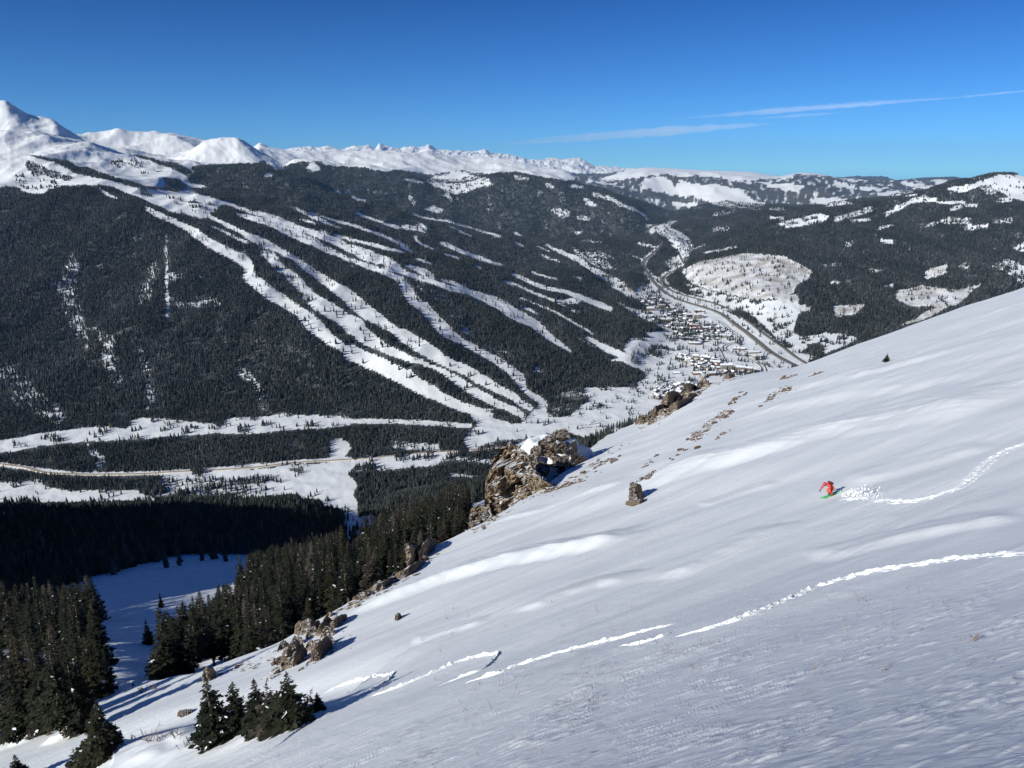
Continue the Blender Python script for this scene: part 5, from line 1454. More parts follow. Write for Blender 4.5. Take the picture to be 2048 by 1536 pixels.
def scree():
    """the countless smaller stones of the broken bands along the slope edge, as one mass"""
    g = np.random.default_rng(91); V, F, n0 = [], [], 0
    px, py, sz = [], [], []
    def band(pts, n, sx, sy, s0, s1):
        P = np.array(pts, float); cum = np.concatenate([[0], np.cumsum(np.hypot(*np.diff(P, axis=0).T))])
        for q in range(n):
            d = g.uniform(0, cum[-1])
            px.append(np.interp(d, cum, P[:, 0]) + g.normal(0, sx)); py.append(np.interp(d, cum, P[:, 1]) + g.normal(0, sy)); sz.append(s0 + (s1 - s0) * g.random() ** 2)
    band([(640, 1250), (700, 1214), (745, 1192), (800, 1160), (850, 1125), (880, 1100)], 90, 5, 4, 3, 12)
    band([(550, 1335), (590, 1310), (640, 1290), (690, 1245)], 110, 16, 14, 3, 13)
    band([(410, 1360), (440, 1345), (500, 1325)], 30, 8, 7, 3, 9)
    band([(1280, 848), (1320, 832), (1350, 812), (1385, 788), (1410, 774)], 150, 5, 6, 3, 13)
    band([(1410, 774), (1440, 764), (1475, 756)], 24, 4, 2, 3, 8)
    band([(1390, 875), (1420, 850), (1460, 815)], 90, 6, 5, 2, 6)
    band([(1100, 985), (1140, 965), (1180, 950)], 50, 12, 5, 2, 6)
    band([(940, 1068), (1000, 1030), (1060, 1000), (1110, 970)], 50, 3, 3, 2, 8)
    band([(1530, 805), (1560, 790), (1590, 770)], 40, 6, 4, 1.5, 5)
    P, mpp = put(np.array(px), np.array(py))
    forms = [np.array([v.co[:] for v in m.vertices]) for m in SMALL_ROCKS]; faces = [np.array([list(p.vertices) for p in m.polygons]) for m in SMALL_ROCKS]
    for i in range(len(px)):
        if np.isnan(P[i]).any() or mpp[i] * FPX > 420: continue
        k = int(g.integers(0, 6)); s = sz[i] * mpp[i] * .78; a = .78 + g.normal(0, .5)
        v = forms[k] * np.array([s * g.uniform(.9, 1.7), s, s * g.uniform(.6, 1.2)])
        c, q = math.cos(a), math.sin(a)
        v = np.stack([v[:, 0] * c - v[:, 1] * q, v[:, 0] * q + v[:, 1] * c, v[:, 2]], -1) + P[i]
        F.append(faces[k] + n0); V.append(v); n0 += len(v)
    o = link_mesh('scree', mesh_np('scree', np.concatenate(V), np.concatenate(F)), M_ROCK)
    tag(o, 'broken bits of brown rock strewn along the slope edge and in the rock bands', 'scree', kind='stuff')
scree()

# ------------------------------------------------------------------ ski tracks
M_TRACK = M_SNOW
def ski_track(pts, label, seed, lumpy=1.0, wide=1.0):
    """a ribbon of churned snow laid on the slope; points are (px, py, width in metres)"""
    g = np.random.default_rng(seed)
    p = np.array(pts, float)
    P, mpp = put(p[:, 0], p[:, 1])
    ok = ~np.isnan(mpp); P = P[ok]; w = p[ok, 2] * wide
    seg = np.hypot(*np.diff(P[:, :2], axis=0).T); cum = np.concatenate([[0], np.cumsum(seg)])
    n = max(20, int(cum[-1] / 0.07)); k = 26
    d = np.linspace(0, cum[-1], n)
    cx, cy, ww = pchip(cum, P[:, 0], d), pchip(cum, P[:, 1], d), np.interp(d, cum, w)
    tx, ty = np.gradient(cx), np.gradient(cy); ln = np.hypot(tx, ty); nx, ny = -ty / ln, tx / ln
    q = np.linspace(-.5, .5, k)
    wob = 1 + .25 * fbm(d / .8, d * 0 + seed, 3, seed)
    X = cx[:, None] + nx[:, None] * q * (ww * wob)[:, None]; Y = cy[:, None] + ny[:, None] * q * (ww * wob)[:, None]
    H = snow_grid(X, Y)
    edge = np.clip((.5 - np.abs(q)) * 6, 0, 1)[None, :]
    ends = np.minimum(np.clip(d / .8, 0, 1), np.clip((cum[-1] - d) / .8, 0, 1))[:, None]
    lump = np.maximum(fbm(X / .35, Y / .35, 3, seed + 3), -.15) * .08 * lumpy + np.maximum(gnoise(X / .16, Y / .16, seed + 5) - .15, 0) * .06 * lumpy
    trench = -.10 * np.exp(-((q[None, :] + .12) / .12) ** 2) + .09 * np.exp(-((q[None, :] - .3) / .13) ** 2)
    H = H + .006 + (lump + trench * .55 + .01) * edge * ends - .06 * (1 - edge)
    i = np.arange(n - 1)[:, None] * k + np.arange(k - 1)[None, :]
    me = mesh_np('ski_track', np.stack([X, Y, H], -1).reshape(-1, 3), np.stack([i, i + 1, i + k + 1, i + k], -1).reshape(-1, 4), smooth=False)
    o = link_mesh('ski_track', me, M_TRACK)
    return tag(o, label, 'ski track')
ski_track([(1742, 1000, .5), (1770, 1002, 1.2), (1810, 1004, 1.4), (1860, 996, 1.3), (1905, 982, 1.1), (1940, 960, 1.3), (1968, 932, 1.6), (1995, 912, 1.4), (2030, 895, 1.3), (2075, 880, 1.2)], 'fresh curved ski track leading from the right edge down to the skier', 1, .7, .6)
ski_track([(930, 1366, .35), (985, 1350, .5), (1040, 1330, .6), (1100, 1311, .7), (1160, 1295, .8), (1230, 1278, .9), (1300, 1260, .9), (1352, 1246, .7)], 'long middle ski track ending in a sharp bright tip, second turn from the bottom left', 2, 1.1, .40)
ski_track([(1345, 1262, .6), (1320, 1274, .7), (1280, 1286, .5), (1240, 1292, .3)], 'short churned strip folded back under the tip of the long middle ski track', 3, 1.3, .4)
ski_track([(1350, 1273, .3), (1400, 1262, .4), (1460, 1244, .55), (1520, 1222, .65), (1590, 1193, .8), (1660, 1166, .95), (1740, 1146, 1.1), (1830, 1130, 1.2), (1920, 1117, 1.2), (2000, 1110, 1.2), (2075, 1106, 1.1)], 'longest bright ski track climbing to the right edge of the photo', 4, .9, .48)
ski_track([(740, 1393, .3), (790, 1377, .4), (840, 1356, .5), (890, 1334, .7), (930, 1319, .8), (965, 1311, .8), (993, 1309, .6), (985, 1322, .4), (960, 1340, .6), (920, 1355, .7), (875, 1372, .6)], 'hooked ski track turn left of the long middle track', 5, 1.2, .42)
ski_track([(645, 1388, .3), (680, 1372, .6), (715, 1361, .7), (755, 1352, .7), (785, 1348, .6), (775, 1362, .4), (750, 1376, .6), (715, 1392, .7)], 'smallest hooked ski track turn, nearest the foreground spruces', 6, 1.2, .42)
ski_track([(1678, 1000, .25), (1700, 999, .35), (1730, 996, .4), (1742, 994, .3)], 'thin bright furrow dragged by the pole behind the skier', 7, .8)

# ------------------------------------------------------------------ stems of grass and dry shrubs
def stems_mesh(items):
    """items: base point, direction, length, width"""
    V, F = [], []
    for p, d, L, w in items:
        d = d / np.linalg.norm(d); s = np.cross(d, [0.3, 1, 0.1]); s /= np.linalg.norm(s); b = len(V); u = np.cross(d, s)
        m = p + d * L * .55 + u * L * .06
        for q, ww in ((p - d * .02, w), (m, w * .8)):
            for an in (0, 2.1, 4.2): V.append(q + (s * math.cos(an) + u * math.sin(an)) * ww)
        V.append(p + d * L)
        for k in range(3):
            F += [(b + k, b + (k + 1) % 3, b + 3 + (k + 1) % 3), (b + k, b + 3 + (k + 1) % 3, b + 3 + k), (b + 3 + k, b + 3 + (k + 1) % 3, b + 6)]
    return mesh_np('stems', np.array(V), np.array(F))
M_STRAW = simple_mat('dry_stem', (0.17, 0.12, 0.085), 0.9, .4, 4)
def dry_grass():
    g = np.random.default_rng(81); px, py = [], []
    cl = [(1560, 1240), (1700, 1200), (1640, 1340), (1760, 1330), (1620, 1395), (1500, 1300), (1430, 1290), (1900, 1210), (1820, 1180), (1960, 1330), (1650, 1470), (1590, 1490), (930, 1420), (900, 1440), (1010, 1370), (1250, 1360), (1330, 1300), (1380, 1420), (1490, 1520), (1180, 1395), (1060, 1515), (2030, 1275), (1780, 1250), (1390, 1340)]
    for c in cl:
        for q in range(int(g.integers(3, 11))):
            px.append(c[0] + g.normal(0, 22)); py.append(c[1] + g.normal(0, 7))
    for q in range(120):
        px.append(g.uniform(820, 2045)); py.append(g.uniform(1200, 1530))
    P, mpp = put(np.array(px), np.array(py))
    it = []
    for i in range(len(px)):
        if np.isnan(P[i]).any(): continue
        L = g.uniform(6, 20) * mpp[i]
        it.append((P[i], np.array([g.normal(.1, .35), g.normal(0, .3), 1]), L, .55 * mpp[i]))
    o = link_mesh('dry_grass', stems_mesh(it), M_STRAW)
    tag(o, 'sparse dry grass stems poking through the foreground snow', 'dry grass', kind='stuff')
dry_grass()
def shrub(px, py, hpx, wpx, n, label, seed, group=None):
    g = np.random.default_rng(seed); P, mpp = put(px, py)
    if np.isnan(P).any(): return
    k = mpp[0]; it = []
    for q in range(n):
        b = P[0] + np.array([g.normal(0, wpx * .22) * k, g.normal(0, wpx * .15) * k, -.02])
        d = np.array([g.normal(0, .45), g.normal(0, .35), 1.0]); L = hpx * k * g.uniform(.5, 1.05)
        it.append((b, d, L, .6 * k))
        for s in range(3):
            f = g.uniform(.35, .85); dd = d / np.linalg.norm(d)
            it.append((b + dd * L * f, dd + g.normal(0, .6, 3), L * g.uniform(.2, .4), .45 * k))
    o = link_mesh('shrub', stems_mesh(it), M_STRAW)
    tag(o, label, 'shrub', group)
shrub(299, 1484, 48, 22, 7, 'tall bare willow shrub between the big bushy spruce and the foreground row', 1)
shrub(322, 1480, 22, 40, 12, 'low reddish bare shrub right of the tall willow shrub', 2)
shrub(352, 1474, 26, 30, 10, 'leafless shrub at the left edge of the foreground drift', 3)
shrub(376, 1490, 18, 36, 14, 'frosted twig clump on the drift left of the brownish spruce', 4)
shrub(268, 1478, 16, 16, 6, 'small twig tuft right of the big bushy spruce', 5)
shrub(1950, 1282, 28, 22, 6, 'bare branching twig standing in the snow near the right edge', 6)
shrub(1772, 1340, 12, 16, 5, 'tiny twig tuft in the snow at lower right centre', 7)
shrub(215, 1382, 10, 50, 20, 'row of low brush on the lit snow behind the front left stand', 8)
shrub(285, 1384, 12, 26, 14, 'low brush clump on the lit snow left of the spur tip', 9)
shrub(310, 1378, 16, 18, 10, 'bushy brush at the foot of the wooded spur tip', 10)

# ------------------------------------------------------------------ the skier
M_RED = simple_mat('red_jacket', (0.62, 0.035, 0.03), .65, .25, 9)
M_ORANGE = simple_mat('orange_trousers', (0.66, 0.10, 0.02), .65, .2, 9)
M_DARK = simple_mat('dark_gear', (0.025, 0.025, 0.03), .6)
M_SKIN = simple_mat('skin', (0.55, 0.33, 0.24), .55)
M_HELM = simple_mat('red_helmet', (0.60, 0.03, 0.045), .35)
M_PACK = simple_mat('dark_red_backpack', (0.16, 0.02, 0.025), .7, .3, 8)
M_GREEN = simple_mat('green_ski', (0.07, 0.62, 0.16), .35)
M_POLE = simple_mat('ski_pole', (0.22, 0.08, 0.07), .4)
def skin_figure(joints, bones, name, sub=2):
    me = bpy.data.meshes.new(name + '_cage'); keys = list(joints)
    me.from_pydata([joints[k][0] for k in keys], [(keys.index(a), keys.index(b)) for a, b in bones], [])
    o = bpy.data.objects.new(name + '_cage', me); COL.objects.link(o)
    md = o.modifiers.new('skin', 'SKIN'); md.use_smooth_shade = True
    for k, q in enumerate(keys):
        v = me.skin_vertices[0].data[k]; r = joints[q][1]
        v.radius = r if isinstance(r, tuple) else (r, r); v.use_root = (k == 0)
    ms = o.modifiers.new('sub', 'SUBSURF'); ms.levels = sub; ms.render_levels = sub
    dg = bpy.context.evaluated_depsgraph_get()
    out = bpy.data.meshes.new_from_object(o.evaluated_get(dg)); out.name = name
    bpy.data.objects.remove(o)
    return out
def ellipsoid(c, r, sub=3):
    V, F = ICO[sub]
    return np.array(V) * np.array(r) + np.array(c), F
def skier():
    Pf, k = put(1663, 991); P = Vector(Pf[0])
    tip = Vector(put(1638, 1001)[0][0])
    f = (tip - P).normalized()
    e = 0.5
    nrm = Vector((-(snow_grid(np.array([P.x + e]), np.array([P.y]))[0] - snow_grid(np.array([P.x - e]), np.array([P.y]))[0]) / (2 * e),
                  -(snow_grid(np.array([P.x]), np.array([P.y + e]))[0] - snow_grid(np.array([P.x]), np.array([P.y - e]))[0]) / (2 * e), 1)).normalized()
    up = (nrm * .45 + Vector((0, 0, 1)) * .55); up = (up - f * up.dot(f)).normalized()
    left = up.cross(f).normalized()
    M = Matrix(((f.x, left.x, up.x, P.x), (f.y, left.y, up.y, P.y), (f.z, left.z, up.z, P.z), (0, 0, 0, 1))) @ Matrix.Scale(.88, 4)
    J = {'pelvis': ((-.16, 0, .56), (.15, .13)), 'waist': ((-.04, 0, .70), (.15, .12)), 'chest': ((.14, 0, .84), (.18, .14)), 'neck': ((.33, 0, .93), .065), 'skull': ((.44, 0, .97), .085),
         'shoulder_a': ((.19, .20, .86), .075), 'elbow_a': ((.34, .30, .62), .055), 'wrist_a': ((.34, .30, .38), .042),
         'shoulder_b': ((.19, -.20, .86), .075), 'elbow_b': ((.44, -.30, .72), .055), 'wrist_b': ((.64, -.27, .58), .042),
         'hip_a': ((-.15, .11, .52), .105), 'knee_a': ((.20, .15, .40), .085), 'ankle_a': ((.0, .13, .10), .065),
         'hip_b': ((-.15, -.11, .52), .105), 'knee_b': ((.22, -.13, .42), .085), 'ankle_b': ((.02, -.13, .10), .065)}
    B = [('pelvis', 'waist'), ('waist', 'chest'), ('chest', 'neck'), ('neck', 'skull'), ('chest', 'shoulder_a'), ('shoulder_a', 'elbow_a'), ('elbow_a', 'wrist_a'), ('chest', 'shoulder_b'), ('shoulder_b', 'elbow_b'), ('elbow_b', 'wrist_b'),
         ('pelvis', 'hip_a'), ('hip_a', 'knee_a'), ('knee_a', 'ankle_a'), ('pelvis', 'hip_b'), ('hip_b', 'knee_b'), ('knee_b', 'ankle_b')]
    body = skin_figure(J, B, 'body')
    for m in (M_RED, M_ORANGE, M_SKIN): body.materials.append(m)
    for p in body.polygons:
        c = p.center
        arm = abs(c.y) > .17 and c.x > .2
        p.material_index = 2 if c.x > .37 and abs(c.y) < .13 else 0 if (c.z > .66 - .3 * max(0, c.x + .1) * (not arm) and c.z > .60) or arm else 1
    root = bpy.data.objects.new('person', None); COL.objects.link(root); root.matrix_world = M
    tag(root, 'crouching skier in red jacket and orange trousers carving down the slope', 'person')
    def child(name, me, mats):
        o = link_mesh(name, me, mats); o.parent = root; return o
    b = bpy.data.objects.new('body', body); COL.objects.link(b); b.parent = root
    V, F = ellipsoid((.45, 0, 1.0), (.135, .115, .125)); V[:, 2] = np.maximum(V[:, 2], .965 - (V[:, 0] - .45) * .3)
    child('helmet', mesh_np('helmet', V, F, smooth=True), M_HELM)
    V, F = ellipsoid((.545, 0, .955), (.035, .085, .04)); child('goggles', mesh_np('goggles', V, F, smooth=True), M_DARK)
    for s in (1, -1):
        # boot: sole, shell and cuff in one mesh
        Vs, Fs = [], []
        for c, r in (((.03, s * .13, .055), (.16, .055, .05)), ((-.01, s * .13, .14), (.085, .06, .12))):
            v, fc = ellipsoid(c, r, 2); Fs.append(fc + sum(len(q) for q in Vs)); Vs.append(v)
        child('boot', mesh_np('boot', np.concatenate(Vs), np.concatenate(Fs), smooth=True), M_DARK)
    def hand(w, el):
        w = np.array(w); d = w - np.array(el); d /= np.linalg.norm(d); sd = np.cross(d, [0, 0, 1.0]); sd /= np.linalg.norm(sd); u = np.cross(sd, d)
        Vs, Fs = [], []
        def blob(c, r):
            v, fc = ellipsoid((0, 0, 0), r, 2); v = v[:, :1] * d + v[:, 1:2] * sd + v[:, 2:] * u + c
            Fs.append(fc + sum(len(q) for q in Vs)); Vs.append(v)
        blob(w + d * .05, (.055, .048, .03))
        for q in range(4):
            b0 = w + d * .085 + sd * (.036 - .024 * q)
            blob(b0 + d * .015, (.032, .013, .014)); blob(b0 + d * .03 - u * .028, (.014, .012, .024)); blob(b0 + d * .008 - u * .046, (.02, .012, .012))
        blob(w + d * .055 + sd * .05 - u * .02, (.03, .014, .014))
        child('glove', mesh_np('glove', np.concatenate(Vs), np.concatenate(Fs), smooth=True), M_DARK)
        return w + d * .085 - u * .03
    ha = hand(J['wrist_a'][0], J['elbow_a'][0]); hb = hand(J['wrist_b'][0], J['elbow_b'][0])
    # backpack
    bm = bmesh.new(); bmesh.ops.create_cube(bm, size=1.0)
    for v in bm.verts: v.co = Vector((v.co.x * .46, v.co.y * .30, v.co.z * .20 * (1.0 if v.co.x > 0 else .8)))
    bmesh.ops.bevel(bm, geom=bm.edges[:], offset=.06, segments=3, affect='EDGES')
    pm = bpy.data.meshes.new('backpack'); bm.to_mesh(pm); bm.free()
    pk = link_mesh('backpack', pm, M_PACK); pk.matrix_world = M @ Matrix.Translation((-.08, 0, .90)) @ Matrix.Rotation(-.62, 4, 'Y')
    tag(pk, 'dark red backpack on the back of the skier', 'backpack')
    # skis: rockered planks with turned-up tips
    def ski(y, x0, label, lift):
        n = 30; V, F = [], []
        for i in range(n):
            t = i / (n - 1); x = -.85 + 1.82 * t + x0
            w = .062 * (1 + .22 * (2 * t - 1) ** 2) * min(1, math.sqrt(max(0.02, (1 - t) * 9)), math.sqrt(max(.05, t * 14)))
            z = .03 + lift * t + (.22 * ((t - .82) / .18) ** 2 if t > .82 else 0) + (.07 * ((.12 - t) / .12) ** 2 if t < .12 else 0)
            for yy, zz in ((-w, 0), (w, 0), (w, .018), (-w, .018)): V.append((x, y + yy, z + zz))
        for i in range(n - 1):
            for s in range(4): F.append((4 * i + s, 4 * i + (s + 1) % 4, 4 * i + 4 + (s + 1) % 4, 4 * i + 4 + s))
        F += [(0, 1, 2, 3), (4 * n - 1, 4 * n - 2, 4 * n - 3, 4 * n - 4)]
        o = link_mesh('ski', mesh_np('ski', np.array(V), np.array(F)), M_GREEN); o.matrix_world = M
        # binding as a part
        v, fc = ellipsoid((x0 * .3 + .12, y, .06 + lift * .5), (.05, .045, .03), 2); v2, fc2 = ellipsoid((x0 * .3 - .16, y, .07 + lift * .45), (.05, .045, .04), 2)
        bd = link_mesh('binding', mesh_np('binding', np.concatenate([v, v2]), np.concatenate([fc, fc2 + len(v)])), M_DARK); bd.parent = o
        tag(o, label, 'ski')
    ski(.13, .0, 'bright green ski nearer the viewer, under the skier', 0.0); ski(-.13, .08, 'bright green ski farther from the viewer, under the skier', 0.0)
    def pole(h, end, label):
        h = np.array(h); end = np.array(end); d = end - h; L = np.linalg.norm(d); d /= L
        me = stems_mesh([(h - d * .08, d, L + .08, .011)])
        o = link_mesh('ski_pole', me, M_POLE); o.matrix_world = M
        v, fc = ellipsoid(h + d * (L - .08), (.05, .05, .015), 2)
        bk = link_mesh('basket', mesh_np('basket', v, fc), M_DARK); bk.parent = o
        v, fc = ellipsoid(h - d * .02, (.02, .02, .065), 2); gp = link_mesh('grip', mesh_np('grip', v, fc), M_DARK); gp.parent = o
        tag(o, label, 'ski pole')
    pole(ha, (-.45, .62, .05), 'ski pole trailing from the near hand of the skier into the snow'); pole(hb, (-.25, -.62, .55), 'ski pole held in the far hand of the skier, pointing back')
    # powder thrown up behind the skis
    g = np.random.default_rng(5); V, F = [], []
    tet = np.array([(1, 1, 1), (1, -1, -1), (-1, 1, -1), (-1, -1, 1)], float); tf = np.array([(0, 1, 2), (0, 3, 1), (0, 2, 3), (1, 3, 2)])
    n = 1500
    a = Vector(put(1690, 985)[0][0]); b2 = Vector(put(1745, 996)[0][0])
    for i in range(n):
        t = g.beta(1.3, 1.1); c = a.lerp(b2, t); hgt = abs(g.normal(0, .12 + .34 * math.sin(min(1, t * 1.1) * math.pi) ** 1.5))
        c = np.array(c) + np.array([g.normal(0, .22), g.normal(0, .35), 0]); c[2] = snow_grid(np.array([c[0]]), np.array([c[1]]))[0] + hgt * .8
        s = g.uniform(.009, .022) * (1.2 if hgt < .25 else .8)
        F.append(tf + 4 * i); V.append(tet * s * g.uniform(.6, 1.4, 3) + c)
    for i in range(130):
        t = g.beta(1.2, 1.2); c = np.array(a.lerp(b2, t)) + np.array([g.normal(0, .25), g.normal(0, .3), 0])
        c[2] = snow_grid(np.array([c[0]]), np.array([c[1]]))[0] + abs(g.normal(0, .16)) * (.4 + math.sin(t * math.pi))
        v, fc = ellipsoid(c, g.uniform(.02, .075, 3) * (.6 + .8 * math.sin(t * math.pi)), 2)
        F.append(fc + sum(len(q) for q in V)); V.append(v)
    sp = link_mesh('snow_spray', mesh_np('snow_spray', np.concatenate(V), np.concatenate(F)), M_SNOWCLUMP)
    tag(sp, 'cloud of powder snow thrown up behind the skier', 'snow spray', kind='stuff')
skier()
# ------------------------------------------------------------------ roads
def road_material(name, col, edge):
    m, N, L, b = new_mat(name)
    b.inputs['Roughness'].default_value = 0.9
    at = nd(N, 'ShaderNodeAttribute'); at.attribute_name = 'across'
    geo = nd(N, 'ShaderNodeNewGeometry')
    n = nd(N, 'ShaderNodeTexNoise'); n.inputs['Scale'].default_value = .08; n.inputs['Detail'].default_value = 4
    L.new(geo.outputs['Position'], n.inputs['Vector'])
    ad = nd(N, 'ShaderNodeMath', operation='MULTIPLY_ADD'); L.new(n.outputs['Fac'], ad.inputs[0]); ad.inputs[1].default_value = .35; L.new(at.outputs['Fac'], ad.inputs[2])
    r = nd(N, 'ShaderNodeValToRGB'); e = r.color_ramp.elements
    e[0].position = .12; e[0].color = (*col, 1); e[1].position = .95; e[1].color = (*edge, 1)
    x = e.new(.28); x.color = (col[0] * 1.5, col[1] * 1.45, col[2] * 1.4, 1); x = e.new(.62); x.color = (*[c * 1.15 for c in col], 1)
    L.new(ad.outputs[0], r.inputs['Fac']); L.new(r.outputs[0], b.inputs['Base Color'])
    return m
M_HIGHWAY = road_material('salted_asphalt', (0.115, 0.107, 0.10), (0.25, 0.225, 0.195))
M_LANE = road_material('plowed_road', (0.10, 0.098, 0.098), (0.42, 0.42, 0.42))
M_SANDED = road_material('sanded_road', (0.30, 0.24, 0.175), (0.58, 0.53, 0.47))
def zk(k, pts):
    ox, oy, sc = ZK[k]
    return [(ox + x * sc, oy + y * sc) for x, y in pts]
def road(pts, width, mat, label, lift=1.3, offset=0.0):
    p = np.array(pts, float)
    n0 = max(2, int(np.hypot(*np.diff(p, axis=0).T).sum() / 2))
    c0 = np.concatenate([[0], np.cumsum(np.hypot(*np.diff(p, axis=0).T))])
    dd = np.linspace(0, c0[-1], n0)
    P, t = on_country(pchip(c0, p[:, 0], dd), pchip(c0, p[:, 1], dd))
    P = P[~np.isnan(t)]
    # even out depth jumps where the line of sight grazes a rise
    for it in range(3):
        q = P.copy(); q[1:-1, :2] = (P[:-2, :2] + 2 * P[1:-1, :2] + P[2:, :2]) / 4; P = q
    seg = np.maximum(np.hypot(*np.diff(P[:, :2], axis=0).T), 1e-3); cum = np.concatenate([[0], np.cumsum(seg)])
    n = max(8, int(cum[-1] / 9)); d = np.linspace(0, cum[-1], n)
    cx, cy = np.interp(d, cum, P[:, 0]), np.interp(d, cum, P[:, 1])
    for it in range(6):
        cx[1:-1] = (cx[:-2] + 2 * cx[1:-1] + cx[2:]) / 4; cy[1:-1] = (cy[:-2] + 2 * cy[1:-1] + cy[2:]) / 4
    tx, ty = np.gradient(cx), np.gradient(cy); ln = np.hypot(tx, ty) + 1e-9; nx, ny = -ty / ln, tx / ln
    k = 7; q = np.linspace(-.5, .5, k)
    X = cx[:, None] + nx[:, None] * (q * width + offset); Y = cy[:, None] + ny[:, None] * (q * width + offset)
    hc = country_z(X, Y).max(1)
    for it in range(4): hc[1:-1] = np.maximum((hc[:-2] + hc[1:-1] + hc[2:]) / 3, hc[1:-1])
    H = np.repeat((hc + lift)[:, None], k, 1); H[:, 0] -= lift + 1.5; H[:, -1] -= lift + 1.5
    i = np.arange(n - 1)[:, None] * k + np.arange(k - 1)[None, :]
    me = mesh_np('road', np.stack([X, Y, H], -1).reshape(-1, 3), np.stack([i, i + 1, i + k + 1, i + k], -1).reshape(-1, 4))
    add_attr(me, 'across', np.tile(np.abs(q) * 2, n))
    o = link_mesh('road', me, mat)
    tag(o, label, 'road', kind='structure')
    return np.stack([cx, cy, hc + lift], -1)
HW1 = zk('w', [(800, 195), (700, 222), (648, 270), (662, 320), (720, 362), (790, 400), (846, 440), (828, 490), (760, 560), (680, 630), (612, 690), (590, 740), (612, 820), (680, 910)]) + zk('v', [(540, 70), (600, 140), (680, 210), (780, 260), (900, 300), (1050, 345), (1150, 382), (1230, 432), (1300, 490), (1400, 560), (1500, 640), (1600, 722), (1700, 784), (1830, 850), (1950, 905)])
HW2 = zk('w', [(930, 240), (872, 282), (960, 330), (1080, 380), (1180, 430), (1222, 500), (1262, 552)])
HW2b = zk('w', [(1084, 620), (1110, 680), (1160, 745)])
HW3 = zk('w', [(1100, 790), (1000, 840), (905, 880), (865, 930)]) + zk('v', [(650, 88), (680, 150), (760, 200), (850, 230), (970, 262), (1100, 297), (1220, 342), (1330, 402), (1430, 472), (1530, 552), (1640, 632), (1740, 702), (1830, 772), (1940, 840)])
R1 = road(HW1, 31, M_HIGHWAY, 'lower carriageway of the divided highway curving up the valley')
R2 = road(HW2, 20, M_HIGHWAY, 'far upper stretch of the right highway carriageway in the side valley')
R2b = road(HW2b, 20, M_HIGHWAY, 'short highway piece showing between two dark woods')
R3 = road(HW3, 22, M_HIGHWAY, 'upper right carriageway of the divided highway below the aspen hill')
LOOP = zk('v', [(1110, 445), (1160, 462), (1220, 512), (1300, 572), (1355, 615), (1330, 642), (1235, 662), (1190, 692), (1230, 732), (1350, 772), (1450, 802), (1530, 852), (1558, 890), (1540, 925)])
road(LOOP, 7, M_LANE, 'near lane of the winding village parkway', 1.2, -7)
road(LOOP, 7, M_LANE, 'far lane of the winding village parkway', 1.2, 7)
road(zk('v', [(890, 552), (950, 622), (1080, 660), (1140, 680), (1170, 730), (1200, 790), (1222, 832)]), 7, M_LANE, 'narrow village lane crossing the snowfield between the two house clusters', 1.2)
road(zk('v', [(560, 240), (700, 295), (800, 345), (900, 380)]), 7, M_LANE, 'lane along the upper edge of the village', 1.2)
road(zk('d', [(1120, 735), (1170, 780), (1240, 830), (1330, 868), (1425, 895), (1475, 960), (1490, 1000), (1550, 1020)]), 10, M_SANDED, 'sanded side road past the upper parking area')
road(zk('4', [(-60, 720), (0, 727), (150, 748), (250, 775), (500, 788), (850, 786), (960, 776), (1100, 770), (1300, 760), (1500, 746), (1700, 722), (2048, 700)]) + zk('5', [(200, 806), (400, 786), (560, 775), (740, 765), (860, 752), (1000, 742)]), 12, M_SANDED, 'sanded valley road running below the ski mountain')

# ------------------------------------------------------------------ village
WALLS = {k: simple_mat('wall_' + k, c, .85, .2, .4) for k, c in dict(brown=(.13, .085, .055), tan=(.27, .21, .145), grey=(.17, .165, .16), dark=(.055, .05, .05), red=(.21, .07, .05), cream=(.36, .33, .28), rust=(.19, .105, .065)).items()}
M_GLASS = simple_mat('window_glass', (.03, .035, .045), .15)
M_ROOFSNOW = simple_mat('roof_snow', (.85, .88, .91), .6)
M_METAL = simple_mat('grey_metal', (.25, .25, .26), .5)
def box_v(x0, x1, y0, y1, z0, z1):
    V = [(x0, y0, z0), (x1, y0, z0), (x1, y1, z0), (x0, y1, z0), (x0, y0, z1), (x1, y0, z1), (x1, y1, z1), (x0, y1, z1)]
    return V, [(0, 3, 2, 1), (4, 5, 6, 7), (0, 1, 5, 4), (1, 2, 6, 5), (2, 3, 7, 6), (3, 0, 4, 7)]
class MB:
    def __init__(self): self.V, self.F = [], []
    def add(self, V, F):
        o = len(self.V); self.V += list(V); self.F += [tuple(i + o for i in f) for f in F]; return self
    def box(self, *a): return self.add(*box_v(*a))
    def gable(self, x0, x1, y0, y1, z, rise, th=.9, ov=.8):
        """pitched slab of snow-covered roof, ridge along x"""
        ym = (y0 + y1) / 2; V = []
        for x in (x0 - ov, x1 + ov):
            V += [(x, y0 - ov, z - .3), (x, y1 + ov, z - .3), (x, y1 + ov, z - .3 + th), (x, ym, z + rise + th), (x, y0 - ov, z - .3 + th), (x, ym, z + rise)]
        F = [(0, 5, 3, 4), (5, 1, 2, 3), (6, 10, 9, 11), (11, 9, 8, 7), (4, 3, 9, 10), (3, 2, 8, 9), (0, 4, 10, 6), (1, 7, 8, 2), (0, 6, 11, 5), (5, 11, 7, 1)]
        return self.add(V, F)
    def prism(self, x0, x1, y0, y1, z, rise):
        ym = (y0 + y1) / 2
        return self.add([(x0, y0, z), (x0, y1, z), (x0, ym, z + rise), (x1, y0, z), (x1, y1, z), (x1, ym, z + rise)], [(0, 2, 1), (3, 4, 5), (0, 3, 5, 2), (1, 2, 5, 4), (0, 1, 4, 3)])
    def mesh(self, name):
        q = [f for f in self.F if len(f) == 4]; t = [f for f in self.F if len(f) == 3]
        return mesh_np(name, np.array(self.V), [np.array(a) for a in (q, t) if a])

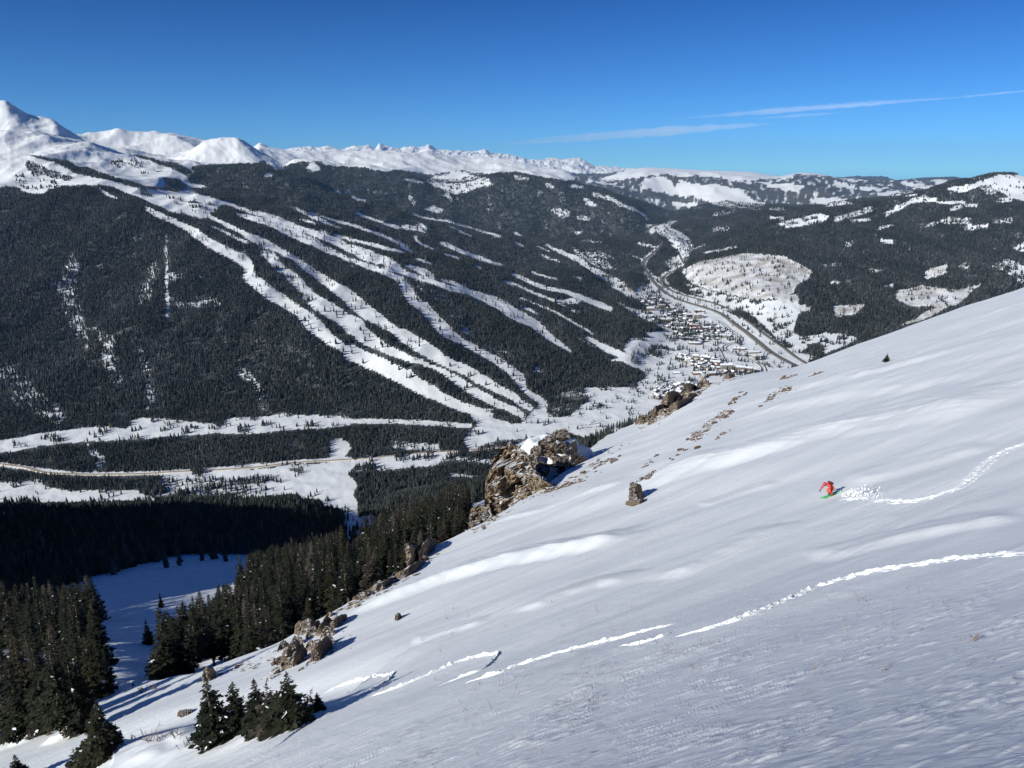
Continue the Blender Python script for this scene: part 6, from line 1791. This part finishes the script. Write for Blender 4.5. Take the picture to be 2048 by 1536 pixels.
def place(px, py):
    P, t = on_country(px, py)
    return P[0]
def house_parts(L, W, H, wall, rise, chim=True, floors=2):
    wm = MB().box(-L / 2, L / 2, -W / 2, W / 2, -3, H).prism(-L / 2, L / 2, -W / 2, W / 2, H, rise).mesh('wall'); wm.materials.append(wall)
    rm = MB().gable(-L / 2, L / 2, -W / 2, W / 2, H, rise).mesh('roof'); rm.materials.append(M_ROOFSNOW)
    out = [('wall', wm, None), ('roof', rm, None)]
    if chim:
        cm = MB().box(L * .15, L * .15 + 1.4, -1.5, -.2, H, H + rise + 2.0).mesh('chimney'); cm.materials.append(WALLS['grey'])
        out.append(('chimney', cm, 'roof'))
    for side in (-1, 1):
        b = MB()
        for fl in range(floors):
            z = 1.0 + fl * (H - .8) / floors
            n = max(2, int(L / 4))
            for k in range(n):
                x = -L / 2 + (k + .5) * L / n
                b.box(x - .8, x + .8, side * (W / 2 + .03) - .06, side * (W / 2 + .03) + .06, z, z + 1.5)
        m = b.mesh('window'); m.materials.append(M_GLASS); out.append(('window', m, None))
    return out
def assemble(parts, name, loc, rz, label, cat, group=None):
    e = bpy.data.objects.new(name, None); COL.objects.link(e); e.location = loc; e.rotation_euler = (0, 0, rz)
    made = {}
    for nm, me, par in parts:
        o = bpy.data.objects.new(nm, me); COL.objects.link(o); o.parent = made.get(par, e) if par else e; made[nm] = o
    return tag(e, label, cat, group)

HOUSES = [house_parts(*a) for a in ((13, 10, 6.5, WALLS['brown'], 3.5), (16, 11, 7.5, WALLS['tan'], 4), (11, 9, 6, WALLS['dark'], 3.2), (18, 12, 8, WALLS['grey'], 3.6), (14, 10, 7, WALLS['rust'], 4), (12, 10, 6.5, WALLS['cream'], 3.4))]
def chalets(poly, n, label, group, seed, sep=17):
    g = np.random.default_rng(seed); poly = np.array(poly, float)
    img = np.zeros((MH, MW), np.float32); fill_poly(img, poly, 1.0)
    ys, xs = np.nonzero(img)
    got = []
    for tr in range(n * 30):
        if len(got) >= n: break
        i = g.integers(0, len(xs)); P = place(xs[i] + g.random(), ys[i] + g.random())
        if np.isnan(P).any() or any(np.hypot(P[0] - q[0], P[1] - q[1]) < sep for q in got): continue
        got.append(P)
        k = int(g.integers(0, len(HOUSES)))
        assemble(HOUSES[k], 'chalet', tuple(P), float(g.choice([.5, .65, 2.1, 2.3, 1.2]) + g.normal(0, .15)), label, 'house', group)
chalets(zk('n', [(1290, 400), (1340, 350), (1530, 320), (1700, 330), (1750, 370), (1600, 430), (1480, 430), (1380, 480), (1300, 480)]), 42, 'small snow-roofed chalet in the nearest dense cluster behind the skyline rocks', 'chalets of the nearest cluster', 1, 15)
chalets(zk('v', [(780, 770), (830, 760), (960, 790), (1130, 820), (1170, 870), (1100, 900), (960, 890), (860, 850)]), 36, 'snow-roofed chalet in the cluster left of the peaked white condo', 'chalets left of the peaked condo', 2, 15)
chalets(zk('v', [(430, 250), (560, 240), (700, 290), (820, 350), (900, 385), (800, 420), (680, 380), (520, 330), (450, 300)]), 42, 'snow-roofed house at the upper end of the village below the highway', 'houses at the upper end of the village', 3, 17)
chalets(zk('v', [(540, 400), (760, 390), (860, 420), (1080, 470), (1180, 520), (1240, 570), (1100, 640), (960, 650), (840, 620), (760, 560), (660, 500), (560, 460)]), 84, 'snow-roofed building packed in the village centre', 'buildings of the village centre', 4, 15)
chalets(zk('d', [(1040, 640), (1110, 690), (1180, 680), (1310, 720), (1320, 770), (1360, 810), (1250, 800), (1170, 755), (1060, 695)]), 26, 'small snow-covered house among trees on the far upper slope', 'houses on the far upper slope', 5, 30)
chalets(zk('v', [(960, 930), (1080, 920), (1200, 890), (1320, 910), (1440, 905), (1400, 930), (1180, 960), (1000, 975)]), 12, 'snow-roofed house between the peaked condo and the slope edge', 'houses just behind the slope edge', 6, 17)

def condo(px, py, L, W, floors, wall, label, rz=.5, style='flat', wings=1, gables=0, fh=3.3):
    """multi-storey block: wall, snow roof, rows of windows and balconies per storey"""
    P = place(px, py)
    if np.isnan(P).any(): return
    H = floors * fh
    wb = MB(); rb = MB(); wins = [MB() for _ in range(floors)]; bals = [MB() for _ in range(floors)]
    seg = L / wings
    for k in range(wings):
        x0, x1 = -L / 2 + k * seg, -L / 2 + (k + 1) * seg - (.02 if k < wings - 1 else 0)
        off = (2.4 if k % 2 else 0.0); top = H - (fh if (k % 3 == 2) else 0)
        y0, y1 = -W / 2 - off, W / 2
        wb.box(x0, x1, y0, y1, -4, top)
        if style == 'flat':
            rb.box(x0 + .3, x1 - .3, y0 + .3, y1 - .3, top, top + 1.0); wb.box(x0, x1, y0 - .25, y0, top - .6, top + .7)
        elif style == 'peaks':
            n = max(1, int(seg / 9))
            for q in range(n):
                a, b2 = x0 + seg * q / n, x0 + seg * (q + 1) / n
                xm = (a + b2) / 2
                rb.add([(a, y0 - .8, top), (b2, y0 - .8, top), (xm, y0 - .8, top + 4.6), (a, y1 + .8, top), (b2, y1 + .8, top), (xm, y1 + .8, top + 4.6)], [(0, 1, 2), (3, 5, 4), (0, 2, 5, 3), (1, 4, 5, 2), (0, 3, 4, 1)])
        else:
            rb.gable(x0, x1, y0, y1, top, 3.6); wb.prism(x0, x1, y0, y1, top, 3.6)
        for fl in range(int(top / fh + .01)):
            z = fl * fh + .9; n = max(2, int(seg / 4.2))
            for q in range(n):
                x = x0 + (q + .5) * seg / n
                wins[fl].box(x - 1.1, x + 1.1, y0 - .1, y0 + .06, z, z + 1.9)
                wins[fl].box(x - 1.1, x + 1.1, y1 - .06, y1 + .1, z, z + 1.9)
                if q % 2 == 0: bals[fl].box(x - 1.8, x + 1.8, y0 - 1.5, y0 - .1, z - .9, z - .05)
            for q in range(max(1, int(W / 5))):
                y = y0 + (q + .5) * (y1 - y0) / max(1, int(W / 5))
                if k == 0: wins[fl].box(x0 - .1, x0 + .06, y - 1, y + 1, z, z + 1.9)
                if k == wings - 1: wins[fl].box(x1 - .06, x1 + .1, y - 1, y + 1, z, z + 1.9)
    parts = []
    for nm, b, m in [('wall', wb, wall), ('roof', rb, M_ROOFSNOW)] + [('window', w, M_GLASS) for w in wins] + [('balcony', w, wall) for w in bals]:
        if b.V:
            me = b.mesh(nm); me.materials.append(m); parts.append((nm, me, None))
    assemble(parts, 'apartment_building', tuple(P), rz, label, 'building')
W_ = WALLS
for a in [
 (1324, 617, 30, 18, 6, W_['tan'], 'tall square tan building at the upper left of the village', .3, 'flat', 1),
 (1300, 621, 36, 16, 4, W_['tan'], 'lower tan building left of the tall square one', .2, 'gable', 2),
 (1396, 637, 52, 18, 6, W_['cream'], 'large cream stepped condo block in the upper village centre', .25, 'gable', 3),
 (1378, 634, 30, 16, 4, W_['dark'], 'dark building left of the large cream condo block', .2, 'gable', 1),
 (1328, 643, 62, 18, 4, W_['tan'], 'long tan lodge at the left edge of the village centre', .15, 'gable', 4),
 (1358, 653, 50, 20, 6, W_['grey'], 'big grey stone condo with vertical bays in the village centre', -.2, 'flat', 4),
 (1388, 656, 44, 18, 5, W_['red'], 'red-walled apartment block in the village centre', .1, 'flat', 4),
 (1412, 660, 34, 16, 4, W_['red'], 'lower red wing right of the red-walled apartment block', .2, 'gable', 2),
 (1372, 679, 44, 18, 3, W_['dark'], 'low dark flat-roofed building below the village centre', .1, 'flat', 3),
 (1418, 675, 40, 18, 4, W_['grey'], 'grey condo with regular windows left of the long white roofs', .1, 'flat', 4),
 (1446, 674, 58, 18, 3, W_['cream'], 'long low building with wide white roof beside the parkway', .1, 'gable', 3),
 (1398, 624, 44, 16, 3, W_['rust'], 'long rust-coloured building beside the highway', .1, 'gable', 3),
 (1478, 699, 44, 18, 2, W_['red'], 'red-brown hall right of the parkway bend', -.3, 'gable', 1),
 (1506, 706, 46, 24, 2, W_['tan'], 'tan hall with broad snow roof right of the parkway bend', .2, 'gable', 1),
 (1516, 714, 50, 26, 2, W_['cream'], 'second broad snow-roofed hall nearer the parkway', .2, 'gable', 1),
 (1388, 688, 46, 16, 2, W_['brown'], 'long low brown building on the near side of the village centre', .1, 'gable', 2),
 (1364, 719, 40, 14, 3, W_['brown'], 'brown row of townhouses at the left tip of the lower cluster', -.5, 'gable', 4),
 (1400, 719, 56, 16, 5, W_['tan'], 'curved tan condo row in the lower cluster', -.2, 'gable', 5),
 (1417, 722, 40, 16, 5, W_['dark'], 'dark stepped condo behind the curved tan row', -.35, 'gable', 3),
 (1430, 729, 36, 16, 4, W_['rust'], 'reddish condo between the dark stepped one and the white peaked one', -.3, 'gable', 2),
 (1453, 738, 46, 16, 5, W_['cream'], 'white condo with a row of peaked roofs in the lower cluster', .1, 'peaks', 1),
 (1480, 742, 34, 16, 5, W_['tan'], 'tan condo just right of the white peaked one', -.1, 'gable', 2),
 (1500, 744, 38, 16, 5, W_['tan'], 'tan condo nearest the parkway curve', -.1, 'gable', 3),
 (1398, 748, 48, 20, 2, W_['red'], 'red hall with white roof at the left front of the lower cluster', .15, 'gable', 1),
 (1421, 750, 36, 20, 3, W_['brown'], 'brown building with white roof right of the red hall', .2, 'gable', 1),
 (1352, 747, 26, 12, 1, W_['dark'], 'low dark lift hut on the snow left of the red hall', .1, 'gable', 1),
 (318, 343, 30, 12, 2, W_['dark'], 'dark mountain lodge on the upper ski slopes', .1, 'gable', 1),
 (386, 405, 46, 12, 2, W_['dark'], 'long low dark building at the mid station of the ski mountain', .1, 'flat', 1),
]:
    condo(*a)

# ------------------------------------------------------------------ cars
def car_mesh(paint, L=4.6, H=1.5, truck=False):
    b = MB(); W = 1.85
    def hull(prof, y0, y1):
        n = len(prof); o = len(b.V)
        for y in (y0, y1): b.V += [(x, y, z) for x, z in prof]
        for i in range(n): b.F.append((o + i, o + (i + 1) % n, o + n + (i + 1) % n, o + n + i))
        for k in range(1, n - 1): b.F.append((o, o + k + 1, o + k)); b.F.append((o + n, o + n + k, o + n + k + 1))
    mats = []
    if truck:
        b.box(-L / 2, L / 2 - 2.6, -1.25, 1.25, 1.0, 3.7); b.box(L / 2 - 2.4, L / 2, -1.15, 1.15, .5, 3.0)
    else:
        hull([(-L / 2, .35), (L / 2, .35), (L / 2, .75), (L / 2 - 1.1, .92), (L / 2 - 1.8, H), (-L / 2 + .9, H), (-L / 2 + .15, .95)], -W / 2, W / 2)
    mats = [0] * len(b.F)
    if not truck:
        n0 = len(b.F); b.box(-L / 2 + .8, L / 2 - 1.75, -W / 2 - .02, W / 2 + .02, .98, H - .12); mats += [1] * (len(b.F) - n0)
        n0 = len(b.F); b.box(-L / 2 + .9, L / 2 - 1.9, -W / 2 + .05, W / 2 - .05, H + .004, H + .16); mats += [2] * (len(b.F) - n0)
    n0 = len(b.F)
    for x in (-L / 2 + .85, L / 2 - .9):
        for y in (-W / 2, W / 2):
            o = len(b.V)
            for k in range(8):
                for yy in (-.12, .12): b.V.append((x + .36 * math.cos(k * .785), y + yy, .36 + .36 * math.sin(k * .785)))
            for k in range(8): b.F.append((o + 2 * k, o + 2 * k + 1, o + (2 * k + 3) % 16, o + (2 * k + 2) % 16))
            b.F.append(tuple(o + 2 * k for k in range(0, 8, 2))); b.F.append(tuple(o + 2 * k + 1 for k in range(0, 8, 2)))
    mats += [1] * (len(b.F) - n0)
    q = [(f, m) for f, m in zip(b.F, mats) if len(f) == 4]; t = [(f, m) for f, m in zip(b.F, mats) if len(f) == 3]
    me = mesh_np('car', np.array(b.V), [np.array([f for f, m in a]) for a in (q, t) if a], mat_idx=[m for f, m in q] + [m for f, m in t])
    for m in (paint, M_GLASS, M_ROOFSNOW): me.materials.append(m)
    return me
PAINTS = [simple_mat('paint_' + k, c, .3) for k, c in dict(black=(.02, .02, .022), grey=(.10, .10, .11), blue=(.03, .05, .12), red=(.20, .02, .02), silver=(.30, .30, .31)).items()]
CARS = [car_mesh(p) for p in PAINTS]
TRUCK = car_mesh(simple_mat('paint_white', (.75, .76, .78), .4), 11, 3.5, True)
def cars():
    g = np.random.default_rng(9)
    for (a, b2, n, lab, grp) in (((1161, 851), (1202, 846), 17, 'dark parked car in the upper row of the snowy car park', 'cars in the upper parking row'),
                                 ((1164, 855), (1236, 851), 26, 'dark parked car in the long lower row of the snowy car park', 'cars in the lower parking row'),
                                 ((1182, 846), (1192, 843), 5, 'dark parked car in the short third row of the car park', 'cars in the third parking row')):
        A, B = place(*a), place(*b2); rz = math.atan2(B[1] - A[1], B[0] - A[0]) + 1.57
        for k in range(n):
            if g.random() < .08: continue
            t = (k + g.uniform(-.1, .1)) / n; x, y = A[0] + (B[0] - A[0]) * t, A[1] + (B[1] - A[1]) * t
            o = bpy.data.objects.new('parked_car', CARS[int(g.choice([0, 0, 1, 1, 2, 3, 4]))]); COL.objects.link(o)
            o.location = (x, y, float(country_z(x, y)) + .05); o.rotation_euler = (0, 0, rz)
            tag(o, lab, 'car', grp)
    for (a, b2, n, lab, grp) in ((zk('v', [(1555, 815)])[0], zk('v', [(1640, 880)])[0], 22, 'parked car in the left row of the lot beside the highway', 'cars in the highway lot, left row'),
                                 (zk('v', [(1620, 815)])[0], zk('v', [(1690, 875)])[0], 18, 'parked car in the right row of the lot beside the highway', 'cars in the highway lot, right row')):
        A, B = place(*a), place(*b2); rz = math.atan2(B[1] - A[1], B[0] - A[0]) + 1.57
        for k in range(n):
            t = k / n; x, y = A[0] + (B[0] - A[0]) * t, A[1] + (B[1] - A[1]) * t
            o = bpy.data.objects.new('parked_car', CARS[int(g.choice([0, 1, 2, 3, 4]))]); COL.objects.link(o)
            o.location = (x, y, float(country_z(x, y)) + .05); o.rotation_euler = (0, 0, rz); tag(o, lab, 'car', grp)
    for (R, f, me, lab) in ((R1, .70, TRUCK, 'white truck on the lower highway carriageway beside the village'), (R1, .83, TRUCK, 'white truck farther down the lower carriageway, near the slope edge'), (R3, .55, CARS[0], 'dark car on the upper right highway carriageway')):
        i = int(f * (len(R) - 2)); p, q = R[i], R[i + 1]
        o = bpy.data.objects.new('truck' if me is TRUCK else 'car', me); COL.objects.link(o)
        o.location = tuple(p + np.array([0, 0, .05])); o.rotation_euler = (0, 0, math.atan2(q[1] - p[1], q[0] - p[0])); tag(o, lab, 'truck' if me is TRUCK else 'car')
cars()
# ------------------------------------------------------------------ air
def haze_box():
    me = bpy.data.meshes.new('haze')
    bm = bmesh.new(); bmesh.ops.create_cube(bm, size=1.0)
    lo = Vector((-30000, -400, float(GH.min()) - 1.0)); hi = Vector((30000, 33000, max(40.0, float(GH.max()) + 30.0)))
    for v in bm.verts:
        v.co = Vector((lo[i] if v.co[i] < 0 else hi[i] for i in range(3)))
    bm.to_mesh(me); bm.free()
    m = bpy.data.materials.new('haze'); m.use_nodes = True
    N, L = m.node_tree.nodes, m.node_tree.links
    N.clear()
    out = N.new('ShaderNodeOutputMaterial'); v = N.new('ShaderNodeVolumePrincipled')
    v.inputs['Color'].default_value = (0.36, 0.63, 1.0, 1)
    v.inputs['Density'].default_value = 1.4e-5
    v.inputs['Anisotropy'].default_value = 0.0
    L.new(v.outputs[0], out.inputs['Volume'])
    o = link_mesh('haze', me, m)
    return tag(o, 'thin blue mountain air filling the valley', 'haze', kind='stuff')
haze_box()

# ------------------------------------------------------------------ cirrus
def cirrus_material():
    m = bpy.data.materials.new('cirrus'); m.use_nodes = True
    N, L = m.node_tree.nodes, m.node_tree.links
    N.clear()
    out = N.new('ShaderNodeOutputMaterial'); v = N.new('ShaderNodeVolumePrincipled')
    v.inputs['Color'].default_value = (0.97, 0.98, 1.0, 1); v.inputs['Density'].default_value = 1.7e-4; v.inputs['Anisotropy'].default_value = -0.6
    L.new(v.outputs[0], out.inputs['Volume'])
    return m
M_CIRRUS = cirrus_material()
def filament(px0, py0, px1, py1, thick, dep, bow, seed):
    """one long thin spindle of ice cloud"""
    g = np.random.default_rng(seed); n, k = 40, 10
    a = np.array([float(q) for q in pdir(px0, py0)]) * dep; b = np.array([float(q) for q in pdir(px1, py1)]) * dep
    V = []; F = []
    mpp = dep / FPX
    for i in range(n):
        t = i / (n - 1)
        c = a * (1 - t) + b * t + np.array([0, 0, bow * mpp * math.sin(math.pi * t)])
        w = thick * mpp * (math.sin(math.pi * min(1, max(0, t)))) ** 0.8 * (0.75 + 0.5 * g.random()) + 1.0
        for s in range(k):
            an = 6.283 * s / k
            V.append(c + np.array([0, math.cos(an) * w * 2.2, math.sin(an) * w * 0.5]))
    for i in range(n - 1):
        for s in range(k):
            F.append((i * k + s, i * k + (s + 1) % k, (i + 1) * k + (s + 1) % k, (i + 1) * k + s))
    V.append(np.array(V[:k]).mean(0)); V.append(np.array(V[(n - 1) * k:n * k]).mean(0))
    T = [(len(V) - 2, (s + 1) % k, s) for s in range(k)] + [(len(V) - 1, (n - 1) * k + s, (n - 1) * k + (s + 1) % k) for s in range(k)]
    return V, F, T
def cirrus(fils, label):
    V, F, T = [], [], []
    for q in fils:
        v, f, t = filament(*q); o = len(V)
        V += v; F += [tuple(i + o for i in x) for x in f]; T += [tuple(i + o for i in x) for x in t]
    me = mesh_np('cirrus_cloud', np.array(V), [np.array(F), np.array(T)], smooth=True)
    o = link_mesh('cirrus_cloud', me, M_CIRRUS)
    return tag(o, label, 'cloud', 'cirrus streaks above the horizon')
cirrus([(985, 290, 1560, 246, 18, 52000, 1, 1), (1060, 278, 1540, 249, 12, 52400, 1, 2), (1130, 280, 1420, 262, 8, 52800, 0, 3), (1040, 280, 1200, 272, 6, 51600, 1, 4)], 'lower thin white cirrus streak above the snowy plateau, left of the longer one')
cirrus([(1330, 240, 1920, 194, 11, 56000, 1, 5), (1480, 229, 1890, 197, 7, 56400, 1, 6), (1500, 238, 1700, 224, 6, 56800, 0, 7), (1640, 211, 1870, 199, 5, 55600, 1, 8), (1840, 203, 2120, 176, 4, 57200, 1, 9)], 'upper long white cirrus streak running to the right edge of the sky')
